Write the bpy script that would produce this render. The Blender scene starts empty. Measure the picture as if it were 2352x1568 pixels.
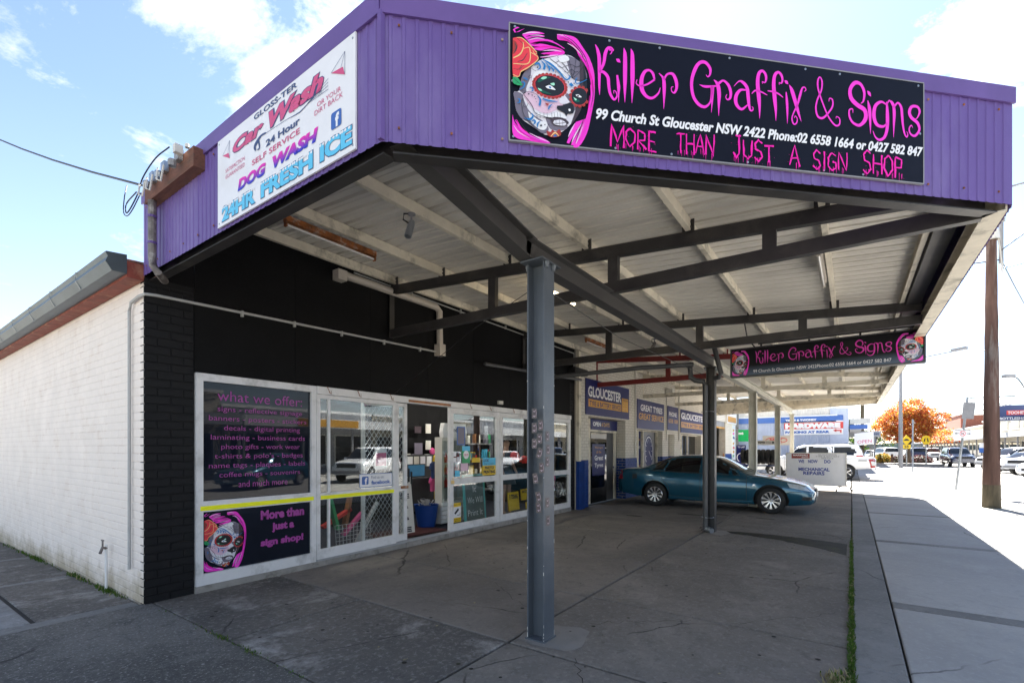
import bpy, bmesh, math, random
import numpy as np
from mathutils import Vector as V, Matrix
random.seed(7)
R = math.radians
S = bpy.context.scene
COL = S.collection
# ------------------------------------------------------------------ camera
cd = bpy.data.cameras.new('camera'); cam = bpy.data.objects.new('camera', cd); COL.objects.link(cam)
cd.sensor_width = 36; cd.lens = 36*1097/2352; cd.shift_y = (1029-784)/2352
cd.clip_start = .05; cd.clip_end = 3000
cam.location = (0, 0, 1.6); cam.rotation_euler = (R(90), 0, R(35.4-90))
S.camera = cam
S.view_settings.view_transform = 'Standard'; S.view_settings.look = 'None'
S.view_settings.exposure = 2.85; S.view_settings.gamma = 1; S.view_settings.use_curve_mapping = False
# ------------------------------------------------------------------ sun and sky
SUN = V((4.0, .93, 4.15)).normalized()
elev = math.asin(SUN.z)
ld = bpy.data.lights.new('sun', 'SUN'); ld.energy = 5.0; ld.angle = R(.53); ld.color = (1, .95, .87)
lo = bpy.data.objects.new('sun', ld); COL.objects.link(lo)
lo.rotation_euler = SUN.to_track_quat('Z', 'Y').to_euler(); lo.location = (20, 5, 30)
W = bpy.data.worlds.new('World'); S.world = W; W.use_nodes = True
nt = W.node_tree; N = nt.nodes; LK = nt.links
bg = N['Background']; bg.inputs[1].default_value = .05
sky = N.new('ShaderNodeTexSky'); sky.sky_type = 'NISHITA'; sky.sun_disc = False
sky.sun_elevation = elev; sky.sun_rotation = math.atan2(SUN.x, SUN.y)
sky.air_density = .9; sky.dust_density = .1; sky.ozone_density = 2.6; sky.altitude = 100
def wn(t, **k):
    n = N.new(t)
    for a, b in k.items(): setattr(n, a, b)
    return n
tc = wn('ShaderNodeTexCoord'); sx = wn('ShaderNodeSeparateXYZ'); LK.new(tc.outputs['Generated'], sx.inputs[0])
def mth(op, a, b=None, clamp=False):
    n = wn('ShaderNodeMath', operation=op, use_clamp=clamp)
    for i, x in enumerate((a, b)):
        if x is None: continue
        if isinstance(x, (int, float)): n.inputs[i].default_value = x
        else: LK.new(x, n.inputs[i])
    return n.outputs[0]
zz = mth('ADD', mth('MAXIMUM', sx.outputs[2], 0.0), .16)
cx_ = mth('DIVIDE', sx.outputs[0], zz); cy_ = mth('DIVIDE', sx.outputs[1], zz)
cb = wn('ShaderNodeCombineXYZ'); LK.new(cx_, cb.inputs[0]); LK.new(cy_, cb.inputs[1]); cb.inputs[2].default_value = 3.7
def noise(scale, det, rough, vec, dist=0):
    n = wn('ShaderNodeTexNoise'); n.inputs['Scale'].default_value = scale; n.inputs['Detail'].default_value = det
    n.inputs['Roughness'].default_value = rough; n.inputs['Distortion'].default_value = dist; LK.new(vec, n.inputs['Vector']); return n.outputs['Fac']
n1 = noise(2.6, 11, .66, cb.outputs[0], .35); n2 = noise(.8, 4, .55, cb.outputs[0])
cl = mth('ADD', mth('MULTIPLY', n1, .72), mth('MULTIPLY', n2, .42))
for D_, w_, k_ in (((.345, .69, .635), .985, .085), ((.37, .713, .594), .9975, .05), ((.27, .85, .45), .9985, .075), ((.86, -.15, .48), .99, .055), ((.66, .33, .68), .985, .05), ((.45, .58, .68), .985, .04), ((-.4, -.5, .5), .8, .08), ((-.7, .3, .5), .85, .08)):
    dt = wn('ShaderNodeVectorMath', operation='DOT_PRODUCT'); LK.new(tc.outputs['Generated'], dt.inputs[0]); dt.inputs[1].default_value = V(D_).normalized()
    mr = wn('ShaderNodeMapRange'); mr.inputs[1].default_value = w_; mr.inputs[2].default_value = 1; mr.inputs[4].default_value = k_; LK.new(dt.outputs['Value'], mr.inputs[0]); cl = mth('ADD', cl, mr.outputs[0])
rp = wn('ShaderNodeValToRGB'); LK.new(cl, rp.inputs[0])
rp.color_ramp.elements[0].position = .61; rp.color_ramp.elements[1].position = .72
rp.color_ramp.elements[0].color = (0, 0, 0, 1); rp.color_ramp.elements[1].color = (1, 1, 1, 1)
# whitish low haze that thickens towards the horizon all the way round
hz = wn('ShaderNodeValToRGB'); LK.new(sx.outputs[2], hz.inputs[0])
hz.color_ramp.elements[0].position = 0; hz.color_ramp.elements[0].color = (.20,)*3+(1,)
hz.color_ramp.elements[1].position = .5; hz.color_ramp.elements[1].color = (0,)*3+(1,)
# cloud brightness follows the angle to the sun (forward scattering)
vd = wn('ShaderNodeVectorMath', operation='DOT_PRODUCT'); LK.new(tc.outputs['Generated'], vd.inputs[0]); vd.inputs[1].default_value = SUN
fw = mth('POWER', mth('MAXIMUM', vd.outputs['Value'], 0.0), 3.0)
cbri = mth('ADD', mth('MULTIPLY', fw, 4.0), 3.4)
cc = wn('ShaderNodeCombineXYZ')
for i, k in enumerate((.97, 1.0, 1.04)): LK.new(mth('MULTIPLY', cbri, k), cc.inputs[i])
wbn = wn('ShaderNodeMix', data_type='RGBA', blend_type='MULTIPLY'); wbn.inputs[0].default_value = 1; LK.new(sky.outputs[0], wbn.inputs[6]); wbn.inputs[7].default_value = (1.08, .96, .88, 1)
m1 = wn('ShaderNodeMix', data_type='RGBA'); LK.new(hz.outputs[0], m1.inputs[0]); LK.new(wbn.outputs[2], m1.inputs[6]); LK.new(cc.outputs[0], m1.inputs[7])
m2 = wn('ShaderNodeMix', data_type='RGBA'); LK.new(rp.outputs[0], m2.inputs[0]); LK.new(m1.outputs[2], m2.inputs[6]); LK.new(cc.outputs[0], m2.inputs[7])
LK.new(m2.outputs[2], bg.inputs[0])
# ------------------------------------------------------------------ materials
MATS = {}
def mat(name, col, rough=.6, metal=0, var=.12, vs=6, bump=0, bs=60, spec=.5, stain=None, ss=1.2, coat=0, emit=None, stretch=None, spk=None):
    """procedural paint/stone/metal: colour varied by two noises, optional stain colour, speckle and bump"""
    if name in MATS: return MATS[name]
    m = bpy.data.materials.new(name); m.use_nodes = True; t = m.node_tree; b = t.nodes['Principled BSDF']
    MATS[name] = m
    def nd(ty, **k):
        n = t.nodes.new(ty)
        for a, c in k.items(): setattr(n, a, c)
        return n
    tcn = nd('ShaderNodeTexCoord'); vec = tcn.outputs['Object']
    if stretch:
        mp = nd('ShaderNodeMapping'); mp.inputs['Scale'].default_value = stretch; t.links.new(vec, mp.inputs[0]); vec = mp.outputs[0]
    def nz(sc, det=6, ro=.6):
        n = nd('ShaderNodeTexNoise'); n.inputs['Scale'].default_value = sc; n.inputs['Detail'].default_value = det; n.inputs['Roughness'].default_value = ro
        t.links.new(vec, n.inputs['Vector']); return n.outputs['Fac']
    def rampf(fac, a, b_):
        r = nd('ShaderNodeMapRange'); r.inputs[1].default_value = a; r.inputs[2].default_value = b_; t.links.new(fac, r.inputs[0]); return r.outputs[0]
    def mix(fac, c1, c2, bt='MIX'):
        x = nd('ShaderNodeMix', data_type='RGBA', blend_type=bt)
        for i, q in ((0, fac), (6, c1), (7, c2)):
            if isinstance(q, (int, float)): x.inputs[i].default_value = q
            elif isinstance(q, tuple): x.inputs[i].default_value = q
            else: t.links.new(q, x.inputs[i])
        return x.outputs[2]
    c = tuple(col)+(1,)
    if var:
        d = tuple(x*(1-var) for x in col)+(1,); l = tuple(min(1, x*(1+var)) for x in col)+(1,)
        out = mix(rampf(nz(vs), .32, .68), d, l)
    else:
        rgb = nd('ShaderNodeRGB'); rgb.outputs[0].default_value = c; out = rgb.outputs[0]
    if stain:
        out = mix(rampf(nz(ss, 8, .68), .52, .68), out, tuple(stain)+(1,))
    if spk:
        out = mix(rampf(nz(spk[0], 3, .7), .56, .64), out, tuple(spk[1])+(1,))
    t.links.new(out, b.inputs['Base Color'])
    b.inputs['Roughness'].default_value = rough; b.inputs['Metallic'].default_value = metal
    b.inputs['Specular IOR Level'].default_value = spec
    if coat: b.inputs['Coat Weight'].default_value = coat; b.inputs['Coat Roughness'].default_value = .04
    if emit:
        b.inputs['Emission Color'].default_value = tuple(emit[0])+(1,); b.inputs['Emission Strength'].default_value = emit[1]
    if bump:
        bp = nd('ShaderNodeBump'); bp.inputs['Strength'].default_value = min(1, bump); bp.inputs['Distance'].default_value = .004*max(1, bump)
        t.links.new(nz(bs, 5, .65), bp.inputs['Height']); t.links.new(bp.outputs[0], b.inputs['Normal'])
    return m
def glassmat(name, tint=(.75, .8, .8), refl=1.0, through=1.0, rough=0.0):
    m = bpy.data.materials.new(name); m.use_nodes = True; t = m.node_tree; t.nodes.clear(); MATS[name] = m
    o = t.nodes.new('ShaderNodeOutputMaterial'); a = t.nodes.new('ShaderNodeBsdfTransparent'); a.inputs[0].default_value = tuple(x*through for x in tint)+(1,)
    g = t.nodes.new('ShaderNodeBsdfGlossy'); g.inputs['Roughness'].default_value = rough; g.inputs[0].default_value = (1, 1, 1, 1)
    f = t.nodes.new('ShaderNodeFresnel'); f.inputs[0].default_value = 1.5
    gg = t.nodes.new('ShaderNodeNewGeometry'); mm = t.nodes.new('ShaderNodeMapRange'); mm.inputs[3].default_value = 1.5; mm.inputs[4].default_value = 1/1.5; t.links.new(gg.outputs['Backfacing'], mm.inputs[0]); t.links.new(mm.outputs[0], f.inputs[0])
    k = t.nodes.new('ShaderNodeMath'); k.operation = 'MULTIPLY'; k.inputs[1].default_value = refl; k.use_clamp = True
    x = t.nodes.new('ShaderNodeMixShader'); t.links.new(f.outputs[0], k.inputs[0]); t.links.new(k.outputs[0], x.inputs[0])
    t.links.new(a.outputs[0], x.inputs[1]); t.links.new(g.outputs[0], x.inputs[2]); t.links.new(x.outputs[0], o.inputs[0])
    return m
def concrete(name, base, dark, pale, pa=.5, pitd=.35, speck=(.3, .29, .27), spc=55, spa=.25, bump=.8, seed=0.0, rough=.9):
    """worn concrete: mottling, stains, pale scuffs, grit of two sizes, pits and hairline cracks"""
    m = bpy.data.materials.new(name); m.use_nodes = True; t = m.node_tree; b = t.nodes['Principled BSDF']; MATS[name] = m
    g = t.nodes.new('ShaderNodeNewGeometry'); mp = t.nodes.new('ShaderNodeMapping'); mp.inputs['Location'].default_value = (seed, seed*.7, 0); t.links.new(g.outputs['Position'], mp.inputs[0]); vec = mp.outputs[0]
    def nz(sc, det=6, ro=.6, di=0):
        n = t.nodes.new('ShaderNodeTexNoise'); n.inputs['Scale'].default_value = sc; n.inputs['Detail'].default_value = det; n.inputs['Roughness'].default_value = ro; n.inputs['Distortion'].default_value = di; t.links.new(vec, n.inputs['Vector']); return n.outputs['Fac']
    def mr(f, a, c, lo=0, hi=1):
        r = t.nodes.new('ShaderNodeMapRange'); r.inputs[1].default_value = a; r.inputs[2].default_value = c; r.inputs[3].default_value = lo; r.inputs[4].default_value = hi; t.links.new(f, r.inputs[0]); return r.outputs[0]
    def mul(a, c):
        r = t.nodes.new('ShaderNodeMath'); r.operation = 'MULTIPLY'; t.links.new(a, r.inputs[0])
        if isinstance(c, float): r.inputs[1].default_value = c
        else: t.links.new(c, r.inputs[1])
        return r.outputs[0]
    def mix(f, a, c, bt='MIX'):
        x = t.nodes.new('ShaderNodeMix'); x.data_type = 'RGBA'; x.blend_type = bt
        for i, q in ((0, f), (6, a), (7, c)):
            if isinstance(q, tuple): x.inputs[i].default_value = q if len(q) == 4 else q+(1,)
            elif isinstance(q, float): x.inputs[i].default_value = q
            else: t.links.new(q, x.inputs[i])
        return x.outputs[2]
    c = mix(mr(nz(.55, 5, .6, .6), .35, .65), base, dark)
    c = mix(mul(mr(nz(1.7, 9, .72, .4), .53, .70), float(pa)), c, pale)
    c = mix(mul(mr(nz(5.5, 7, .75), .52, .64), .75), c, dark); c = mix(mul(mr(nz(19, 5, .8), .52, .66), .50), c, pale); c = mix(mul(mr(nz(27, 5, .8), .54, .66), .60), c, dark)
    f = nz(spc, 4, .75); c = mix(mul(mr(f, .55, .70), float(spa)), c, speck)
    c = mix(mul(mr(nz(spc*1.7, 3, .8), .60, .72), float(pitd)), c, tuple(x*.25 for x in dark))
    # hairline cracks
    v = t.nodes.new('ShaderNodeTexVoronoi'); v.feature = 'DISTANCE_TO_EDGE'; v.inputs['Scale'].default_value = .42
    ad = t.nodes.new('ShaderNodeMixRGB'); ad.inputs[0].default_value = .12; nn = t.nodes.new('ShaderNodeTexNoise'); nn.inputs['Scale'].default_value = 3; nn.inputs['Detail'].default_value = 8; t.links.new(vec, nn.inputs['Vector']); t.links.new(vec, ad.inputs[1]); t.links.new(nn.outputs['Color'], ad.inputs[2]); t.links.new(ad.outputs[0], v.inputs['Vector'])
    ck = mul(mr(v.outputs['Distance'], .0015, .004, 1, 0), mr(nz(.8, 3), .50, .58)); c = mix(mul(ck, .75), c, tuple(x*.3 for x in dark))
    t.links.new(c, b.inputs['Base Color']); b.inputs['Roughness'].default_value = rough; b.inputs['Specular IOR Level'].default_value = .12
    bp = t.nodes.new('ShaderNodeBump'); bp.inputs['Strength'].default_value = bump; bp.inputs['Distance'].default_value = .004; t.links.new(f, bp.inputs['Height']); t.links.new(bp.outputs[0], b.inputs['Normal'])
    return m
M = {}
M['purple'] = mat('purple_paint', (.120, .070, .265), .48, var=.12, vs=1.6, bump=.25, bs=300, stain=(.175, .125, .33), ss=1.3, stretch=(1, 1, .35))
M['purple_flash'] = mat('purple_flashing_paint', (.125, .070, .255), .45, var=.10, vs=3)
M['black_steel'] = mat('dark_charcoal_steel_paint', (.030, .028, .028), .42, var=.25, vs=5, stain=(.06, .055, .05), ss=3)
M['grey_steel'] = mat('blue_grey_steel_paint', (.085, .10, .118), .38, var=.10, vs=4, bump=.12, bs=120, stain=(.11, .12, .13), ss=2)
M['beam_steel'] = mat('grey_beam_paint', (.055, .053, .052), .4, var=.15, vs=4)
M['red_steel'] = mat('dark_red_steel_paint', (.20, .022, .018), .45, var=.15, vs=6)
M['cream'] = mat('weathered_cream_paint', (.72, .66, .54), .6, var=.10, vs=5, bump=.2, bs=90, stain=(.26, .24, .19), ss=2.6)
M['cream_col'] = mat('chalky_cream_column_paint', (.60, .58, .50), .6, var=.08, vs=5, stain=(.45, .43, .36), ss=3)
M['soffit'] = mat('pale_beige_roof_sheet', (.73, .695, .63), .5, var=.10, vs=1.3, stain=(.60, .565, .505), ss=1.6, stretch=(1, .3, 1))
M['black_wall'] = mat('flat_black_wall_paint', (.0032, .0032, .0038), .7, spec=.18, var=.3, vs=3, bump=.3, bs=40, spk=(45, (.007, .007, .008)))
M['black_brick'] = mat('black_painted_brick', (.0038, .0038, .005), .6, spec=.3, var=.35, vs=9, bump=.7, bs=60)
M['white_brick'] = mat('white_painted_brick', (.78, .71, .67), .62, var=.045, vs=2.2, bump=.9, bs=45)
M['white_mortar'] = mat('white_painted_mortar', (.74, .66, .61), .8, var=.06, vs=10, bump=.9, bs=60, stain=(.50, .36, .31), ss=3.5)
M['grime_brick'] = mat('damp_stained_white_brick', (.62, .54, .45), .7, var=.10, vs=3, bump=1, bs=45, stain=(.22, .19, .13), ss=4.5)
M['tyre_brick'] = mat('cream_white_shop_brick', (.66, .62, .54), .6, var=.07, vs=3, bump=.9, bs=45)
M['tyre_mortar'] = mat('cream_white_shop_mortar', (.42, .38, .32), .8, var=.12, vs=8)
M['blue_brick'] = mat('royal_blue_painted_brick', (.010, .045, .21), .5, spec=.25, var=.15, vs=6, bump=.6, bs=50)
M['tan_brick'] = mat('tan_bare_brick', (.33, .24, .13), .8, var=.22, vs=9, bump=1, bs=60)
M['alu'] = mat('powder_coated_aluminium', (.72, .71, .71), .38, var=.04, vs=8, stain=(.48, .47, .46), ss=3)
M['alu_dark'] = mat('grey_aluminium_track', (.34, .34, .34), .4, var=.1)  # door track: even mid grey, darker than the frames
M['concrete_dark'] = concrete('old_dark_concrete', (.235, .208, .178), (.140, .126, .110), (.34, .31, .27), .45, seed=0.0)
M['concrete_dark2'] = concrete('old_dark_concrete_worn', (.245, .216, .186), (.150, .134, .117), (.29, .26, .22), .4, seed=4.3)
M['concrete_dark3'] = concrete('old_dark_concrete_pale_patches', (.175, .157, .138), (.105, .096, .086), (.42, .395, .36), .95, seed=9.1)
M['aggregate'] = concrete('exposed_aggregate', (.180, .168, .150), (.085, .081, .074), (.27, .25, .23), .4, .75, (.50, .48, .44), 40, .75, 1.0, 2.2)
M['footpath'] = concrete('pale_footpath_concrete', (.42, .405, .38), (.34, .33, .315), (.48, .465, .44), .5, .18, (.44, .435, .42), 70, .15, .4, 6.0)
M['side_slab'] = concrete('side_lane_concrete', (.29, .285, .28), (.15, .147, .14), (.40, .40, .39), .6, .3, (.42, .41, .4), 60, .25, .6, 7.7)
M['band'] = concrete('smooth_concrete_band', (.26, .25, .235), (.18, .175, .165), (.32, .31, .29), .4, .25, (.3, .3, .29), 60, .2, .4, 8.8)
M['asphalt'] = mat('sun_bleached_asphalt', (.24, .235, .225), .9, var=.15, vs=3, bump=1, bs=120)
M['gutter'] = mat('slate_blue_gutter_paint', (.085, .115, .135), .4, spec=.4, var=.15, vs=3)
M['joint'] = mat('dark_joint_dirt', (.022, .019, .016), .95, var=.3, vs=20)
M['ground'] = mat('bare_ground', (.14, .13, .11), .95, var=.2, vs=.5)
M['kerb'] = mat('kerb_concrete', (.34, .33, .31), .85, var=.12, vs=3)
M['plinth'] = mat('rough_grey_plinth', (.30, .28, .255), .85, var=.18, vs=6, bump=1, bs=70, stain=(.14, .13, .11), ss=5)
M['zinc'] = mat('galvanised_zinc', (.34, .37, .40), .3, .7, var=.15, vs=4)
M['gut_end'] = mat('slate_grey_gutter_end', (.055, .07, .075), .5)
M['rust_red'] = mat('red_oxide_fascia_paint', (.23, .045, .025), .6, var=.25, vs=8, stain=(.35, .16, .09), ss=6)
M['pvc'] = mat('pale_grey_conduit', (.40, .40, .39), .5, var=.06)
M['pvc_cream'] = mat('cream_duct_plastic', (.52, .47, .41), .5, var=.06)
M['pvc_dark'] = mat('dark_painted_pipe', (.060, .062, .066), .4, var=.15)
M['pipe_rusty'] = mat('weathered_galvanised_pipe', (.15, .13, .12), .6, .3, var=.35, vs=12, stain=(.38, .36, .34), ss=9)
M['timber'] = mat('old_red_brown_timber', (.16, .065, .040), .8, var=.35, vs=8, bump=1, bs=50, stain=(.075, .045, .03), ss=4, stretch=(5, 1, 5))
M['polewood'] = mat('weathered_red_pole_timber', (.115, .068, .055), .9, spec=.2, var=.4, vs=5, bump=1.5, bs=24, stain=(.25, .215, .19), ss=4.2, stretch=(1, 1, .12))
M['polegrey'] = mat('grey_green_pole_base', (.10, .085, .058), .9, spec=.2, var=.4, vs=6, bump=1, bs=24, stretch=(1, 1, .2))
M['rust'] = mat('bright_rust', (.26, .085, .02), .85, var=.5, vs=14, stain=(.42, .36, .30), ss=12)
M['white'] = mat('white_enamel', (.78, .78, .77), .4, var=.03)
M['offwhite'] = mat('off_white_plastic', (.62, .60, .55), .5, var=.05)
M['grey'] = mat('mid_grey_paint', (.25, .25, .26), .5, var=.1)
M['dgrey'] = mat('dark_grey_plastic', (.045, .045, .048), .5, var=.1)
M['black'] = mat('plain_black', (.012, .012, .013), .5, var=.2)
M['rubber'] = mat('tyre_rubber', (.016, .016, .016), .75, var=.25, vs=20, bump=.4, bs=80)
M['lit_tube'] = mat('lit_fluorescent_tube', (.9, .85, .7), .4, var=0, emit=((1, .80, .50), 6))
M['lit_white'] = mat('lit_ceiling_tube', (.9, .9, .9), .4, var=0, emit=((1, .95, .85), 14))
M['tube'] = mat('unlit_glass_tube', (.60, .58, .56), .2, var=.03)
M['navy_panel'] = mat('satin_navy_black_sign_face', (.004, .005, .013), .5, var=.1, spec=.15)
M['whitesign'] = mat('white_sign_face', (.78, .78, .80), .3, var=.02, stain=(.72, .72, .73), ss=2)
M['tyre_blue'] = mat('deep_blue_sign_face', (.010, .017, .125), .38, spec=.3, var=.08)
M['amber'] = mat('amber_print', (.62, .30, .015), .35, var=.02)
M['pinkA'] = mat('hot_pink_print', (.90, .035, .62), .3, var=0)
M['pinkB'] = mat('magenta_print', (.87, .0, .40), .3, var=0)
M['pinkW'] = mat('dusky_pink_vinyl', (.36, .045, .30), .4, var=0)
M['pinkP'] = mat('pale_pink_print', (.85, .55, .80), .3, var=0)
M['whiteP'] = mat('white_print', (.80, .80, .82), .3, var=0)
M['faceW'] = mat('pale_lilac_grey_print', (.72, .70, .76), .3, var=0)
M['faceG'] = mat('grey_violet_print', (.17, .15, .20), .3, var=0)
M['faceP'] = mat('blush_print', (.72, .50, .62), .3, var=0)
M['faceD'] = mat('dark_plum_print', (.055, .035, .045), .3, var=0)
M['inkB'] = mat('black_print', (.008, .009, .014), .35, var=0)
M['blueP'] = mat('bright_blue_print', (.01, .18, .48), .3, var=0)
M['redP'] = mat('coral_red_print', (.75, .04, .06), .3, var=0)
M['redD'] = mat('brick_red_print', (.38, .035, .025), .3, var=0)
M['goldP'] = mat('pale_gold_print', (.80, .55, .22), .3, var=0)
M['greenD'] = mat('dark_green_print', (.0, .09, .055), .3, var=0)
M['greenL'] = mat('leaf_green_print', (.02, .36, .12), .3, var=0)
M['greenH'] = mat('mint_highlight_print', (.35, .75, .55), .3, var=0)
M['navyP'] = mat('navy_print', (.035, .06, .17), .4, var=0)
M['rosyP'] = mat('rose_print', (.60, .07, .19), .4, var=0)
M['cyanP'] = mat('sky_cyan_print', (.10, .52, .78), .4, var=0)
M['fbblue'] = mat('social_icon_blue', (.035, .12, .42), .35, var=.1, vs=2)
M['yellow'] = mat('fluoro_yellow_tape', (.93, .93, .0), .5, var=.02, emit=((1, 1, 0), .0))
M['signyel'] = mat('road_sign_yellow', (.75, .50, .01), .4, var=.03)
M['green_sign'] = mat('vivid_green_sign', (.0, .36, .09), .4, var=.03)
M['board_blue'] = mat('letterboard_blue', (.025, .055, .33), .5, var=0)
M['maroon'] = mat('brick_maroon_print', (.28, .045, .035), .5, var=0)
M['corr_blue'] = mat('pale_blue_corrugated_iron', (.42, .47, .60), .45, var=.06, vs=1)
M['corr_grey'] = mat('dark_grey_corrugated_iron', (.12, .13, .14), .5, var=.15, vs=1)
M['corr_white'] = mat('warm_white_corrugated_iron', (.72, .68, .62), .45, var=.06, vs=1)  # upper hardware sheet: even warm white base colour
M['band_blue'] = mat('strong_blue_painted_band', (.05, .14, .44), .45, var=.03)
M['hw_red'] = mat('hardware_red_print', (.66, .06, .05), .45, var=0)
M['teal'] = mat('teal_metallic_car_paint', (.008, .092, .155), .22, .4, var=.05, vs=2, coat=1)
M['carwhite'] = mat('white_car_paint', (.72, .73, .74), .3, 0, var=.02, coat=.8)
M['carsilver'] = mat('silver_car_paint', (.52, .53, .55), .3, .5, var=.02, coat=.8)
M['carnavy'] = mat('dark_navy_car_paint', (.015, .02, .06), .25, .2, var=.05, coat=.8)
M['carglass'] = mat('tinted_car_glass', (.006, .007, .008), .03, 0, var=0, spec=.6)
M['chrome'] = mat('bright_alloy', (.66, .66, .68), .22, .8, var=.05)
M['lamp'] = mat('clear_headlamp_lens', (.40, .44, .46), .06, 0, var=.25, vs=9, spec=.8, coat=1)
M['redlamp'] = mat('red_tail_lens', (.30, .012, .012), .08, var=.2, vs=20, coat=1)
M['leaf_o'] = mat('orange_autumn_leaf', (.52, .165, .025), .6, var=.3, vs=2)
M['leaf_r'] = mat('red_autumn_leaf', (.38, .075, .03), .6, var=.3, vs=2)
M['leaf_y'] = mat('yellow_autumn_leaf', (.52, .31, .06), .6, var=.3, vs=2)
M['leaf_g'] = mat('green_leaf', (.055, .10, .018), .6, var=.35, vs=5)
M['leaf_d'] = mat('dark_green_leaf', (.03, .05, .018), .6, var=.35, vs=3)
M['leaf_p'] = mat('plum_leaf', (.085, .03, .035), .6, var=.35, vs=5)
M['grassm'] = mat('fresh_green_blade', (.075, .15, .015), .6, var=.4, vs=12)
M['strawm'] = mat('dry_straw_blade', (.28, .23, .11), .7, var=.3, vs=12)
M['bark'] = mat('grey_brown_bark', (.10, .075, .055), .9, var=.3, vs=8, bump=1, bs=30)
M['wallcream'] = mat('cream_rendered_wall', (.44, .40, .32), .7, var=.06, vs=1)
M['wallred'] = mat('red_brick_wall_far', (.26, .095, .065), .8, var=.2, vs=4)
M['wallgrey'] = mat('grey_painted_wall', (.34, .35, .37), .7, var=.08, vs=1)
M['roofgrey'] = mat('grey_sheet_roof', (.38, .38, .39), .5, var=.1)
M['carpet'] = mat('dark_blue_carpet', (.016, .02, .04), .95, var=.2, vs=30)
M['matred'] = mat('dark_maroon_doormat', (.055, .010, .012), .95, var=.2, vs=30)
M['binblue'] = mat('royal_blue_plastic', (.006, .045, .23), .35, var=.05)
M['tealp'] = mat('turquoise_painted_wood', (.08, .42, .42), .5, var=.1)
M['chalk'] = mat('green_grey_chalkboard', (.09, .13, .13), .8, var=.2, vs=4)
M['skin'] = mat('mannequin_skin', (.42, .25, .18), .5, var=.05)
M['cap_red'] = mat('bright_red_fabric', (.62, .03, .02), .8, var=.1)
M['pinkfab'] = mat('pink_fabric', (.72, .10, .30), .8, var=.15)
M['wet'] = mat('wet_dark_concrete', (.030, .028, .022), .7, spec=.15, var=.3, vs=6, bump=.8, bs=110, stain=(.045, .05, .015), ss=6)
M['patch'] = mat('smooth_cement_patch', (.27, .25, .225), .9, spec=.1, var=.12, vs=3, bump=.3, bs=90, stain=(.13, .125, .12), ss=3)
M['wood'] = mat('orange_brown_timber', (.34, .14, .05), .6, var=.3, vs=10)
glassmat('shop_window_glass', (.88, .91, .91), 1.7)
glassmat('plain_glass', (.85, .88, .88), 1.0)
M['glass'] = MATS['shop_window_glass']
M['film'] = mat('dark_navy_window_film', (.010, .013, .022), .02, var=.2, vs=2, spec=.3)
def grimy(name, col, mcol, low, seed=0):
    """painted brick that gets damp and dirty in an uneven band near the ground"""
    m = mat(name, col, .65, var=.05, vs=2.2, bump=.9, bs=45, stain=mcol, ss=3.2, spec=.25); t = m.node_tree; b = t.nodes['Principled BSDF']; src = b.inputs['Base Color'].links[0].from_socket
    g = t.nodes.new('ShaderNodeNewGeometry'); sp = t.nodes.new('ShaderNodeSeparateXYZ'); t.links.new(g.outputs['Position'], sp.inputs[0])
    n = t.nodes.new('ShaderNodeTexNoise'); n.inputs['Scale'].default_value = 2.6; n.inputs['Detail'].default_value = 9; n.inputs['Roughness'].default_value = .7; t.links.new(g.outputs['Position'], n.inputs['Vector'])
    a = t.nodes.new('ShaderNodeMath'); a.operation = 'MULTIPLY_ADD'; t.links.new(n.outputs['Fac'], a.inputs[0]); a.inputs[1].default_value = -.95; t.links.new(sp.outputs[2], a.inputs[2])
    sl_ = t.nodes.new('ShaderNodeMath'); sl_.operation = 'MULTIPLY_ADD'; t.links.new(sp.outputs[1], sl_.inputs[0]); sl_.inputs[1].default_value = .027; t.links.new(a.outputs[0], sl_.inputs[2])
    r = t.nodes.new('ShaderNodeMapRange'); r.inputs[1].default_value = -.02; r.inputs[2].default_value = -.32; r.inputs[3].default_value = 0; r.inputs[4].default_value = .85; t.links.new(sl_.outputs[0], r.inputs[0])
    x = t.nodes.new('ShaderNodeMix'); x.data_type = 'RGBA'; t.links.new(r.outputs[0], x.inputs[0]); t.links.new(src, x.inputs[6]); x.inputs[7].default_value = low+(1,)
    t.links.new(x.outputs[2], b.inputs['Base Color']); return m
M['white_brick'] = grimy('white_painted_side_brick', (.84, .76, .69), (.79, .70, .62), (.40, .33, .22))
M['white_mortar'] = grimy('white_painted_side_mortar', (.76, .68, .62), (.62, .50, .44), (.24, .19, .13))
def gradmat(name, c1, c2, z0, z1, axis=2, rough=.35):
    m = bpy.data.materials.new(name); m.use_nodes = True; t = m.node_tree; b = t.nodes['Principled BSDF']
    a = t.nodes.new('ShaderNodeTexCoord'); s = t.nodes.new('ShaderNodeSeparateXYZ'); r = t.nodes.new('ShaderNodeMapRange'); x = t.nodes.new('ShaderNodeMix'); x.data_type = 'RGBA'
    t.links.new(a.outputs['Object'], s.inputs[0]); t.links.new(s.outputs[axis], r.inputs[0]); r.inputs[1].default_value = z0; r.inputs[2].default_value = z1
    t.links.new(r.outputs[0], x.inputs[0]); x.inputs[6].default_value = tuple(c1)+(1,); x.inputs[7].default_value = tuple(c2)+(1,)
    t.links.new(x.outputs[2], b.inputs['Base Color']); b.inputs['Roughness'].default_value = rough; b.inputs['Specular IOR Level'].default_value = .15; return m
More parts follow.
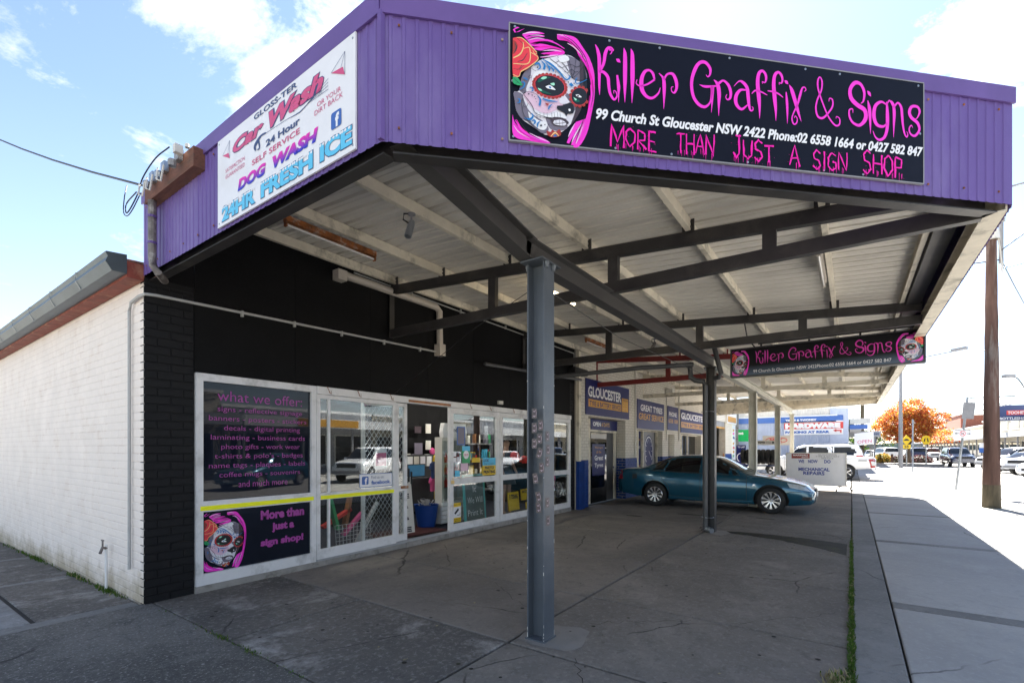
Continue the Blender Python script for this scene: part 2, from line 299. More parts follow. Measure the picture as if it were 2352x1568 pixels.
for _n in ('leaf_o', 'leaf_r', 'leaf_y', 'leaf_g', 'leaf_p', 'grassm'):      # light passes through thin leaves
    _t = M[_n].node_tree; _b = _t.nodes['Principled BSDF']; _o = _t.nodes['Material Output']; _x = _t.nodes.new('ShaderNodeMixShader'); _x.inputs[0].default_value = .5
    _r = _t.nodes.new('ShaderNodeBsdfTranslucent'); _t.links.new(_b.inputs['Base Color'].links[0].from_socket, _r.inputs[0]); _t.links.new(_b.outputs[0], _x.inputs[1]); _t.links.new(_r.outputs[0], _x.inputs[2]); _t.links.new(_x.outputs[0], _o.inputs[0])
# ------------------------------------------------------------------ object helpers
OFF = {}
def tag(o, label=None, cat=None, group=None, kind=None):
    if label: o['label'] = label
    if cat: o['category'] = cat
    if group: o['group'] = group
    if kind: o['kind'] = kind
    return o
SH = [0, 0, 0]      # shift applied to whatever is built next
def thing(name, loc, label, cat, group=None, rz=0):
    loc = (loc[0]+SH[0], loc[1]+SH[1], loc[2]+SH[2])
    o = bpy.data.objects.new(name, None); COL.objects.link(o); o.empty_display_size = .2
    o.location = loc; o.rotation_euler = (0, 0, rz); OFF[o] = V(loc)
    return tag(o, label, cat, group)
SC = [1]
SPLIT = {'posts', 'awning_posts', 'gutter_straps', 'hanger_plates', 'brace', 'shelves', 'ceiling_tubes', 'hangers', 'lamp_holders', 'vent_slats', 'legs', 'leg_marks', 'rail_hooks', 'insulator', 'straps', 'edge_rails', 'cap_bolts', 'sign_edge', 'box_rim', 'white_wires', 'card', 'sign_screws', 'pipe_straps'}
def split(name, vs, fs, m, parent, local):
    """one object per connected piece"""
    par = list(range(len(vs)))
    def find(a):
        while par[a] != a: par[a] = par[par[a]]; a = par[a]
        return a
    for f in fs:
        for i in f[1:]: par[find(i)] = find(f[0])
    gr = {}
    for f in fs: gr.setdefault(find(f[0]), []).append(f)
    SPLIT.discard(name); o = None
    for g in gr.values():
        u = sorted(set(i for f in g for i in f)); mp = {a: i for i, a in enumerate(u)}
        o = mk(SING.get(name, name), [vs[i] for i in u], [tuple(mp[i] for i in f) for f in g], m, parent, local)
    SPLIT.add(name); return o
SING = {'posts': 'post', 'awning_posts': 'awning_post', 'gutter_straps': 'gutter_strap', 'hanger_plates': 'hanger_plate', 'shelves': 'shelf', 'ceiling_tubes': 'ceiling_tube', 'hangers': 'hanger', 'lamp_holders': 'lamp_holder', 'vent_slats': 'vent_slat', 'legs': 'leg', 'leg_marks': 'leg_mark', 'rail_hooks': 'rail_hook', 'straps': 'strap', 'cap_bolts': 'cap_bolt', 'sign_edge': 'edge_strip', 'box_rim': 'rim_strip', 'white_wires': 'wire_loop', 'sign_screws': 'sign_screw', 'pipe_straps': 'pipe_strap'}
def mk(name, vs, fs, m, parent=None, local=False, smooth=False, mis=None):
    """one mesh object; vertices in world coordinates unless local"""
    if name in SPLIT and not mis and not smooth:
        return split(name, vs, fs, m, parent, local)
    if SC[0] != 1: vs = [(v[0]*SC[0], v[1], max(.006, (v[2]-1.6)*SC[0]+1.6)) for v in vs]
    if any(SH) and not local: vs = [(v[0]+SH[0], v[1]+SH[1], v[2]+SH[2]) for v in vs]
    me = bpy.data.meshes.new(name)
    if parent is not None: off = V((0, 0, 0)) if local else OFF.get(parent, V((0, 0, 0)))
    elif local: off = V((0, 0, 0))
    else:
        a = np.array(vs, dtype=float); off = V((float((a[:, 0].min()+a[:, 0].max())/2), float((a[:, 1].min()+a[:, 1].max())/2), float(a[:, 2].min())))
    me.from_pydata([(v[0]-off.x, v[1]-off.y, v[2]-off.z) for v in vs], [], fs)
    ms = m if isinstance(m, (list, tuple)) else [m]
    for q in ms: me.materials.append(M[q] if isinstance(q, str) else q)
    if mis: me.polygons.foreach_set('material_index', mis)
    if smooth:
        me.polygons.foreach_set('use_smooth', [True]*len(me.polygons))
        if smooth != 'all': me.set_sharp_from_angle(angle=R(35))
    o = bpy.data.objects.new(name, me); COL.objects.link(o)
    if parent is not None: o.parent = parent; OFF[o] = OFF.get(parent, V((0, 0, 0)))
    else: o.location = off; OFF[o] = V(off)
    return o
class MB:
    def __init__(s): s.v = []; s.f = []; s.m = []; s.cur = 0
    def add(s, vs, fs):
        n = len(s.v); s.v += [tuple(v) for v in vs]; s.f += [tuple(i+n for i in f) for f in fs]; s.m += [s.cur]*len(fs); return s
    def box(s, x0, x1, y0, y1, z0, z1):
        x0, x1 = min(x0, x1), max(x0, x1); y0, y1 = min(y0, y1), max(y0, y1); z0, z1 = min(z0, z1), max(z0, z1)
        return s.add([(x0,y0,z0),(x1,y0,z0),(x1,y1,z0),(x0,y1,z0),(x0,y0,z1),(x1,y0,z1),(x1,y1,z1),(x0,y1,z1)],
            [(3,2,1,0),(4,5,6,7),(0,1,5,4),(1,2,6,5),(2,3,7,6),(3,0,4,7)])
    def bar(s, p, q, w, h, up=(0, 0, 1)):
        p, q, up = V(p), V(q), V(up); d = (q-p).normalized(); a = d.cross(up).normalized(); b = a.cross(d).normalized()
        vs = [e+a*(i*w/2)+b*(j*h/2) for e in (p, q) for i, j in ((-1,-1),(1,-1),(1,1),(-1,1))]
        return s.add(vs, [(0,1,2,3),(7,6,5,4),(4,5,1,0),(5,6,2,1),(6,7,3,2),(7,4,0,3)])
    def chan(s, p, q, w, h, t=.008, side=1, up=(0, 0, 1), web=None):
        """C channel (side +-1) or I section (side 0) built from three plates"""
        p, q, up = V(p), V(q), V(up); d = (q-p).normalized(); a = d.cross(up).normalized(); b = a.cross(d).normalized()
        for k in (-1, 1): s.bar(p+b*k*(h/2-t/2), q+b*k*(h/2-t/2), w, t, b)
        o = a*(side*(w/2-t/2)); s.bar(p+o, q+o, t, h-2*t-.002, b); return s
    def tube(s, pts, r, n=8, cap=True):
        pts = [V(p) for p in pts]; rs = r if isinstance(r, (list, tuple)) else [r]*len(pts); rings = []
        ref = V((0, 0, 1))
        for i, p in enumerate(pts):
            d = (pts[min(i+1, len(pts)-1)]-pts[max(i-1, 0)]).normalized()
            u = ref if abs(d.dot(ref)) < .95 else V((1, 0, 0))
            a = d.cross(u).normalized(); b = a.cross(d).normalized()
            rings.append([p+(a*math.cos(2*math.pi*k/n)+b*math.sin(2*math.pi*k/n))*rs[i] for k in range(n)])
        vs = [v for rg in rings for v in rg]
        fs = [(i*n+k, i*n+(k+1) % n, (i+1)*n+(k+1) % n, (i+1)*n+k) for i in range(len(pts)-1) for k in range(n)]
        if cap: fs += [tuple(range(n))[::-1], tuple((len(pts)-1)*n+k for k in range(n))]
        return s.add(vs, fs)
    def prism(s, poly, O, U, Wv, Nn, dep):
        """polygon (2D) on frame O,U,Wv extruded by dep along Nn (back to front)"""
        O, U, Wv, Nn = V(O), V(U), V(Wv), V(Nn); k = len(poly)
        f = [O+U*x+Wv*y+Nn*dep for x, y in poly]; b = [O+U*x+Wv*y for x, y in poly]
        return s.add(f+b, [tuple(range(k))]+[tuple(range(2*k-1, k-1, -1))]+[(i, i+k, (i+1) % k+k, (i+1) % k) for i in range(k)])
    def lathe(s, prof, c, ax=(0, 0, 1), n=16):
        c, ax = V(c), V(ax).normalized(); a = ax.orthogonal().normalized(); b = ax.cross(a)
        vs = [c+ax*h+(a*math.cos(2*math.pi*k/n)+b*math.sin(2*math.pi*k/n))*r for r, h in prof for k in range(n)]
        return s.add(vs, [(i*n+k, i*n+(k+1) % n, (i+1)*n+(k+1) % n, (i+1)*n+k) for i in range(len(prof)-1) for k in range(n)])
    def sheet(s, pts, fs=None):
        return s.add(pts, fs or [tuple(range(len(pts)))])
    def build(s, name, m, parent=None, **k): return mk(name, s.v, s.f, m, parent, mis=s.m if isinstance(m, (list, tuple)) else None, **k)
class Fr:
    """a flat frame: origin, right, up, outward normal"""
    def __init__(s, O, U, Wv=(0, 0, 1), flip=False):
        s.O = V(O); s.U = V(U).normalized(); s.W = V(Wv).normalized(); s.N = s.U.cross(s.W).normalized()
    def p(s, x, y, d=0): return s.O+s.U*x+s.W*y+s.N*d
    def sub(s, x, y, d=0): return Fr(s.p(x, y, d), s.U, s.W)
FONT = None
def textmesh(body, bold=0, shear=0, space=1, line=1, align='LEFT', res=3):
    c = bpy.data.curves.new('text', 'FONT'); c.body = body; c.offset = bold; c.shear = shear; c.space_character = space
    c.space_line = line; c.align_x = align; c.resolution_u = res; c.fill_mode = 'FRONT'
    o = bpy.data.objects.new('text', c); COL.objects.link(o)
    bpy.context.view_layer.update()
    dg = bpy.context.evaluated_depsgraph_get(); e = o.evaluated_get(dg); me = e.to_mesh()
    vs = [tuple(v.co) for v in me.vertices]; fs = [tuple(p.vertices) for p in me.polygons]
    e.to_mesh_clear(); bpy.data.objects.remove(o); bpy.data.curves.remove(c)
    return vs, fs
def lettering(parent, body, fr, x0, y0, x1, y1, m, bold=.012, shear=0, d=.003, name='lettering', label=None, warp=None, **k):
    vs, fs = textmesh(body, bold, shear, **k)
    if not vs: return None
    a = np.array(vs); mn = a.min(0); mx = a.max(0); sx_ = (x1-x0)/max(1e-6, mx[0]-mn[0]); sy_ = (y1-y0)/max(1e-6, mx[1]-mn[1])
    # one object per word
    par = list(range(len(vs)))
    def find(i):
        while par[i] != i: par[i] = par[par[i]]; i = par[i]
        return i
    for f in fs:
        for i in f[1:]: par[find(i)] = find(f[0])
    rg = {}
    for i in range(len(vs)): r_ = rg.setdefault(find(i), [9e9, -9e9]); r_[0] = min(r_[0], vs[i][0]); r_[1] = max(r_[1], vs[i][0])
    iv = sorted(rg.values()); cutx = []; e = iv[0][1]
    for a_, b_ in iv[1:]:
        if a_-e > .17 and ' ' in body: cutx.append((a_+e)/2)
        e = max(e, b_)
    if cutx:
        o = None; lo = -9e9; gx = lambda f: vs[f[0]][0]
        for hi in cutx+[9e9]:
            g = [f for f in fs if lo <= gx(f) < hi]; lo = hi
            if not g: continue
            u = sorted(set(i for f in g for i in f)); mp = {a_: i for i, a_ in enumerate(u)}
            o = mk(name, [fr.p(x0+(vs[i][0]-mn[0])*sx_, y0+(vs[i][1]-mn[1])*sy_, d) for i in u], [tuple(mp[i] for i in f) for f in g], m, parent)
        return o
    q = []
    for v in vs:
        x = x0+(v[0]-mn[0])*sx_; y = y0+(v[1]-mn[1])*sy_
        if warp: x, y = warp(x, y)
        q.append(fr.p(x, y, d))
    o = mk(name, q, fs, m, parent)
    if label: o['label'] = label
    return o
def cr(pts, n=5):
    """Catmull-Rom through control points (any dimension)"""
    P = [np.array(p, float) for p in pts]
    if len(P) < 3: return P
    P = [2*P[0]-P[1]]+P+[2*P[-1]-P[-2]]; out = []
    for i in range(1, len(P)-2):
        for t in np.linspace(0, 1, n, endpoint=False):
            a, b, c, d = P[i-1:i+3]
            out.append(.5*((2*b)+(c-a)*t+(2*a-5*b+4*c-d)*t*t+(3*b-a-3*c+d)*t**3))
    out.append(P[-2]); return out
def ribbon(mb, pts, fr, d=.003, n=5, sc=1):
    """pts: (x, y, width) smoothed stroke with changing width, flat on a frame"""
    q = cr(pts, n); L = []; Rr = []
    for i, p in enumerate(q):
        t = q[min(i+1, len(q)-1)][:2]-q[max(i-1, 0)][:2]; l = np.hypot(*t) or 1; nn = np.array((-t[1], t[0]))/l
        w = max(.0004, abs(p[2])/2)
        L.append(fr.p(*(p[:2]+nn*w), d)); Rr.append(fr.p(*(p[:2]-nn*w), d))
    k = len(q); mb.add(L+Rr, [(i+k, i+1+k, i+1, i) for i in range(k-1)])
def arc(cx, cy, r, a0, a1, n=10, ry=None): return [(cx+r*math.cos(R(a0+(a1-a0)*i/n)), cy+(ry or r)*math.sin(R(a0+(a1-a0)*i/n))) for i in range(n+1)]
def panel(name, parent, fr, x0, x1, y0, y1, th, m, label=None):
    mb = MB(); mb.prism([(x0, y0), (x1, y0), (x1, y1), (x0, y1)], fr.p(0, 0, -th), fr.U, fr.W, fr.N, th); o = mb.build(name, m, parent)
    if label: o['label'] = label
    return o
def flat(parent, poly, fr, m, d=.002, name='print'):
    return mk(name, [fr.p(x, y, d) for x, y in poly], [tuple(range(len(poly)))], m, parent)
def dupobj(o, parent=None):
    c = o.copy(); COL.objects.link(c)
    if parent is not None: c.parent = parent
    for ch in list(o.children): dupobj(ch, c)
    return c
# ---- brickwork: courses of real bricks on a frame; the nearest ones single objects
BRICKMESH = {}
def brickmesh(w, m, dp=.007):
    key = (round(w, 3), m, dp)
    if key in BRICKMESH: return BRICKMESH[key]
    h = .076; b = .004; d = dp
    o = [(0, 0), (w, 0), (w, h), (0, h)]; i = [(b, b), (w-b, b), (w-b, h-b), (b, h-b)]
    vs = [(x, 0, y) for x, y in o]+[(x, -d, y) for x, y in i]
    me = bpy.data.meshes.new('brick'); me.from_pydata(vs, [], [(4,5,6,7),(0,1,5,4),(1,2,6,5),(2,3,7,6),(3,0,4,7)])
    me.materials.append(M[m]); BRICKMESH[key] = me; return me
def bricks(parent, fr, x0, x1, z0, z1, matf, single, holes=(), limit=300, bw=.23, zref=0, dp=.007):
    """matf(x,z)->material; single(x,z,worldpos)->distance key, smallest 'limit' become objects"""
    out = []; row = int(math.floor((z0-zref)/.086)); z = zref+row*.086
    while z < z1-.02:
        a = max(z, z0); h = min(z+.076, z1)-a
        if h > .03:
            x = x0-(.12 if row % 2 else 0)
            while x < x1-.01:
                l = max(x, x0); r = min(x+bw, x1)
                if r-l > .03:
                    cx, cz = (l+r)/2, a+h/2; ok = True
                    for hx0, hx1, hz0, hz1 in holes:
                        if r > hx0+.02 and l < hx1-.02 and cz > hz0 and cz < hz1: 
                            if l < hx0-.05: r = hx0
                            elif r > hx1+.05: l = hx1
                            else: ok = False
                    if ok and r-l > .03: out.append((l, r, a, h))
                x += bw+.01
        z += .086; row += 1
    C = cam.location
    out.sort(key=lambda b: (fr.p((b[0]+b[1])/2, b[2])-C).length)
    k = 0; mb = {}
    rot = math.atan2(fr.U.y, fr.U.x)
    for l, r, a, h in out:
        m = matf((l+r)/2, a)
        if k < limit and single and h > .07:
            me = brickmesh(r-l, m, dp); o = bpy.data.objects.new('brick', me); COL.objects.link(o); o.parent = parent
            o.location = fr.p(l, a, 0)-OFF.get(parent, V((0, 0, 0))); o.rotation_euler = (0, 0, rot); k += 1
        else:
            b = .004; d = dp
            q = [fr.p(x, y, 0) for x, y in ((l, a), (r, a), (r, a+h), (l, a+h))]+[fr.p(x, y, d) for x, y in ((l+b, a+b), (r-b, a+b), (r-b, a+h-b), (l+b, a+h-b))]
            mb.setdefault(m, MB()).add(q, [(4,5,6,7),(0,1,5,4),(1,2,6,5),(2,3,7,6),(3,0,4,7)])
    for m, b in mb.items(): b.build('brick_courses', m, parent)['kind'] = 'stuff'
    return k
def ribbed(mb, fr, x0, x1, y0, y1, pitch=.076, rw=.026, dp=.007, edge=.006, ny=1, topf=None, botf=None):
    """profiled sheet standing on a frame, ribs run along W"""
    xs = [(x0, 0)]; x = x0+pitch/2
    while x < x1-rw:
        xs += [(x, 0), (x+edge, dp), (x+rw-edge, dp), (x+rw, 0)]; x += pitch
    xs.append((x1, 0)); tf = topf or (lambda x: y1); bf = botf or (lambda x: y0)
    k = len(xs); vs = [fr.p(x, bf(x), d) for x, d in xs]+[fr.p(x, tf(x), d) for x, d in xs]
    mb.add(vs, [(i, i+1, i+1+k, i+k) for i in range(k-1)])
def corrug(mb, fr, x0, x1, y0, y1, pitch=.076, dp=.018, seg=4, topf=None):
    n = int((x1-x0)/pitch*seg); tf = topf or (lambda x: y1)
    vs = []; 
    for t in (0, 1):
        for i in range(n+1):
            x = x0+(x1-x0)*i/n; vs.append(fr.p(x, tf(x) if t else y0, dp/2*math.sin(2*math.pi*i/seg)))
    k = n+1; mb.add(vs, [(i, i+1, i+1+k, i+k) for i in range(n)])
# ================================================================== GROUND
FX = V((1, 0, 0)); FY = V((0, 1, 0)); UP = V((0, 0, 1))
mb = MB(); mb.sheet([(-60, -400, -.30), (700, -400, -.30), (700, 500, -.30), (-60, 500, -.30)])
mb.build('ground', 'ground', local=True)['kind'] = 'structure'
def wob(n, a): 
    random.seed(n); return [random.uniform(-a, a) for _ in range(400)]
def slab(parent, x0, x1, y0, y1, z, m, g=.006, name='slab', th=.05, e=.010, zf=None):
    """slab with a softened arris"""
    x0 += g; x1 -= g; y0 += g; y1 -= g; zf = zf or (lambda x, y: 0)
    o = [(x0, y0), (x1, y0), (x1, y1), (x0, y1)]; i = [(x0+e, y0+e), (x1-e, y0+e), (x1-e, y1-e), (x0+e, y1-e)]
    vs = [(x, y, z-th+zf(x, y)) for x, y in o]+[(x, y, z-e*.7+zf(x, y)) for x, y in o]+[(x, y, z+zf(x, y)) for x, y in i]
    return mk(name, vs, [(0,1,5,4),(1,2,6,5),(2,3,7,6),(3,0,4,7),(4,5,9,8),(5,6,10,9),(6,7,11,10),(7,4,8,11),(8,9,10,11)], m, parent)
fore = MB(); fore.sheet([(1.8, -.05, -.03), (34.9, -.05, -.03), (34.9, 6.3, -.03), (1.8, 6.3, -.03)])
fo = fore.build('forecourt', 'joint'); fo['kind'] = 'structure'
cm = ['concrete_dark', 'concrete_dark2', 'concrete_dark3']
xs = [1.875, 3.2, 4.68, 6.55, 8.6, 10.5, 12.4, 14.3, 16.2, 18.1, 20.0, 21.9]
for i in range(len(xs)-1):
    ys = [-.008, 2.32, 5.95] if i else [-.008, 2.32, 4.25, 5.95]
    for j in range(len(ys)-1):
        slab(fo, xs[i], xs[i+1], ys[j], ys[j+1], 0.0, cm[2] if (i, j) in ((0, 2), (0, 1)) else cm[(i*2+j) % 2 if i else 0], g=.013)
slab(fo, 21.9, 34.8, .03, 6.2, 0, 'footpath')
ag = MB(); ag.sheet([(-6, -8, 0), (1.87, -8, 0), (1.87, 5.9, 0), (1.79, 5.93, 0), (-6, 5.93, 0)]); ag.sheet([(1.87, -8, 0), (3.2, -8, 0), (3.2, -.06, 0), (1.87, -.06, 0)])
o = ag.build('aggregate_apron', 'aggregate'); o['kind'] = 'structure'
# small near slabs between the apron joint and the camera
# footpath
fp = MB(); fp.sheet([(3.2, -3.5, -.03), (90, -3.5, -.03), (90, .04, -.03), (3.2, .04, -.03)])
fpo = fp.build('footpath', 'joint'); fpo['kind'] = 'structure'
X = [3.21, 6.14, 6.38, 10.35, 10.55, 14.8, 14.98, 19.2, 19.38, 23.5, 28, 33, 40, 50, 62, 88]
for i in range(len(X)-1):
    slab(fpo, X[i], X[i+1], -3.35, -.338, 0, 'band' if X[i+1]-X[i] < .3 else 'footpath', g=.006)
for a, b in ((3.21, 4.35), (4.35, 6.3), (6.3, 9.2), (9.2, 14), (14, 20), (20, 30), (30, 50), (50, 88)):
    slab(fpo, a, b, -.330, -.012, 0, 'band', g=.003)
kb = MB(); kb.box(3.2, 160, -3.5, -3.36, -.14, .0); kb.build('kerb', 'kerb', fpo)
rd = MB(); rd.sheet([(-60, -14, -.12), (400, -14, -.12), (400, -3.5, -.12), (-60, -3.5, -.12)]); rd.build('road', 'asphalt')['kind'] = 'structure'
fp2 = MB(); fp2.box(-60, 400, -16.2, -14, -.14, .0); fp2.build('opposite_footpath', 'footpath')['kind'] = 'structure'
# side lane slabs (falls away gently from the corner)
sl = MB(); zf = lambda x, y: -.027*(y-5.9)
sl.sheet([(-6, 5.93, -.012), (1.79, 5.93, -.012), (1.79, 22, -.45), (-6, 22, -.45)]); so = sl.build('side_lane', 'joint'); so['kind'] = 'structure'
slab(so, -6, 1.785, 5.93, 6.14, 0, 'band', g=.002, zf=zf)
ysl = [6.14, 8.3, 8.42, 10.6, 10.72, 13.2, 15.6, 18, 21]
for i in range(len(ysl)-1):
    thin = ysl[i+1]-ysl[i] < .2
    slab(so, -6, 1.02, ysl[i], ysl[i+1], 0, 'band' if thin else 'side_slab', g=.003, zf=zf)
    slab(so, 1.05, 1.785, ysl[i], ysl[i+1], 0, 'concrete_dark3' if i % 2 == 0 else 'band', g=.002, zf=zf)
# wet stain with moss running from the downpipe foot to the footpath
random.seed(3)
up_, lo_ = [], []
for i in range(31):
    t = i/30; x = 9.85+.35*math.sin(t*2.4)-t*.9; y = 2.12-t*2.06; w = .10+.42*t**1.4+random.uniform(-.03, .03)
    up_.append((x+w, y, .002)); lo_.append((x-w*.9+random.uniform(-.03, .03), y, .002))
mk('water_stain', up_+lo_[::-1], [tuple(range(62))], 'wet', fo)
# cement patch round the near column foot
pp = [(3.29, 1.97), (3.31, 1.84), (3.37, 1.79), (3.46, 1.77), (3.58, 1.80), (3.66, 1.83), (3.79, 1.86), (3.83, 1.97), (3.76, 2.13), (3.70, 2.30), (3.55, 2.34), (3.40, 2.31), (3.30, 2.29), (3.27, 2.12)]
mk('cement_patch', [(x, y, .003) for x, y in pp], [tuple(range(len(pp)))], 'patch', fo)
pp = [(9.35, 1.95), (9.7, 1.85), (9.95, 1.98), (9.9, 2.25), (9.5, 2.3)]
mk('cement_patch', [(x, y, .003) for x, y in pp], [tuple(range(len(pp)))], 'patch', fo)
# hand made cracks and gum spots
random.seed(31)
cmb = MB(); gfr = Fr((0, 0, 0), (1, 0, 0), (0, 1, 0))
for p_, q_, w_ in (((2.05, 4.2), (2.5, 3.3), .004), ((3.98, 1.95), (4.6, 1.2), .004), ((4.7, .9), (5.6, .1), .004), ((2.3, 5.4), (3.15, 4.9), .004), ((5.0, 4.8), (6.4, 3.9), .003), ((7.2, 1.8), (8.4, .8), .004), ((3.25, 1.7), (2.5, 1.2), .005), ((3.9, 2.5), (4.6, 3.6), .003), ((10.8, 5.0), (12.2, 3.6), .004)):
    n_ = 14; cmb_pts = []
    for i in range(n_+1): t_ = i/n_; cmb_pts.append((p_[0]*(1-t_)+q_[0]*t_+random.gauss(0, .018), p_[1]*(1-t_)+q_[1]*t_+random.gauss(0, .018), w_*random.uniform(.5, 1.6)))
    ribbon(cmb, cmb_pts, gfr, .0025, 2)
cmb.build('surface_cracks', 'joint', fo)['kind'] = 'stuff'
cmb = MB()
for _ in range(150):
    x, y, r = random.uniform(2, 11), random.uniform(.2, 5.6), random.uniform(.008, .022); cmb.add([(x+r*math.cos(t)*random.uniform(.8, 1.1), y+r*math.sin(t)*random.uniform(.8, 1.1), .003) for t in [i*.9 for i in range(7)]], [tuple(range(7))])
cmb.build('gum_spots', 'wet', fo)['kind'] = 'stuff'
cmb = MB()
for k in range(5): ribbon(cmb, [(22+i*9, -5.2-k*1.9+random.gauss(0, .12), .03) for i in range(12)], gfr, -.116, 2)
for k in range(12): x = random.uniform(20, 80); ribbon(cmb, [(x+random.gauss(0, .1), -3.6-i*1.3, .03) for i in range(7)], gfr, -.115, 2)
tag(cmb.build('road_seals', 'joint'), 'dark crack seal lines on the road surface', 'road marks', kind='stuff')
# tyre marks and drips
random.seed(12)
for x, y, a, b in ((11.9, 3.2, .10, .3), (12.3, 2.6, .08, .25), (10.9, 4.2, .09, .22), (12.2, 1.6, .07, .22)):
    mk('oil_mark', [(x+a*math.cos(t)*random.uniform(.8, 1.1), y+b*math.sin(t)*random.uniform(.8, 1.1), .002) for t in [i*.52 for i in range(12)]], [tuple(range(12))], 'wet', fo)
def grass(name, pts, n, h, spread, label, cat='weeds', straw=.1):
    """tufts along a polyline of (x, y, z, density)"""
    random.seed(hash(label) % 999 if False else len(label)); vs, fs, mi = [], [], []
    for _ in range(n):
        i = random.randrange(len(pts)-1); t = random.random(); p = [pts[i][k]*(1-t)+pts[i+1][k]*t for k in range(4)]
        if random.random() > p[3]: continue
        x = p[0]+random.gauss(0, spread); y = p[1]+random.gauss(0, spread); z = p[2]
        H = h*random.uniform(.4, 1.3)*(.5+p[3]*.5); a = random.uniform(0, 6.28); w = .0035+h*.03; l = random.uniform(.2, 1.2)*H
        dx, dy = math.cos(a), math.sin(a); s = len(vs)
        vs += [(x-dy*w, y+dx*w, z), (x+dy*w, y-dx*w, z), (x+dx*l*.4+dy*w*.7, y+dy*l*.4-dx*w*.7, z+H*.7), (x+dx*l*.4-dy*w*.7, y+dy*l*.4+dx*w*.7, z+H*.7), (x+dx*l, y+dy*l, z+H)]
        fs += [(s, s+1, s+2, s+3), (s+3, s+2, s+4)]; mi += [1 if random.random() < straw else 0]*2
    o = mk(name, vs, fs, ['grassm', 'strawm'], mis=mi); tag(o, label, cat, kind='stuff'); return o
grass('grass_strip', [(3.3, .0, 0, .6), (3.9, .0, 0, 1), (4.6, .0, 0, .9), (5.2, 0, 0, .55), (5.3, 0, 0, .9), (5.9, 0, 0, .25), (6.3, 0, 0, 1), (7.0, 0, 0, .4), (7.6, .0, 0, .9), (9.4, 0, 0, .75), (10.2, 0, 0, .2), (16, 0, 0, .12)], 8000, .030, .010, 'strip of bright green grass growing in the joint between forecourt and footpath', 'grass', .08)
grass('straw_tuft', [(3.55, .1, 0, 1), (4.05, .08, 0, 1)], 420, .05, .035, 'tuft of dry straw coloured grass at the near end of the green strip', 'grass', .75)
grass('wall_weeds', [(1.77, 6.3, -.01, .15), (1.76, 6.75, -.02, .5), (1.76, 6.95, -.03, .85), (1.76, 7.15, -.04, .5), (1.76, 7.7, -.05, .3), (1.76, 8.2, -.06, .8), (1.76, 8.5, -.07, .2), (1.76, 9.8, -.1, .2), (1.76, 10.2, -.12, .9), (1.76, 10.6, -.13, .9), (1.76, 13, -.19, .4)], 1300, .05, .018, 'green weeds growing along the foot of the white brick side wall', 'weeds', .1)
grass('crack_weeds', [(1.87, 5.65, 0, .3), (1.87, 5.2, 0, .1), (1.87, 4.35, 0, .9), (1.87, 4.2, 0, .1), (1.87, 3.85, 0, .8), (1.87, 3.6, 0, .1), (1.87, 3.1, 0, .4)], 500, .022, .016, 'small weeds in the dark joint left of the near column', 'weeds', .1)
# ================================================================== SIGN SHOP BUILDING
YF = 5.9
shop = thing('sign_shop', (6.4, 7.9, 0), 'black fronted corner sign shop with white painted brick side wall', 'shop building')
ff = Fr((0, YF, 0), (1, 0, 0))            # front plane, normal -Y
sw = Fr((1.80, 22, -.45), (0, -1, 0))       # side plane, normal -X
assert ff.N.y < 0 and sw.N.x < 0
mb = MB(); mb.box(1.807, 2.0, YF+.12, 22, -.5, 3.34); so_ = mb.build('side_wall', 'white_mortar', shop)
sfr = Fr((1.807, 22, 0), (0, -1, 0))
bricks(shop, sfr, .2, 22-YF-.0, -.40, 3.3, lambda x, z: 'white_brick', True, limit=215, dp=.0025)
mb = MB(); mb.box(1.808, 2.26, YF+.007, YF+.3, 0, 3.36); mb.build('corner_pier', 'black_brick', shop)
pf = Fr((0, YF+.007, 0), (1, 0, 0))
bricks(shop, pf, 1.80, 2.25, .005, 3.3, lambda x, z: 'black_brick', True, limit=84, dp=.008)
mb = MB(); mb.box(10.87, 11.14, YF+.007, YF+.3, 0, 3.3); mb.build('end_pier', 'black_brick', shop)
bricks(shop, pf, 10.86, 11.13, .005, 3.2, lambda x, z: 'black_brick', False, limit=0, dp=.007)
# black sheet cladding above the windows
wl = [2.26, 3.43, 4.62, 5.82, 7.02, 8.22, 9.42, 10.86]
for i in range(len(wl)-1):
    mb = MB(); mb.box(wl[i]+.002, wl[i+1]-.002, YF-.004, YF+.02, 2.44, 4.36 if i else 4.235); mb.build('cladding_panel', 'black_wall', shop)
mb = MB(); mb.box(1.81, 2.256, YF-.002, YF+.02, 3.36, 4.235); mb.box(10.864, 11.13, YF-.002, YF+.02, 3.28, 4.4); mb.box(2.26, 10.86, YF+.025, YF+.12, 2.44, 4.235); mb.build('upper_wall', 'black_wall', shop)
# plinth
mb = MB(); mb.box(2.262, 5.30, YF-.03, YF+.25, -.02, .075); mb.box(5.30, 10.85, YF-.05, YF+.25, -.02, .085); mb.build('plinth', 'plinth', shop)
# parts of the glazed front: helper frames
FD = .07
def frame(parent, x0, x1, z0, z1, rails=(), mull=(), w=.06, y0=YF-.03, y1=YF+.04, m='alu', bw=None, name='window_frame', tw=None):
    bw = bw or w; tw = tw or w
    mb = MB(); mb.box(x0, x0+w, y0, y1, z0, z1); mb.box(x1-w, x1, y0, y1, z0, z1)
    mb.box(x0+w, x1-w, y0+.002, y1-.002, z0, z0+bw); mb.box(x0+w, x1-w, y0+.002, y1-.002, z1-tw, z1)
    for a, b in rails: mb.box(x0+w, x1-w, y0+.002, y1-.002, a, b)
    for a, b in mull: mb.box(a, b, y0-.002, y1+.002, z0+bw, z1-tw)
    return mb.build(name, m, parent)
def pane(parent, x0, x1, z0, z1, y=YF+.01, m='glass', name='window_pane'):
    mb = MB(); mb.box(x0, x1, y, y+.006, z0, z1); return mb.build(name, m, parent)
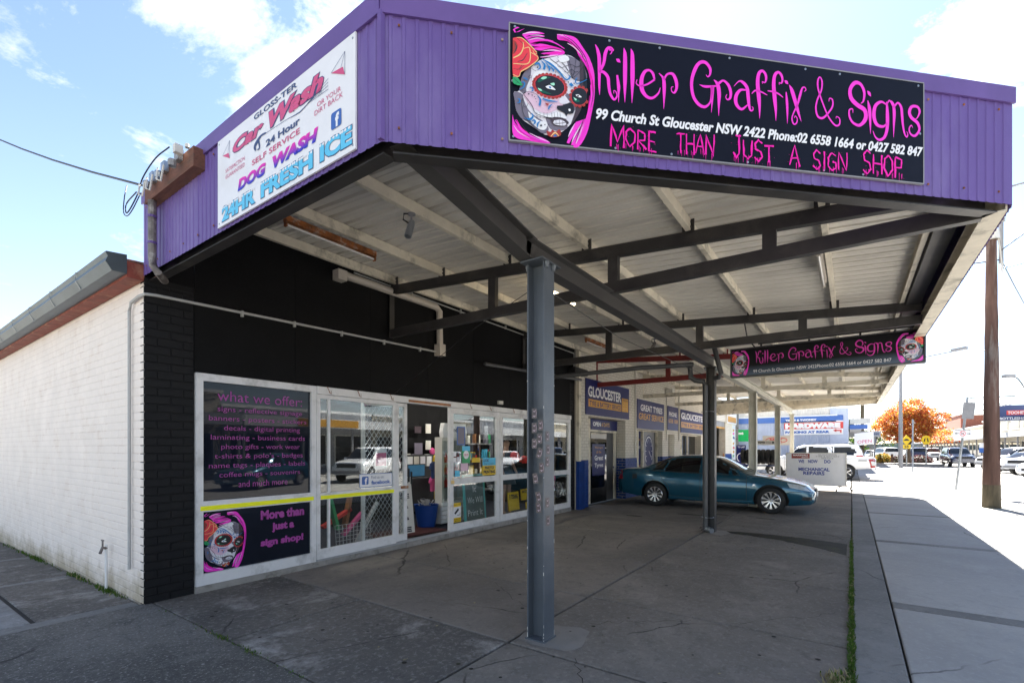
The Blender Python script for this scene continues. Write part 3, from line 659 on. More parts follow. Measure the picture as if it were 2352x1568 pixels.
# fixed display window with printed film
f1 = frame(shop, 2.27, 3.715, .075, 2.435, rails=[(.89, 1.01)], bw=.125, tw=.085, w=.07)
pane(f1, 2.34, 3.645, 1.01, 2.35, m='film'); pane(f1, 2.34, 3.645, .20, .89, m='film')
for x0, x1, zz_ in ((2.31, 3.675, .93), (3.78, 5.05, .93)):
    panel('yellow_tape', shop, ff, x0, x1, zz_-.024, zz_+.026, .004, 'yellow').location.y -= .034
# window text
wf = Fr((0, YF+.009, 0), (1, 0, 0))
rows = ['signs - reflective signage', 'banners - posters - stickers', 'decals - digital printing', 'laminating - business cards', 'photo gifts - work wear', "t-shirts & polo's - badges", 'name tags - plaques - labels', 'coffee mugs - souvenirs', 'and much more']
lettering(shop, 'what we offer:', wf, 2.50, 2.145, 3.53, 2.265, 'pinkW', bold=-.004)
hx = [(2.50, 3.53), (2.41, 3.59), (2.57, 3.50), (2.43, 3.57), (2.54, 3.50), (2.47, 3.54), (2.41, 3.575), (2.52, 3.50), (2.73, 3.33)]
for i, rw in enumerate(rows):
    z = 2.045-i*.1085; lettering(shop, rw, wf, hx[i][0], z-.038, hx[i][1], z+.038, 'pinkW', bold=-.004)
for i, (rw, a, b) in enumerate((('More than', 2.99, 3.56), ('just a', 3.13, 3.42), ('sign shop!', 2.99, 3.55))):
    z = .72-i*.175; lettering(shop, rw, wf, a, z, b, z+.115-(.0 if i != 1 else -.01), 'pinkW', bold=.05)
# sliding screens
f2 = frame(shop, 3.72, 5.10, .10, 2.33, rails=[(.90, .99)], mull=[(3.90, 3.925)], bw=.13, w=.055, y0=YF-.03, y1=YF+.01)
pane(f2, 3.775, 5.045, .23, .90, y=YF-.01); pane(f2, 3.775, 5.045, .99, 2.275, y=YF-.01)
f3 = frame(shop, 5.105, 5.335, .12, 2.32, rails=[(.92, 1.0)], bw=.10, w=.055, y0=YF-.02, y1=YF+.03)
pane(f3, 5.16, 5.28, .22, .92, y=YF+.0); pane(f3, 5.16, 5.28, 1.0, 2.265, y=YF+.0)
f4 = frame(shop, 4.52, 5.40, .14, 2.30, rails=[(.93, 1.0)], bw=.08, w=.05, y0=YF+.05, y1=YF+.09)
# diamond security mesh
mb = MB()
for x0, x1 in ((4.57, 5.35),):
    p = .085
    for sgn in (1, -1):
        n = int((x1-x0+2.1)/p)+2
        for i in range(-1, n):
            # line z - .2 = sgn*1.45*(x - c)
            c0 = x0+(i*p if sgn > 0 else i*p); pts = []
            for z in np.arange(.21, 2.26, .085*1.3/2):
                x = c0-(z-.21)/1.3*1 if sgn > 0 else c0-1.6+(z-.21)/1.3
                if x0 <= x <= x1: pts.append((x, YF+.07, z))
            if len(pts) > 1: mb.bar(pts[0], pts[-1], .005, .009, (0, 1, 0))
mb.build('security_mesh', 'zinc', shop)['kind'] = 'stuff'
mb = MB(); mb.box(3.72, 10.86, YF-.05, YF+.06, 2.335, 2.435); mb.build('head_rail', 'alu', shop)
mb = MB(); mb.box(5.34, 6.34, YF-.052, YF-.03, 2.35, 2.39); mb.build('timber_strip', 'wood', shop)
mb = MB(); mb.box(3.72, 10.86, YF-.045, YF+.10, .075, .10); mb.box(3.72, 6.5, YF-.02, YF-.01, .10, .112); mb.box(3.72, 6.5, YF+.03, YF+.04, .10, .112); mb.build('door_track', 'alu_dark', shop)
f5 = frame(shop, 6.34, 7.83, .10, 2.33, rails=[(.94, 1.05)], bw=.12, w=.10, y0=YF-.025, y1=YF+.03)
pane(f5, 6.44, 7.73, .22, .94); pane(f5, 6.44, 7.73, 1.05, 2.27)
f6 = frame(shop, 7.85, 10.86, .085, 2.33, rails=[(.94, 1.05)], mull=[(9.62, 9.70)], bw=.14, w=.09, y0=YF-.03, y1=YF+.02)
for a, b in ((7.94, 9.62), (9.70, 10.77)): pane(f6, a, b, .225, .94); pane(f6, a, b, 1.05, 2.27)
mb = MB(); mb.bar((5.37, YF-.02, 1.05), (5.37, YF-.02, 1.27), .03, .02, (0, 1, 0)); mb.bar((5.40, YF-.05, 1.02), (5.40, YF-.05, 1.22), .015, .03, (0, 1, 0)); mb.build('door_handle', 'black', shop)
mb = MB(); mb.box(5.20, 5.34, YF-.045, YF-.02, .955, .995); mb.build('lock_plate', 'rust', shop)
mb = MB(); mb.box(6.375, 6.425, YF-.06, YF-.025, .96, 1.02); mb.tube([(6.385, YF-.04, 1.02), (6.385, YF-.04, 1.06), (6.415, YF-.04, 1.06), (6.415, YF-.04, 1.02)], .004, 6); mb.build('padlock', 'goldP', shop)
# room behind the glass
mb = MB(); mb.box(2.05, 11.1, YF+.12, 11.5, .02, .075); mb.build('shop_floor', 'carpet', shop)
mb = MB(); mb.box(5.3, 6.6, YF+.12, 7.0, .078, .085); mb.build('doormat', 'matred', shop)
mb = MB(); mb.box(2.05, 11.1, 11.5, 11.6, 0, 3); mb.box(11.0, 11.1, YF+.13, 11.5, 0, 3); mb.box(2.02, 2.06, YF+.3, 11.5, 0, 3); mb.build('inner_wall', 'black_wall', shop)
mb = MB(); mb.box(2.02, 11.1, YF+.12, 11.6, 2.75, 2.8); mb.build('ceiling', 'dgrey', shop)
mb = MB()
for x, y in ((3.2, 7.3), (5.2, 7.5), (7.4, 7.1), (9.2, 7.1)): mb.box(x, x+1.1, y, y+.05, 2.68, 2.71)
mb.build('ceiling_tubes', 'lit_white', shop)
mb = MB(); mb.box(10.25, 10.98, 6.42, 6.6, .08, 2.75); o = mb.build('tan_pier', 'tan_brick', shop)
bf = Fr((0, 6.38, 0), (1, 0, 0)); mb = MB(); mb.box(10.22, 10.99, 6.387, 6.41, .08, 2.7); mb.build('tan_brick_backing', 'grey', shop)
bricks(shop, bf, 10.23, 10.98, .1, 2.6, lambda x, z: 'tan_brick', False, dp=.008)
# roof behind, side gutter, fascia board
mb = MB(); mb.box(1.66, 1.80, YF+.0, 22, 3.31, 3.47); o = mb.build('fascia_board', 'rust_red', shop)
gp = [(0, 0), (.03, .0), (.12, .0), (.17, .08), (.15, .13), (.17, .17), (.16, .175), (.135, .13), (.155, .085), (.11, .012), (0, .012)]
mb = MB(); mb.prism([(-x, y) for x, y in gp], (1.66, YF+.0, 3.34), FX, UP, FY, 16); mb.build('gutter', 'gutter', shop)
mb = MB(); mb.prism([(0, 0), (-.12, 0), (-.17, .08), (-.15, .13), (-.165, .175), (0, .19)], (1.66, YF-.006, 3.34), FX, UP, FY, .006); mb.build('gutter_end', 'gut_end', shop)
mb = MB()
for k in range(13):
    y = 6.9+k*1.1; mb.tube([(1.49, y, 3.42), (1.485, y, 3.51), (1.58, y, 3.525), (1.68, y, 3.50)], .006, 5)
    mb.tube([(1.49, y, 3.42), (1.53, y, 3.345)], .006, 5)
mb.build('gutter_straps', 'zinc', shop)
mb = MB(); mb.sheet([(1.62, YF+.1, 3.52), (11.2, YF+.1, 4.0), (11.2, 22, 4.0), (1.62, 22, 3.52)]); mb.build('roof', 'roofgrey', shop)
# conduits, brackets
def conduit(name, pts, r, m, parent, label=None, clips=None, n=8):
    mb = MB(); mb.tube(pts, r, n)
    if clips:
        for c in clips: mb.box(c[0]-.012, c[0]+.012, c[1]-.02, c[1]+.012, c[2]-.05, c[2]+.02)
    o = mb.build(name, m, parent, smooth=True)
    if label: o['label'] = label
    return o
conduit('conduit', [(1.775, YF+.33, .32), (1.775, YF+.33, 3.05), (1.775, YF+.28, 3.13), (1.775, YF+.06, 3.155), (1.80, YF-.03, 3.17), (1.9, YF-.035, 3.18), (5.98, YF-.035, 3.27)], .016, 'pvc', shop, clips=[(x, YF-.035, 3.18+.0221*(x-1.9)) for x in (2.75, 3.4, 4.1, 4.85, 5.6)])
tx = MB(); tx.tube([(4.05, YF-.07, 4.0), (4.12, YF-.07, 4.04), (5.95, YF-.07, 4.03), (6.03, YF-.07, 3.97), (6.04, YF-.07, 3.36)], .055, 10); tx.box(5.97, 6.11, YF-.14, YF-.0, 3.2, 3.40); tx.box(3.98, 4.12, YF-.14, YF, 3.94, 4.08)
tx.build('cable_duct', 'pvc_cream', shop, smooth=True)
conduit('conduit', [(4.3, YF-.05, 4.13), (11.0, YF-.05, 4.05), (11.0, YF-.05, 3.45)], .013, 'pvc', shop, clips=[(x, YF-.05, 4.12) for x in (5.4, 6.6, 8, 9.3)])
mb = MB(); mb.box(7.78, 7.92, YF-.05, YF-.004, 2.50, 2.57); mb.build('alarm_box', 'offwhite', shop)
mb = MB(); mb.box(10.75, 11.45, YF-.22, YF-.02, 3.50, 3.66); mb.build('dark_box_gutter', 'black', shop)
conduit('drain_pipe', [(7.0, YF-.30, 3.18), (11.2, YF-.15, 3.38)], .035, 'pvc_dark', shop)
# tap on the side wall
tp = thing('garden_tap', (1.77, 6.93, 0), 'rusty garden tap on a white riser at the foot of the side wall', 'tap')
mb = MB(); mb.tube([(1.76, 6.93, -.03), (1.76, 6.93, .5)], .014, 8); mb.build('riser_pipe', 'white', tp)
mb = MB(); mb.tube([(1.76, 6.93, .46), (1.72, 6.90, .48), (1.69, 6.87, .42)], .015, 8); mb.tube([(1.72, 6.9, .48), (1.72, 6.9, .56)], .009, 6); mb.bar((1.72, 6.86, .56), (1.72, 6.94, .56), .012, .012); mb.build('tap_body', 'pipe_rusty', tp)
# ================================================================== AWNING
C1 = V((1.8, 2.2, 0)); C2 = V((4.92, -.95, 0)); C3 = V((23.4, -.95, 0)); C4 = V((27.0, 5.9, 0)); XS = 12.45
zb, zt = 3.36, 4.165
aw = thing('awning', (6, 2, 0), 'purple corrugated corner awning on grey steel trusses in front of the sign shop', 'awning')
aw2 = thing('cream_awning', (18, 2, 0), 'cream painted steel awning in front of the tyre shop', 'awning')
TOP = lambda x: 4.165
fl = Fr((1.8, 5.9, 0), (0, -1, 0)); fc = Fr(C1, C2-C1); fs_ = Fr(C2, C3-C2); fe = Fr(C3, C4-C3)
assert fl.N.x < 0
LCH = (C2-C1).length
for fr, l, nm, sp in ((fl, 3.7, 'left_fascia_sheet', (1.23,)), (fc, LCH, 'corner_fascia_sheet', ())):
    n = 3 if l < 4 else 4
    for i in range(n):
        mb = MB(); a, b = l*i/n, l*(i+1)/n
        ribbed(mb, fr, a, b, zb+.006*math.sin(i*3), 4.115, pitch=.0755, rw=.026, dp=.006)
        mb.build('fascia_sheet', 'purple', aw)
    mb = MB(); mb.prism([(-.004, 4.085), (l+.004, 4.085), (l+.004, 4.2+(.02 if fr is fl else 0)), (-.004, 4.2)], fr.p(0, 0, .007), fr.U, fr.W, fr.N, .014); mb.build('capping', 'purple_flash', aw)
mb = MB(); mb.bar(fc.p(0, 3.365, .008), fc.p(0, 4.1, .008), .03, .03, (1, 0, 0)); mb.build('corner_flashing', 'purple_flash', aw)
mb = MB()
for fr, l in ((fl, 3.7), (fc, LCH)):
    x = .1
    while x < l:
        for z in (3.44, 4.03): 
            c = fr.p(x, z, .008); mb.add([c+fr.U*a+fr.W*b+fr.N*d for d in (0, .006) for a, b in ((-.006, -.006), (.006, -.006), (.006, .006), (-.006, .006))], [(4,5,6,7),(0,1,5,4),(1,2,6,5),(2,3,7,6),(3,0,4,7)])
        x += .30
mb.build('fixing_screws', 'rust', aw)['kind'] = 'stuff'
# street side and far end fascias
mb = MB(); ribbed(mb, fs_, 0, XS-C2.x, zb, 4.2, pitch=.0755, rw=.026, dp=.006); mb.build('street_fascia_sheet', 'purple', aw)
mb = MB(); ribbed(mb, fs_, XS-C2.x+.01, C3.x-C2.x, zb, 4.1, pitch=.0755, rw=.026, dp=.006); mb.build('street_fascia_sheet', 'cream', aw2)
mb = MB(); ribbed(mb, fe, 0, (C4-C3).length, zb, 4.1, pitch=.0755, rw=.026, dp=.006); mb.build('end_fascia_sheet', 'cream', aw2)
# perimeter channels at fascia foot
def perim(parent, fr, l0, l1, m, off=.05, h=.16):
    mb = MB(); mb.chan(fr.p(l0, zb+h/2-.03, -off-.045), fr.p(l1, zb+h/2-.03, -off-.045), .09, h, .01, -1); return mb.build('edge_channel', m, parent)
perim(aw, fl, .0, 3.66, 'black_steel'); perim(aw, fc, .06, LCH-.06, 'black_steel'); perim(aw2, fe, .05, (C4-C3).length-.1, 'cream')
mb = MB(); mb.chan((C2.x-.0, -.86, 3.41), (XS, -.86, 3.41), .13, .16, .01, 1); mb.build('edge_channel', 'cream', aw)
mb = MB(); mb.chan((XS, -.86, 3.41), (C3.x, -.86, 3.41), .13, .16, .01, 1); mb.build('edge_channel', 'cream', aw2)
zc = lambda y: 3.605+.075*(y+.28)      # top chord centre line
# roof sheets: ribs run across (Y), laid in strips
def roofstrip(parent, x0, x1, y0f, y1, m, name='roof_sheet'):
    mb = MB(); xs_ = []; x = x0; p = .19
    xs_.append((x0, 0))
    while x+p < x1+.001:
        xs_ += [(x+.05, 0), (x+.058, .036), (x+.092, .036), (x+.10, 0)]
        if p > .1: xs_ += [(x+.143, 0), (x+.148, .008), (x+.154, .008), (x+.159, 0)]
        x += p
    xs_.append((x1, 0)); k = len(xs_)
    vs = [(x, y0f(x), zc(y0f(x))+.185+d) for x, d in xs_]+[(x, y1, zc(y1)+.185+d) for x, d in xs_]
    mb.add(vs, [(i, i+k, i+1+k, i+1) for i in range(k-1)]); return mb.build(name, m, parent)
def y0f(x):
    if x < C2.x: return C1.y+(x-C1.x)/(C2.x-C1.x)*(C2.y-C1.y)+.06
    if x > C3.x: return C3.y+(x-C3.x)/(C4.x-C3.x)*(C4.y-C3.y)+.05
    return -.62
for a, b in ((1.84, 2.7), (2.7, 3.46), (3.46, 4.22), (4.22, 4.98), (4.98, 5.74), (5.74, 6.5), (6.5, 7.26), (7.26, 8.02), (8.02, 8.78), (8.78, 9.54), (9.54, 10.3), (10.3, 11.06), (11.06, 12.45)):
    roofstrip(aw, a, b, y0f, 5.89, 'soffit')
x = 12.45
while x < 26.6:
    roofstrip(aw2, x, min(x+.95, 26.8), y0f, 5.89, 'soffit'); x += .95
# purlins run along X in lengths between trusses
PY = [5.72, 4.74, 3.59, 2.47, 1.34, .21, -.58]
TX = [5.0, 8.7, 12.4, 16.1, 19.8, 23.4]
for y in PY:
    x0 = 1.84 if y >= 2.2 else C1.x+(y-C1.y)/(C2.y-C1.y)*(C2.x-C1.x)+.1
    z = zc(y)+.06+.058
    seg = [x0]+[t for t in TX if t > x0+.3]
    for a, b in zip(seg, seg[1:]):
        mb = MB(); mb.chan((a+.0, y, z), (b-.004, y, z), .05, .115, .004, 1); mb.build('purlin', 'cream', aw if a < 12.2 else aw2)
    if y > 0: mb = MB(); xe = C3.x+(y-C3.y)/(C4.y-C3.y)*(C4.x-C3.x)-.1; mb.chan((23.4, y, z), (xe, y, z), .05, .115, .004, 1); mb.build('purlin', 'cream', aw2)
# inside gutter along the street edge
mb = MB(); mb.add([(x, y, z) for x in (5.05, 12.4) for y, z in ((-.62, 3.74), (-.62, 3.60), (-.78, 3.60), (-.78, 3.8))], [(0,1,5,4),(1,2,6,5),(2,3,7,6)]); mb.build('box_gutter', 'black_steel', aw)
mb = MB(); mb.add([(x, y, z) for x in (12.4, 23.3) for y, z in ((-.62, 3.74), (-.62, 3.60), (-.78, 3.60), (-.78, 3.8))], [(0,1,5,4),(1,2,6,5),(2,3,7,6)]); mb.build('box_gutter', 'cream', aw2)
mb = MB(); mb.add([(x, y, z) for x in (4.95, 23.4) for y, z in ((-.945, 4.16), (-.70, 4.02), (-.70, 3.80), (-.66, 3.76))], [(0,1,5,4),(1,2,6,5),(2,3,7,6)]); mb.build('light_gap_cover', 'black_steel', aw)  # added cover over the open gap, keeps daylight off the inner fascia
# trusses
def truss(parent, x, m, m2=None, y0=-.80, y1=5.86, w=.075):
    def part(ya, yb, mm):
        mb = MB(); mb.bar((x, ya, zc(ya)), (x, yb, zc(yb)), w, .125); mb.build('top_chord', mm, parent)
        mb = MB(); mb.bar((x, ya, 3.385), (x, yb, 3.385), w, .125); mb.build('bottom_chord', mm, parent)
    if m2: part(y0, 2.0, m); part(2.0, y1, m2)
    else: part(y0 if x > 5.5 else y0, y1, m)
    for y in (3.86, 2.16, .62):
        mb = MB(); mb.bar((x, y, 3.446), (x, y, zc(y)-.06), w-.004, .115, (0, 1, 0)); mb.build('web_post', m2 if (m2 and y > 2) else m, parent)
    mb = MB(); mb.bar((x, y1, 3.32), (x, y1, 4.15), w+.02, .012, (0, 1, 0)); mb.build('end_plate', m2 or m, parent)
    for y in PY[:-1]:
        mb = MB(); mb.box(x-.055, x-.047, y-.06, y+.06, zc(y)+.05, zc(y)+.17); cl_ = mb.build('purlin_cleat', m2 or m, parent)
        for z in (.08, .13): mb = MB(); mb.box(x-.07, x-.055, y-.035, y-.015, zc(y)+z, zc(y)+z+.02); mb.build('cleat_bolt', m2 or m, cl_)
truss(aw, 5.0, 'black_steel'); truss(aw, 8.7, 'black_steel'); truss(aw2, 12.4, 'cream', 'red_steel')
for x in (16.1, 19.8): truss(aw2, x, 'cream')
# main beam: kinked up towards the corner, I section
mb = MB(); zbm = 3.155+.09
mb.chan((3.30, 2.2, zbm), (9.9, 2.2, zbm), .125, .19, .012, 0); mb.build('main_beam', 'beam_steel', aw)
mb = MB(); mb.chan((1.93, 2.2, 3.50), (3.36, 2.2, zbm+.003), .125, .20, .012, 0); mb.build('corner_beam', 'beam_steel', aw)
mb = MB(); mb.chan((9.9, 2.2, zbm), (25.2, 2.2, zbm), .125, .19, .012, 0); mb.build('main_beam', 'cream_col', aw2)
mb = MB()
for x in (5.0, 8.7, 12.4, 16.1, 19.8): mb.add([(x-.05, 2.2, 3.34), (x+.05, 2.2, 3.34), (x+.02, 2.2, 3.46), (x-.02, 2.2, 3.46), (x-.05, 2.21, 3.34), (x+.05, 2.21, 3.34), (x+.02, 2.21, 3.46), (x-.02, 2.21, 3.46)], [(0,1,2,3),(7,6,5,4)])
mb.build('hanger_plates', 'black_steel', aw)
def column(x, y, m, label, foot=True, w=.155, top=3.15, cat='column'):
    c = thing('steel_column', (x, y, 0), label, cat, 'steel columns holding up the awnings')
    a = w/2; mb = MB(); t = .012
    # flanges face the street direction (seen as channel with flat web face)
    mb.box(x-a, x+a, y-a, y-a+t, 0, top-.012); mb.box(x-a, x+a, y+a-t, y+a, 0, top-.012); mb.box(x-.005, x+.005, y-a+t, y+a-t, 0, top-.012)
    mb.build('shaft', m, c)
    mb = MB(); mb.box(x-.15, x+.15, y-.11, y+.11, top-.012, top); mb.build('cap_plate', m, c)
    mb = MB()
    for i in (-1, 1):
        for j in (-1, 1): mb.lathe([(0, -.045), (.014, -.045), (.014, -.02), (.02, -.02), (.02, 0), (0, 0)], (x+i*.055+.0, y+j*.095, top-.012), n=6)
    mb.build('cap_bolts', 'zinc', c)
    return c
col1 = column(3.43, 2.14, 'grey_steel', 'blue grey steel column with skull stickers nearest the camera', w=.165, top=3.15)
mb = MB(); mb.box(3.335, 3.525, 2.045, 2.235, 0, .016); mb.build('base_plate', 'grey_steel', col1)
random.seed(77); mb = MB()
for _ in range(20):
    z = random.random()**2.2*2.2+.01; e_ = random.choice((0, 1, 2)); h_ = random.uniform(.006, .05)*(1.6 if z < .15 else .7); w_ = random.uniform(.002, .006)
    x_, y_ = ((3.3475, 2.2225), (3.3475, 2.0575), (3.5125, 2.0575))[e_]
    if e_ == 2: mb.box(x_-w_, x_+.0006, y_-.0012, y_+.001, z, z+h_)
    else: mb.box(x_-.0012, x_+.001, y_-w_ if e_ == 0 else y_, y_ if e_ == 0 else y_+w_, z, z+h_)
mb.build('chipped_paint', 'offwhite', col1)['kind'] = 'stuff'
col2 = column(9.72, 2.2, 'black_steel', 'dark charcoal steel column with a fat downpipe in front of the sedan', top=3.15)
column(14.5, 2.2, 'cream_col', 'cream column directly behind the sedan bonnet, nearest cream one', w=.19, top=3.15)
column(19.85, 2.2, 'cream_col', 'cream column between the tyre rack and the letter board', w=.17, top=3.15)
column(25.0, 2.2, 'cream_col', 'last cream column at the end of the awning near the white ute', w=.16, top=3.15)
# downpipes at column 2
dp = thing('downpipe', (9.6, 2.28, 0), 'dark round downpipe with two elbows clipped to the second column', 'downpipe')
mb = MB(); mb.tube([(9.60, 2.28, .02), (9.60, 2.28, 2.80), (9.60, 2.31, 2.88), (9.58, 2.46, 2.91), (9.57, 2.54, 2.97), (9.57, 2.56, 3.20)], .05, 12); mb.build('left_pipe', 'pvc_dark', dp, smooth=True)
mb = MB(); mb.tube([(9.62, 2.12, 2.93), (9.55, 2.03, 2.93), (9.52, 1.98, 2.99), (9.5, 2.12, 3.58)], .045, 12); mb.build('right_pipe', 'pvc_dark', dp, smooth=True)
mb = MB(); mb.tube([(9.57, 2.5, 3.22), (9.0, 3.4, 3.16), (8.85, 5.7, 3.12)], .045, 12); mb.build('cross_pipe', 'pvc_dark', dp, smooth=True)
mb = MB(); mb.tube([(9.60, 2.26, .06), (9.50, 2.14, .05)], [.055, .05], 12); mb.build('outlet', 'zinc', dp, smooth=True)
mb = MB()
for z in (.28, 2.3): mb.tube([(9.65+.10*math.cos(a), 2.25+.12*math.sin(a), z) for a in [i*.524 for i in range(13)]], .006, 6)
mb.build('straps', 'zinc', dp)
# hanging wires
mb = MB(); mb.tube([(3.46, 2.3, 2.95), (4.0, 3.35, 2.90), (5.05, 5.85, 2.46)], .0035, 5); tag(mb.build('stay_wire', 'black'), 'thin dark wire running from the near column down to the door head', 'wire')
mb = MB(); mb.tube([(3.5, 2.25, 3.05), (6.2, 2.6, 3.12), (9.5, 2.3, 3.0)], .005, 5); tag(mb.build('stay_wire', 'black'), 'thin dark cable strung between the two charcoal columns under the main beam', 'wire')
# lights
def batten(x0, x1, y, z, lab, m='rust', tube='tube', tip=0):
    t = thing('batten_light', ((x0+x1)/2, y, z), lab, 'strip light', 'fluorescent battens under the awning')
    mb = MB(); mb.box(x0, x1, y-.03, y+.03, z+.03, z+.09); mb.build('batten_body', m, t)
    mb = MB(); mb.box(x0, x0+.02, y-.02, y+.02, z-.02, z+.03); mb.box(x1-.02, x1, y-.02, y+.02, z-.02, z+.03); mb.build('lamp_holders', m, t)
    mb = MB(); mb.tube([(x0+.022, y, z), (x1-.022, y, z)], .013, 8); mb.build('tube', tube, t, smooth=True)
batten(2.60, 3.72, 4.66, 3.86, 'rusty strip light with a bare tube nearest the corner of the awning')
batten(5.75, 6.7, 3.55, 3.86, 'lit strip light glowing warm between the near column and the beam', 'offwhite', 'lit_tube')
batten(5.9, 7.1, .28, 3.62, 'cream strip light on the purlin near the purple fascia end', 'pvc_cream', 'tube')
batten(9.3, 10.6, 4.66, 3.90, 'rusty strip light seen beyond the second truss', 'rust', 'tube')
batten(15.2, 16.0, 3.5, 3.70, 'small white strip light over the tyre shop windows', 'offwhite', 'tube')
def spot(x, y, z, lab, d):
    t = thing('spot_light', (x, y, z), lab, 'spot light', 'tilted can spots under the awning')
    mb = MB(); mb.lathe([(0, 0), (.04, 0), (.04, -.012), (.012, -.02), (.010, -.09), (0, -.09)], (x, y, z), n=12); mb.build('mount', 'grey', t, smooth=True)
    mb = MB(); D = V(d).normalized(); c = V((x, y, z-.10))
    mb.lathe([(0, -.03), (.026, -.03), (.034, .02), (.036, .15), (.03, .15), (.026, .10), (0, .10)], c, D, 14); mb.build('can', 'pipe_rusty' if x > 5 else 'zinc', t, smooth=True)
    mb = MB(); mb.tube([(x, y, z+.0), (x-.07, y+.03, z-.02), (x-.08, y+.03, z-.08), (x-.02, y, z-.11)], .008, 6); mb.build('cable', 'black', t)
spot(3.25, 3.52, 3.90, 'silver spot light tilted down on the third purlin near the corner', (-.35, .0, -1))
spot(9.7, 3.3, 3.85, 'small spot light hanging beyond the second truss', (-.5, .3, -.9))
# ================================================================== TYRE SHOP
ty = thing('tyre_shop', (19, 8, 0), 'cream white brick tyre shop with blue painted dado along the forecourt', 'shop building')
XE = 29.3
HOL = [(11.87, 14.49, -.1, 2.46), (15.49, 18.15, .75, 2.24), (18.85, 19.65, -.1, 2.14), (20.55, 23.9, .7, 2.2), (26.7, 29.3, -.1, 3.1)]
TY = YF-.03
def wallgrid(parent, y, x0, x1, z0, z1, holes, m, th=.12):
    mb = MB(); xs = sorted(set([x0, x1]+[h[0] for h in holes]+[h[1] for h in holes])); zs = sorted(set([z0, z1]+[max(z0, h[2]) for h in holes]+[h[3] for h in holes]))
    for i in range(len(xs)-1):
        for j in range(len(zs)-1):
            cx, cz = (xs[i]+xs[i+1])/2, (zs[j]+zs[j+1])/2
            if not any(h[0] < cx < h[1] and h[2] < cz < h[3] for h in holes): mb.box(xs[i], xs[i+1], y, y+th, zs[j], zs[j+1])
    return mb.build('backing_wall', m, parent)
wallgrid(ty, TY, 11.14, 31.0, 0, 4.3, HOL, 'tyre_mortar', .35)
tf = Fr((0, TY, 0), (1, 0, 0))
for a_, b_ in ((11.14, 11.87), (14.49, 15.49), (18.15, 18.85), (19.65, 20.55), (23.9, 26.7), (29.3, 31.0)):
    mb = MB(); mb.box(a_, b_, TY-.002, TY, 0, 1.245); mb.build('dado_mortar', 'blue_brick', ty)
for a_, b_, c_ in ((15.49, 18.15, .75), (20.55, 23.9, .7)):
    mb = MB(); mb.box(a_, b_, TY-.002, TY, 0, c_); mb.build('dado_mortar', 'blue_brick', ty)
bricks(ty, tf, 11.15, 30.98, .0, 4.2, lambda x, z: 'blue_brick' if z < 1.24 else 'tyre_brick', True, holes=HOL, limit=296, dp=.007)
for hx0, hx1, hz0, hz1 in HOL[:4]:      # brick reveals (right hand side of each opening faces the camera)
    rf = Fr((hx1-.0, TY+.0, 0), (0, -1, 0)); rf = Fr((hx1, TY+.34, 0), (0, -1, 0))
    bricks(ty, rf, 0, .34, max(0, hz0), hz1, lambda x, z: 'blue_brick' if z < 1.24 else 'tyre_brick', False, dp=.006)
mb = MB()
mb.box(11.16, 11.28, YF-.11, YF-.03, 1.26, 4.2); mb.build('corner_mullion', 'cream', ty)
mb = MB(); mb.box(11.16, 11.30, YF-.12, YF-.04, 0, 1.25)
for k in range(4): mb.tube([(11.2+k*.07, YF-.13, .0), (11.2+k*.07, YF-.13, 1.26)], .02, 6)
mb.build('corner_boxing', 'blue_brick', ty)
for x, zt_, mm in ((15.27, 4.2, 'offwhite'), (18.55, 3.6, 'offwhite'), (20.2, 4.0, 'offwhite'), (24.2, 4.2, 'offwhite')):
    conduit('conduit', [(x, YF-.06, 1.3 if x < 16 else 1.9), (x, YF-.06, zt_)], .02, mm, ty)
mb = MB(); mb.box(18.45, 18.75, YF-.32, YF-.06, 3.72, 3.88); mb.build('floodlight', 'offwhite', ty)
# door recess 1
RY = TY+.30; SC[0] = RY/YF
mb = MB(); mb.box(11.87, 11.98, RY-.04, RY+.06, 0, 2.46); mb.box(11.98, 14.3, RY-.035, RY+.05, 2.06, 2.12); mb.box(13.62, 13.74, RY-.04, RY+.06, 0, 2.06); mb.box(14.2, 14.3, RY-.04, RY+.06, 0, 2.46); mb.build('door_frame', 'cream', ty)
panel('transom_panel', ty, Fr((0, RY-.03, 0), (1, 0, 0)), 11.98, 14.2, 2.12, 2.45, .02, 'tyre_blue')
mb = MB(); mb.box(12.0, 13.6, RY, RY+.05, .02, 2.06); mb.box(13.76, 14.18, RY, RY+.05, .02, 2.06); d = mb.build('door', 'dgrey', ty)
mb = MB(); mb.box(13.5, 13.56, RY-.05, RY, 1.0, 1.06); mb.build('handle', 'chrome', d)
SC[0] = 1
def sign(name, label, fr, x0, x1, y0, y1, m, th=.02, cat='sign', group=None):
    t = thing(name, fr.p((x0+x1)/2, y0, 0), label, cat, group); panel('sign_panel', t, fr, x0, x1, y0, y1, th, m); return t
g = Fr((0, TY-.035, 0), (1, 0, 0))
s = sign('wall_sign', 'large deep blue sign reading GLOUCESTER TYRE & BATTERY SERVICE over the first door', g, 11.65, 14.72, 2.52, 3.5, 'tyre_blue')
lettering(s, 'GLOUCESTER', g, 11.78, 3.01, 14.07, 3.31, 'whiteP', bold=.035, d=.004)
flat(s, [(11.8, 2.74), (14.07, 2.74), (14.07, 2.95), (11.8, 2.95)], g, 'amber', .003, 'amber_band')
lettering(s, 'TYRE & BATTERY SERVICE', g, 11.86, 2.77, 14.02, 2.91, 'tyre_blue', bold=.02, d=.005)
flat(s, [(14.12, 2.74), (14.64, 2.74), (14.64, 3.16), (14.12, 3.16)], g, 'amber', .003, 'amber_box')
lettering(s, 'OPENING HOURS', g, 14.16, 3.08, 14.60, 3.12, 'tyre_blue', bold=.01, d=.005)
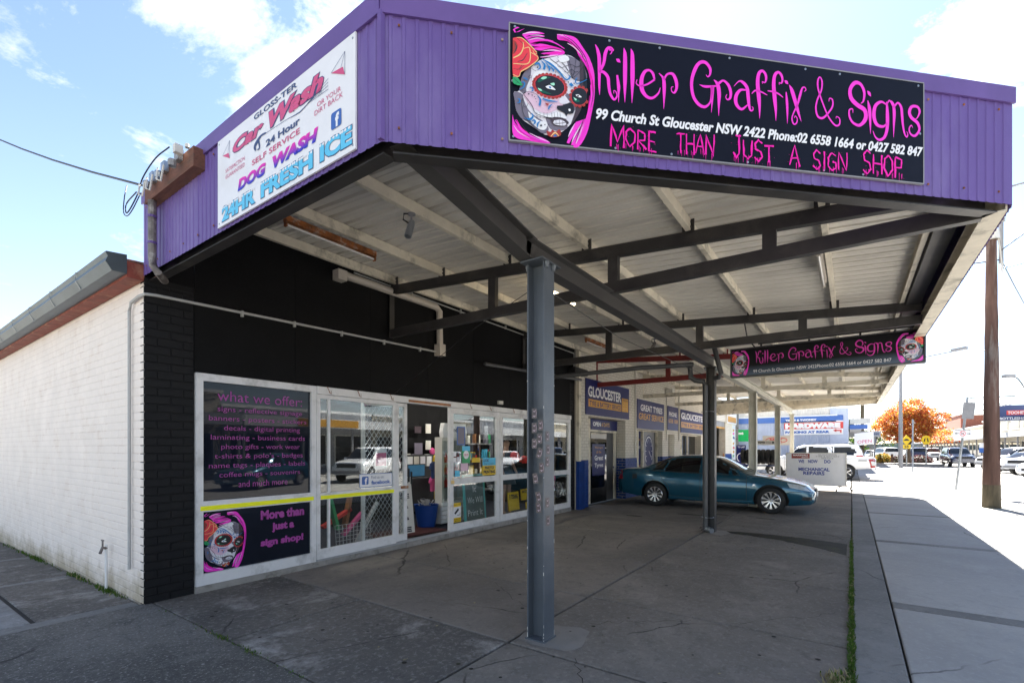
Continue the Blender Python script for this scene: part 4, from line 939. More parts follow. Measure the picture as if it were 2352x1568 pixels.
for z, t_ in ((2.99, 'MON - FRI'), (2.92, '8am - 5pm'), (2.83, 'SAT'), (2.77, '8am - 12')): lettering(s, t_, g, 14.22, z, 14.54, z+.045, 'goldP', bold=0, d=.005)
SC[0] = RY/YF
s = sign('wall_sign', 'small blue sign reading OPEN 6 DAYS above the tyre shop door', Fr((0, RY-.06, 0), (1, 0, 0)), 11.99, 13.25, 2.13, 2.42, 'tyre_blue')
g2 = Fr((0, RY-.06, 0), (1, 0, 0)); lettering(s, 'OPEN', g2, 12.10, 2.22, 12.60, 2.34, 'whiteP', bold=.03); lettering(s, '6 DAYS', g2, 12.66, 2.22, 13.2, 2.34, 'amber', bold=.02)
s = sign('door_poster', 'tall glossy door poster reading We\'ve got all the Great Tyres', Fr((0, RY-.02, 0), (1, 0, 0)), 12.05, 13.08, .04, 2.04, 'carglass')
g3 = Fr((0, RY-.022, 0), (1, 0, 0)); flat(s, [(12.12, .83), (12.96, .83), (12.96, 1.72), (12.12, 1.72)], g3, 'tyre_blue', .003, 'blue_panel')
for t_, z, h, m_, a, b in (("We've got", 1.58, .075, 'amber', 12.28, 12.80), ('all the', 1.46, .075, 'amber', 12.38, 12.70), ('Great', 1.26, .14, 'whiteP', 12.27, 12.83), ('Tyres', 1.03, .15, 'whiteP', 12.27, 12.83)): lettering(s, t_, g3, a, z, b, z+h, m_, bold=.02 if h > .1 else 0, d=.006)
SC[0] = 1
s = sign('wall_sign', 'blue sign reading GREAT TYRES GREAT SERVICE above the gauge window', g, 15.45, 18.24, 2.27, 3.26, 'tyre_blue')
lettering(s, 'GREAT TYRES', g, 15.75, 2.88, 18.02, 3.10, 'whiteP', bold=.025); lettering(s, 'GREAT SERVICE', g, 15.58, 2.58, 18.18, 2.80, 'amber', bold=.02)
s = sign('wall_sign', 'narrow blue sign reading PHONE between two wider blue signs', g, 18.68, 20.08, 2.32, 3.26, 'tyre_blue')
lettering(s, 'PHONE', g, 18.85, 2.86, 19.85, 3.04, 'whiteP', bold=.02); lettering(s, '6558 1088', g, 18.8, 2.60, 20.0, 2.76, 'amber', bold=.01)
s = sign('wall_sign', 'wide blue GLOUCESTER sign partly hidden by the charcoal column', g, 20.45, 25.4, 2.27, 3.24, 'tyre_blue')
lettering(s, 'GLOUCESTER', g, 20.5, 2.84, 24.4, 3.12, 'whiteP', bold=.03)
flat(s, [(20.5, 2.48), (24.6, 2.48), (24.6, 2.72), (20.5, 2.72)], g, 'amber', .003, 'amber_band'); lettering(s, 'TYRE & BATTERY SERVICE', g, 20.6, 2.53, 24.5, 2.67, 'tyre_blue', bold=.02, d=.005)
s = sign('wall_sign', 'tall blue and amber sign reading OPEN 6 DAYS beside the roller door', g, 25.45, 26.65, .6, 3.1, 'tyre_blue')
lettering(s, 'OPEN', g, 25.55, 2.7, 26.6, 2.85, 'whiteP', bold=.02); lettering(s, '6 DAYS', g, 25.55, 2.4, 26.6, 2.55, 'amber', bold=.02)
# gauge window
SC[0] = (RY-.05)/YF
frame(ty, 15.5, 18.14, .76, 2.24, mull=[(15.95, 16.02), (17.45, 17.52)], y0=RY-.12, y1=RY-.05, m='cream')
mb = MB(); mb.box(15.56, 18.1, RY-.02, RY, .8, 2.2); mb.build('window_glass', 'carglass', ty)
gw = Fr((0, RY-.03, 0), (1, 0, 0))
s = sign('window_poster', 'window poster with a white pressure gauge on silver ground', gw, 16.1, 17.42, .8, 2.2, 'grey')
flat(s, arc(16.78, 1.5, .46, 0, 360, 24, .58), gw, 'tyre_blue', .003, 'dial')
mb = MB(); q = arc(16.78, 1.5, .40, -40, 230, 24, .50); ribbon(mb, [(x, y, .045) for x, y in q], gw, .006, 2); 
for k in range(9): a = R(-30+k*30); mb.add([gw.p(16.78+r*math.cos(a+da), 1.5+r*1.25*math.sin(a+da), .006) for r, da in ((.26, -.03), (.34, -.03), (.34, .03), (.26, .03))], [(0, 1, 2, 3)])
ribbon(mb, [(16.78, 1.5, .03), (16.98, 1.3, .02), (17.05, 1.2, .01)], gw, .008, 2); mb.build('dial_marks', 'whiteP', s)
for x0, lab in ((15.55, 'narrow blue strip poster left of the gauge poster'), (17.55, 'narrow blue strip poster right of the gauge poster')):
    s = sign('window_poster', lab, gw, x0, x0+.42, .8, 2.2, 'tyre_blue')
    for t_, z, m_ in (('GREAT', 1.85, 'amber'), ('TYRES' if x0 < 16 else 'BRANDS', 1.6, 'whiteP'), ('GREAT', .95, 'amber'), ('PRICES', .85, 'whiteP')): lettering(s, t_, gw, x0+.04, z, x0+.39, z+.08, m_, bold=.01)
# door 3 and office window
mb = MB(); mb.box(18.9, 19.6, RY, RY+.04, .02, 2.12); mb.build('door', 'carglass', ty)
mb = MB(); mb.box(18.86, 18.96, RY-.03, RY+.02, 0, 2.13); mb.box(19.55, 19.65, RY-.03, RY+.02, 0, 2.13); mb.build('door_frame', 'cream', ty)
frame(ty, 20.56, 23.88, .72, 2.2, mull=[(21.45, 21.53), (23.05, 23.13)], y0=RY-.12, y1=RY-.05, m='cream')
mb = MB(); mb.box(20.6, 23.85, RY-.02, RY, .75, 2.17); mb.build('window_glass', 'carglass', ty)
# roller door opening, dark workshop
SC[0] = 1
mb = MB(); 
for k in range(8): mb.box(26.72, 29.28, TY+.05, TY+.09, 2.80+k*.04, 2.832+k*.04)
mb.build('roller_door', 'wallgrey', ty)['kind'] = 'stuff'
mb = MB(); mb.box(26.72, 29.28, TY+.03, TY+.08, 2.70, 2.79); mb.build('roller_bar', 'amber', ty)
mb = MB(); mb.box(24, 31, 9.5, 9.6, 0, 3.4); mb.box(24, 24.1, 6.3, 9.5, 0, 3.4); mb.box(24, 31, 6.3, 9.6, 3.4, 3.5); mb.build('workshop_wall', 'black_wall', ty)
mb = MB(); mb.box(31.0, 31.2, TY, 9.6, 0, 4.3); mb.box(29.32, 31.9, TY-.10, TY-.01, 3.02, 3.75); mb.build('end_wall', 'tyre_brick', ty)
mb = MB(); mb.box(11.15, 31.2, TY+.36, 9.6, 4.32, 4.4); mb.build('roof', 'roofgrey', ty)
mb = MB(); mb.bar((28.2, 5.6, .02), (28.9, 5.9, 1.3), .05, .1); tag(mb.build('leaning_board', 'wood'), 'timber board leaning in the tyre shop roller doorway', 'board')
g4 = Fr((0, TY-.11, 0), (1, 0, 0))
s = sign('wall_sign', 'orange and white fascia sign over the roller door end of the tyre shop', g4, 29.3, 31.95, 3.05, 3.72, 'whitesign'); flat(s, [(29.4, 3.12), (31.8, 3.12), (31.8, 3.45), (29.4, 3.45)], g4, 'amber', .003, 'orange_band')
s = sign('wall_sign', 'white poster panel with pink and yellow stickers on the last brick pier', Fr((0, TY-.05, 0), (1, 0, 0)), 31.0, 31.95, .9, 3.0, 'whitesign')
g5 = Fr((0, TY-.047, 0), (1, 0, 0))
for z, m_ in ((2.7, 'amber'), (2.5, 'pinkB'), (2.25, 'navyP'), (1.9, 'amber'), (1.65, 'redP'), (1.4, 'amber'), (1.15, 'greenL')): flat(s, [(31.1, z-.08), (31.6+.2*math.sin(z*9), z-.09), (31.65, z+.04), (31.12, z+.06)], g5, m_, .004, 'sticker')
s = sign('wall_sign', 'small blue sign low on the last brick pier of the tyre shop', Fr((0, TY-.05, 0), (1, 0, 0)), 30.9, 31.9, .2, .85, 'tyre_blue')
# ================================================================== SIGNS OF THE SIGN SHOP
SB = .745
def drip(mb, fr, word, x0, x1, y0, y1, seed, d=.004):
    """ragged hand painted capitals with drips"""
    L = {'M': (['0,0 .08,1 .5,.25 .95,1 1,0'], 1.25), 'O': (['.5,1 .1,.8 .05,.35 .45,0 .9,.3 .92,.75 .5,1'], 1), 'R': (['.05,0 .1,1', '.1,1 .8,.85 .75,.5 .12,.48 .95,0'], .95), 'E': (['.1,0 .08,1', '.08,1 .9,.95', '.1,.52 .8,.5', '.08,.03 .95,.0'], .85),
         'T': (['0,.95 1,1', '.5,.98 .48,0'], .95), 'H': (['.08,0 .05,1', '.95,0 .92,1', '.05,.5 .93,.52'], 1), 'A': (['0,0 .5,1 1,-.05', '.18,.35 .85,.38'], 1), 'N': (['.05,0 .08,1 .9,0 .95,1.05'], 1.05), 'J': (['.3,1 .95,1', '.7,1 .72,.2 .4,-.02 .05,.25'], .85), 'U': (['.05,1 .1,.2 .5,0 .9,.2 .95,1'], .95),
         'S': (['.9,.85 .5,1 .1,.8 .2,.55 .75,.45 .9,.2 .5,-.02 .05,.15'], .9), 'I': (['.5,1 .5,-.05'], .45), 'G': (['.9,.85 .5,1 .08,.7 .1,.2 .5,0 .9,.15 .9,.48 .55,.48'], 1), 'P': (['.08,-.05 .1,1', '.1,1 .85,.9 .8,.5 .12,.45'], .9)}
    random.seed(seed); tot = sum(L[c][1] for c in word)+.12*(len(word)-1); k = (x1-x0)/tot; x = x0; h = y1-y0
    for i, c in enumerate(word):
        st, w = L[c]; dy = random.uniform(-.08, .08)*h; hh = h*random.uniform(.88, 1.05)*(1.0 if i else 1.12)
        for s_ in st:
            pt = [tuple(map(float, q.split(','))) for q in s_.split()]; P = []
            for a in range(len(pt)-1):
                for t in (0, .33, .66): P.append((pt[a][0]*(1-t)+pt[a+1][0]*t, pt[a][1]*(1-t)+pt[a+1][1]*t))
            P.append(pt[-1])
            ribbon(mb, [(x+px*w*k+random.uniform(-.03, .03)*k, y0+dy+py*hh+random.uniform(-.02, .02)*h, .16*k*random.uniform(.6, 1.25)) for px, py in P], fr, d, 1)
        for _ in range(3):
            px = x+random.random()*w*k; py = y0+dy+random.uniform(-.05, .12)*h; ribbon(mb, [(px, py+.1*h, .05*k), (px, py-random.uniform(.08, .28)*h, .02*k)], fr, d, 1)
        for _ in range(5):
            px = x+random.uniform(-.2, 1.2)*w*k; py = y0+random.uniform(-.3, 1.1)*h; r = .022*k; mb.add([fr.p(px+r*math.cos(t), py+r*math.sin(t), d) for t in (0, 1.26, 2.5, 3.77, 5)], [(0, 1, 2, 3, 4)])
        x += (w+.12)*k
KIL = [[tuple(float(c)/1000 for c in p.split()) for p in s_.split(',')] for s_ in "529 633 5,543 602 18,553 553 23,554 463 19,554 373 12,556 328 2;623 586 4,632 597 7,634 610 9,621 612 9,622 617 12,643 613 11,630 629 9,608 622 16,592 586 21,583 530 18,567 492 16,554 470 16;554 470 16,581 471 19,609 443 21,615 389 19,624 345 18,648 311 14,667 332 9,662 359 7,648 366 5,647 348 4;669 464 12,678 397 21,678 351 12,678 297 2;663 563 4,676 555 23,690 544 4;713 637 4,720 594 23,720 466 26,719 374 16,719 301 2;759 639 4,768 600 23,769 472 28,767 380 16,765 302 2;914 467 11,904 503 18,880 521 14,850 508 19,829 461 25,831 397 28,860 357 21,899 350 16,939 383 11,953 421 4;914 467 12,870 434 11,821 416 9,794 428 7,799 453 4;944 510 5,966 492 14,976 475 21,979 425 23,978 350 12,976 290 2;976 475 14,1000 511 12,1036 517 19,1058 481 23,1063 435 18,1048 401 12,1030 408 7,1028 432 6,1041 438 4;1264 542 4,1276 530 7,1291 546 12,1292 585 19,1260 619 21,1219 611 21,1186 562 23,1165 485 21,1174 402 21,1209 351 21,1255 336 18,1292 369 11,1303 426 14,1307 469 25;1219 473 3,1260 466 16,1337 479 9;1309 474 25,1307 389 14,1301 305 2;1318 516 5,1335 503 17,1349 478 26,1355 425 26,1353 361 15,1352 289 2;1351 496 17,1384 519 13,1419 496 20,1436 453 20,1432 413 15,1412 401 9,1402 417 6,1410 434 4;1459 492 3,1494 528 9,1523 525 20,1552 494 24,1560 440 24,1566 386 20,1577 351 13,1594 355 8,1594 371 6,1585 376 3;1546 479 9,1503 472 17,1474 430 24,1476 380 24,1513 351 17,1558 385 7;1663 533 3,1662 546 6,1680 544 9,1689 566 15,1685 597 18,1663 617 17,1638 598 22,1628 540 26,1636 449 28,1642 377 17,1642 304 2;1586 460 5,1612 483 11,1655 479 11,1697 464 5;1785 541 3,1785 555 6,1800 554 9,1808 576 15,1800 607 18,1777 623 17,1752 599 22,1744 536 26,1752 445 28,1759 372 17,1760 303 2;1700 492 6,1736 491 11,1777 483 11,1812 463 5;1835 501 7,1841 437 18,1844 363 13,1844 294 2;1823 575 4,1837 566 22,1850 554 4;1858 551 3,1878 515 26,1906 435 26,1927 372 17,1947 319 2;1968 520 3,1981 531 6,1974 547 8,1955 541 11,1939 495 17,1918 427 13,1889 368 9,1878 330 10,1891 297 10,1912 306 9,1917 334 7,1903 351 6,1895 336 3;2154 475 3,2159 497 7,2181 491 10,2182 448 12,2149 398 12,2106 360 15,2069 370 14,2056 424 12,2069 482 11,2096 541 11,2103 599 12,2087 631 8,2071 604 12,2074 548 12,2112 450 11,2154 370 11,2202 323 12,2234 332 11,2236 370 8,2213 382 6,2208 367 3;2399 491 4,2420 512 13,2426 572 20,2398 621 22,2354 625 26,2318 578 26,2324 520 31,2370 480 31,2430 449 31,2436 392 29,2392 344 20,2343 353 17,2314 388 15,2310 435 11,2335 447 8,2338 421 4;2454 518 6,2467 462 26,2473 377 17,2475 293 2;2451 583 4,2465 567 24,2478 548 4;2602 507 9,2558 521 17,2513 487 24,2502 419 28,2524 364 24,2574 355 17,2608 382 9;2604 526 13,2609 431 26,2606 344 24,2585 284 20,2546 261 17,2513 278 11,2494 317 4;2600 504 7,2627 538 11,2649 501 4;2638 538 9,2656 513 20,2663 456 24,2660 378 15,2658 290 2;2658 494 13,2692 530 13,2719 501 20,2726 444 20,2732 386 17,2745 328 13,2763 303 10,2772 323 7,2762 343 3;2826 432 3,2849 446 8,2868 489 17,2851 520 18,2805 517 20,2785 479 24,2800 442 24,2851 409 24,2865 362 18,2830 319 17,2794 329 13,2783 363 10,2801 388 7,2812 370 3".split(';')]
def killer(parent, fr, m, f=lambda x, y: (x, y), ws=1, d=.004):
    mb = MB()
    for st in KIL: ribbon(mb, [(*f(x, y), w*ws) for x, y, w in st], fr, d, 5)
    return mb.build('lettering', m, parent)
# ---- stylised painted skull lady, drawn in the units of a 1317 x 1568 sketch
def skull(parent, fr, f):
    def F(px, py):
        yt = 82+.128*(px-98); yb = 1450+.103*(px-98); return f((px-98)/1219*.648, (1-(py-yt)/(yb-yt))*.693)
    lay = [0]
    def P(m, s_, smooth=True, n=4):
        lay[0] += 1; pts = [tuple(map(float, q.split(','))) for q in s_.split()]
        if smooth:
            q = cr(pts+[pts[0]], n)[:-1]; pts = [(a[0], a[1]) for a in q]
        o = mk('print', [fr.p(*F(*p), .002+lay[0]*.00022) for p in pts], [tuple(range(len(pts)))], m, parent); return o
    def Sx(m, strokes, n=5, k=.00052):
        lay[0] += 1; mb = MB(); sc = abs(F(200, 500)[0]-F(100, 500)[0])/100
        for s_ in strokes:
            pts = [tuple(map(float, q.split(','))) for q in s_.split()]
            q = cr(pts, n); ribbon(mb, [(*F(p[0], p[1]), p[2]*sc) for p in q], fr, .002+lay[0]*.00022, 1)
        return mb.build('print_strokes', m, parent)
    def dots(m, pts, r=8):
        lay[0] += 1; mb = MB()
        for p in pts:
            rr = p[2] if len(p) > 2 else r; mb.add([fr.p(*F(p[0]+rr*math.cos(t*.785), p[1]+rr*math.sin(t*.785)), .002+lay[0]*.00022) for t in range(8)], [tuple(range(8))])
        return mb.build('print_dots', m, parent)
    # hair
    P('pinkA', '640,208 740,215 860,250 950,370 1020,480 1075,640 1085,800 1080,960 1040,1180 990,1380 900,1530 830,1525 930,1330 1000,1150 1040,950 1035,760 990,620 900,470 850,370 760,290 650,272')
    P('pinkA', '130,165 180,132 205,140 150,165 165,195 265,148 200,190 150,200', False)
    P('pinkA', '235,225 300,190 400,182 495,208 380,215 275,245 395,235 495,240 280,295 420,262 600,292 430,300 330,330 450,325 560,345 690,385 725,440 600,470 445,490 560,455 450,440 620,410 430,405 360,380 480,360 340,355 310,310')
    P('pinkA', '126,1160 150,1250 230,1340 330,1400 460,1430 560,1495 440,1490 300,1465 180,1440 126,1370')
    P('pinkA', '860,1245 800,1370 750,1490 780,1500 870,1340 950,1240 880,1380 800,1515 860,1525 940,1370 990,1200', False)
    Sx('pinkP', ['640,215,6 720,230,18 800,262,6', '760,315,6 850,370,16 990,520,6', '240,215,4 340,195,16 440,200,5', '330,230,4 420,226,10 490,236,4', '300,290,4 400,262,12 490,270,4', '460,410,5 600,400,12 690,415,4', '440,485,4 560,470,14 650,455,5', '140,1290,4 200,1370,12 320,1440,5', '300,1370,5 420,1430,14 540,1480,6', '850,1260,4 800,1350,16 770,1420,5', '930,1260,5 850,1400,18 810,1490,5', '1000,1180,5 930,1340,22 860,1500,8'])
    Sx('pinkB', ['1000,600,5 1050,740,20 1060,900,18 1030,1120,5', '700,240,4 820,300,14 930,440,5', '320,320,4 450,290,12 590,290,3', '360,380,5 520,360,16 680,385,5', '480,450,5 600,432,14 720,430,5', '1022,930,2 1015,1050,14 995,1190,4', '170,1220,6 240,1340,20 400,1430,6'])
    Sx('inkB', ['200,1230,3 300,1370,10 450,1460,4', '250,290,2 400,250,7 500,255,2', '350,345,2 480,315,8 600,320,2', '400,430,2 560,385,9 700,400,2', '800,300,2 900,400,8 980,540,2', '900,460,3 1000,640,9 1030,800,2'])
    # face
    P('faceW', '440,520 560,488 740,452 860,500 960,600 985,740 985,860 925,1060 900,1130 850,1210 760,1310 680,1370 560,1400 480,1390 350,1300 240,1220 170,1120 150,1000 140,900 200,880 250,700 340,600')
    P('faceG', '740,452 860,500 960,600 985,740 830,745 760,560')
    P('faceG', '150,1000 140,900 240,930 240,1080 340,1240 240,1220 170,1120')
    P('faceG', '200,880 240,700 330,600 330,720 280,860 300,960')
    P('faceP', '240,930 330,880 420,960 560,1000 700,960 760,1060 640,1100 500,1150 330,1060')
    P('faceG', '740,900 830,960 860,1100 740,1120 700,1000')
    P('faceG', '500,1200 600,1180 760,1290 700,1350 560,1330')
    P('faceP', '330,850 350,700 480,670 640,700 740,760 760,880 700,960 560,980 400,930')
    P('faceD', '905,500 960,590 985,740 985,860 935,1050 905,1130 855,1215 800,1275 850,1120 870,960 900,800 905,640')
    P('inkB', '945,560 985,740 985,880 925,1080 940,880 950,720')
    P('whiteP', '330,880 420,700 520,690 470,640 360,690'); P('whiteP', '480,545 560,520 690,640 790,780 740,760 620,640 520,600')
    P('faceG', '240,960 300,1100 380,1180 470,1240 540,1330 480,1390 350,1300 250,1180')
    P('whiteP', '300,1130 420,1230 520,1260 500,1340 420,1330 330,1240'); P('faceW', '700,900 760,980 780,1020 700,1040 660,1000')
    # web on the forehead
    web = ['745,455,4 800,600,4 815,735,4', '550,500,4 700,620,4 815,735,4', '640,480,4 740,600,4 815,735,4', '860,500,4 840,640,4 815,735,4', '950,590,4 880,680,4 815,735,4', '560,520,4 620,550,5 670,530,4 730,590,5 800,570,4 860,600,5 920,580,4', '640,590,4 690,610,5 730,600,4 770,650,5 810,630,4 850,660,5 890,650,4', '720,650,3 760,670,4 790,660,3 815,690,4 845,670,3', '985,740,4 900,760,4 815,735,4']
    Sx('inkB', web); P('whiteP', '640,500 740,465 780,520 690,550')
    # eyes
    sc = []
    for cx, cy, rx, ry, n, rot in ((553, 828, 190, 130, 26, 14), (900, 950, 105, 112, 14, 10)):
        lay[0] += 1; mb = MB()
        for i in range(n):
            a = 2*math.pi*i/n; x = rx*math.cos(a); y = ry*math.sin(a); c_, s__ = math.cos(R(rot)), math.sin(R(rot)); X_, Y_ = cx+x*c_-y*s__, cy+x*s__+y*c_
            if X_ > 985: continue
            r = 22; mb.add([fr.p(*F(X_+r*math.cos(t*.785), Y_+r*math.sin(t*.785)), .002+lay[0]*.00022) for t in range(8)], [tuple(range(8))])
        mb.build('print_scallops', 'redD', parent)
        e = lambda k: ' '.join('%d,%d' % (min(988, cx+rx*k*math.cos(t)*math.cos(R(rot))-ry*k*math.sin(t)*math.sin(R(rot))), cy+rx*k*math.cos(t)*math.sin(R(rot))+ry*k*math.sin(t)*math.cos(R(rot))) for t in [i*.3927 for i in range(16)])
        P('redP', e(.97), False); P('inkB', e(.92), False)
    P('greenD', '408,790 430,745 500,722 560,735 500,752 440,785'); P('greenH', '445,745 475,722 515,725 505,745 470,755')
    P('greenD', '400,865 450,905 520,925 570,925 500,895 430,860'); P('greenH', '410,855 450,870 460,890 430,885')
    P('greenD', '820,990 860,1020 905,1010 880,985 840,975'); P('greenH', '825,960 865,985 850,1000')
    P('whiteP', '500,840 540,822 575,835 618,878 570,872 520,860'); P('blueP', '538,840 558,838 566,856 550,862'); Sx('inkB', ['480,818,6 540,808,16 590,826,12 625,862,5', '835,925,5 880,918,13 930,948,6']); P('greenH', '555,805 600,795 605,825 575,825')
    P('whiteP', '850,935 885,930 925,962 880,962'); P('inkB', '870,938 890,942 888,958 872,956')
    # nose, mouth
    P('inkB', '635,1065 700,1060 790,1030 830,1070 825,1150 760,1160 740,1190 720,1150 640,1105'); P('whiteP', '765,1105 785,1100 795,1122 775,1130')
    P('whiteP', '400,1150 520,1180 660,1140 730,1180 740,1220 640,1215 520,1205 400,1180')
    Sx('inkB', ['245,930,5 340,1060,8 380,1150,7 470,1190,6 560,1210,10 680,1215,8 745,1225,5'] + ['%d,1145,3 %d,1215,4' % (x, x+4) for x in (400, 435, 480, 518, 572, 600, 640, 668)])
    P('faceD', '560,1225 600,1200 700,1210 770,1260 740,1290 650,1300 590,1280'); P('faceW', '600,1240 680,1232 740,1270 720,1300 640,1295 590,1275'); Sx('inkB', ['590,1275,5 660,1275,7 745,1262,5', '620,1235,3 625,1290,3', '660,1232,3 665,1300,3', '700,1240,3 700,1300,3'])
    P('redD', '510,1360 560,1375 575,1350 620,1372 660,1345 680,1380 670,1420 600,1440 530,1420'); Sx('goldP', ['560,1430,8 610,1385,16 655,1425,8']); P('blueP', '585,1432 610,1405 635,1430')
    # blue scrolls
    Sx('blueP', ['460,520,6 560,580,22 660,670,20 735,758,14 785,735,16 768,712,8', '395,600,4 380,580,14 420,575,22 440,620,16 410,650,6', '440,535,3 490,590,22 480,645,26', '500,560,3 540,620,22 545,660,16', '540,600,3 585,640,18 590,670,14', '870,735,8 850,770,14 865,805,12 940,780,8 985,755,6', '240,740,4 270,755,18 295,770,12', '315,860,6 345,858,16 355,890,12 330,905,5', '410,950,4 440,1000,20 430,1070,24', '465,985,14 540,1010,20 640,1020,6', '580,1050,4 545,1080,18 535,1115,12', '180,990,5 200,1000,16 205,1030,14 175,1040,6', '255,1215,6 320,1230,24 355,1195,18 340,1160,10', '340,1250,6 370,1240,18 380,1265,20 360,1290,6', '440,1250,4 410,1280,18 405,1330,6', '215,800,5 255,800,16 250,850,14 200,885,6'])
    P('blueP', '770,815 800,795 830,830 800,845', False)
    Sx('inkB', ['345,600,3 345,640,4 390,665,4', '300,740,4 325,712,4 340,740,4 315,750,3', '240,930,4 230,1080,5 270,1210,5 420,1370,5 480,1400,4', '250,980,3 240,1060,4 275,1090,5 300,1040,3', '330,1160,3 320,1180,4', '200,890,4 380,930,4 420,980,4', '620,640,2 700,700,3 750,745,3'])
    dots('inkB', [(262, 920, 10), (306, 935, 9), (346, 948, 8), (372, 968, 6), (386, 992, 5), (393, 1028, 4), (448, 1302, 12), (492, 1292, 7), (536, 1290, 5), (408, 622, 10), (616, 678, 6), (766, 790, 7), (832, 805, 7)])
    P('redD', '490,1035 535,1045 550,1035 520,1075', False)
    Sx('pinkA', ['330,330,6 460,300,16 600,330,14 720,400,8', '640,240,10 780,285,26 900,400,24 1000,560,20 1045,720,10', '1030,820,10 1040,960,26 1010,1120,26 960,1290,22 900,1450,16', '150,1240,8 240,1370,20 400,1460,14 520,1500,8'])
    Sx('inkB', ['700,235,3 830,320,9 950,470,9 1010,620,3', '1050,760,3 1058,930,8 1030,1090,3', '960,1180,3 900,1350,9 850,1500,3', '300,280,2 400,270,7 520,290,2'])
    # rose and leaf
    P('redP', '126,285 175,275 230,285 300,340 385,440 400,470 415,515 350,590 280,650 215,680 195,735 126,715')
    Sx('goldP', ['170,278,5 230,285,9 300,345,11 400,450,10', '250,405,6 316,402,10 305,575,10 130,585,8', '130,520,12 210,470,14 245,390,11 240,330,6', '330,450,6 415,512,9 350,590,10 215,678,11', '126,712,6 190,735,9 215,680,6', '350,420,3 375,470,8 400,460,5'])
    P('redD', '126,310 160,330 180,380 160,440 126,470'); Sx('faceD', ['175,290,4 240,350,5', '290,460,4 240,540,10 180,560,5', '126,640,3 190,650,5 230,600,4', '150,340,6 165,400,16 140,460,5', '250,600,3 200,660,5'])
    P('greenL', '126,735 180,750 225,815 230,840 160,830 126,800'); Sx('greenD', ['126,750,4 170,790,7 228,838,4', '150,830,3 180,800,4'])
# ---- main sign on the chamfered corner
fs1 = Fr(fc.p(SB, 3.435, .022), fc.U)
ks = thing('main_sign', fs1.p(1.45, 0, 0), 'big black sign with pink lettering and painted skull lady on the corner fascia', 'sign')
panel('sign_panel', ks, fs1, 0, 2.9, 0, .69, .014, 'navy_panel')
mb = MB()
for a, b, c, d_ in ((-.006, 2.906, -.008, 0), (-.006, 2.906, .69, .697)): mb.prism([(a, c), (b, c), (b, d_), (a, d_)], fs1.p(0, 0, -.016), fs1.U, fs1.W, fs1.N, .018)
for a in (-.008, 2.9): mb.prism([(a, 0), (a+.008, 0), (a+.008, .69), (a, .69)], fs1.p(0, 0, -.016), fs1.U, fs1.W, fs1.N, .018)
mb.build('sign_edge', 'grey', ks)
mb = MB()
for x, y in ((.03, .675), (.62, .672), (.95, .672), (1.43, .672), (1.98, .672), (2.24, .672), (2.86, .67), (2.875, .34), (.015, .35), (.02, .02), (.66, .015), (1.03, .015), (1.56, .016), (2.12, .016), (2.42, .016)):
    mb.lathe([(0, .003), (.007, .002), (.008, 0)], fs1.p(x, y, 0), fs1.N, 8)
mb.build('sign_screws', 'zinc', ks)['kind'] = 'stuff'
killer(ks, fs1, 'pinkA', d=.003)
lettering(ks, '99 Church St Gloucester NSW 2422 Phone:02 6558 1664 or 0427 582 847', fs1, .532, .178, 2.897, .248, 'whiteP', bold=.035, shear=.25)
for i, (w_, a, b, c, d_) in enumerate((('MORE', .627, .93, .025, .15), ('THAN', 1.062, 1.323, .027, .155), ('JUST', 1.451, 1.745, .03, .158), ('A', 1.86, 1.934, .02, .135), ('SIGN', 2.031, 2.296, .02, .145), ('SHOP', 2.414, 2.732, .03, .165))):
    mb = MB(); drip(mb, fs1, w_, a, b, c, d_, i+3); mb.build('lettering', 'pinkB', ks)
skull(ks, fs1, lambda x, y: (x, y))
# ---- car wash sign
f2_ = Fr((1.80-.020, 4.2, 3.385), (0, -1, 0))
cs = thing('car_wash_sign', f2_.p(.9, 0, 0), 'white car wash sign with red, navy and ice blue lettering on the left fascia', 'sign')
panel('sign_panel', cs, f2_, 0, 1.79, 0, .70, .012, 'whitesign')
gr = gradmat('blue_to_pink_print', (.03, .05, .50), (.75, .03, .42), .20, .275)
T = lambda b_, x0, y0, x1, y1, m_, **k: lettering(cs, b_, f2_, x0, y0, x1, y1, m_, **k)
T('GLOSS-TER', .59, .640, 1.165, .68, 'navyP', bold=.02)
for d_, o_, m_ in ((.0022, .006, 'navyP'), (.0030, 0, 'rosyP')):
    T('Car', .26-o_, .505-o_, .73+o_, .605+o_, m_, bold=.05 if o_ == 0 else .09, shear=.3, d=d_); T('Wash', .80-o_, .495-o_, 1.47+o_, .615+o_, m_, bold=.05 if o_ == 0 else .09, shear=.3, d=d_)
T('24 Hour', .76, .38, 1.20, .43, 'navyP', bold=.03); T('SELF SERVICE', .56, .315, 1.20, .355, 'rosyP', bold=.01)
T('DOG', .34, .19, .76, .28, gr, bold=.06, shear=.2); T('WASH', .85, .19, 1.41, .28, gr, bold=.06, shear=.2)
for b_, a, b, y in (('24HR', .08, .61, .03), ('FRESH', .69, 1.35, .033), ('ICE', 1.43, 1.76, .038)):
    T(b_, a-.006, y-.006, b+.006, y+.121, 'navyP', bold=.07, d=.0022); T(b_, a, y, b, y+.115, 'cyanP', bold=.05, d=.003)
    mb = MB(); random.seed(5); x = a
    while x < b-.02:
        mb.add([f2_.p(x+.012*math.cos(t)+.006, y+.107+.009*math.sin(t), .0038) for t in [i*.785 for i in range(8)]], [tuple(range(8))]); x += random.uniform(.018, .04)
    mb.build('snow_caps', 'whiteP', cs)
T('SATISFACTION', .14, .40, .45, .43, 'rosyP', bold=-.005); T('GUARANTEED', .14, .352, .45, .382, 'rosyP', bold=-.005)
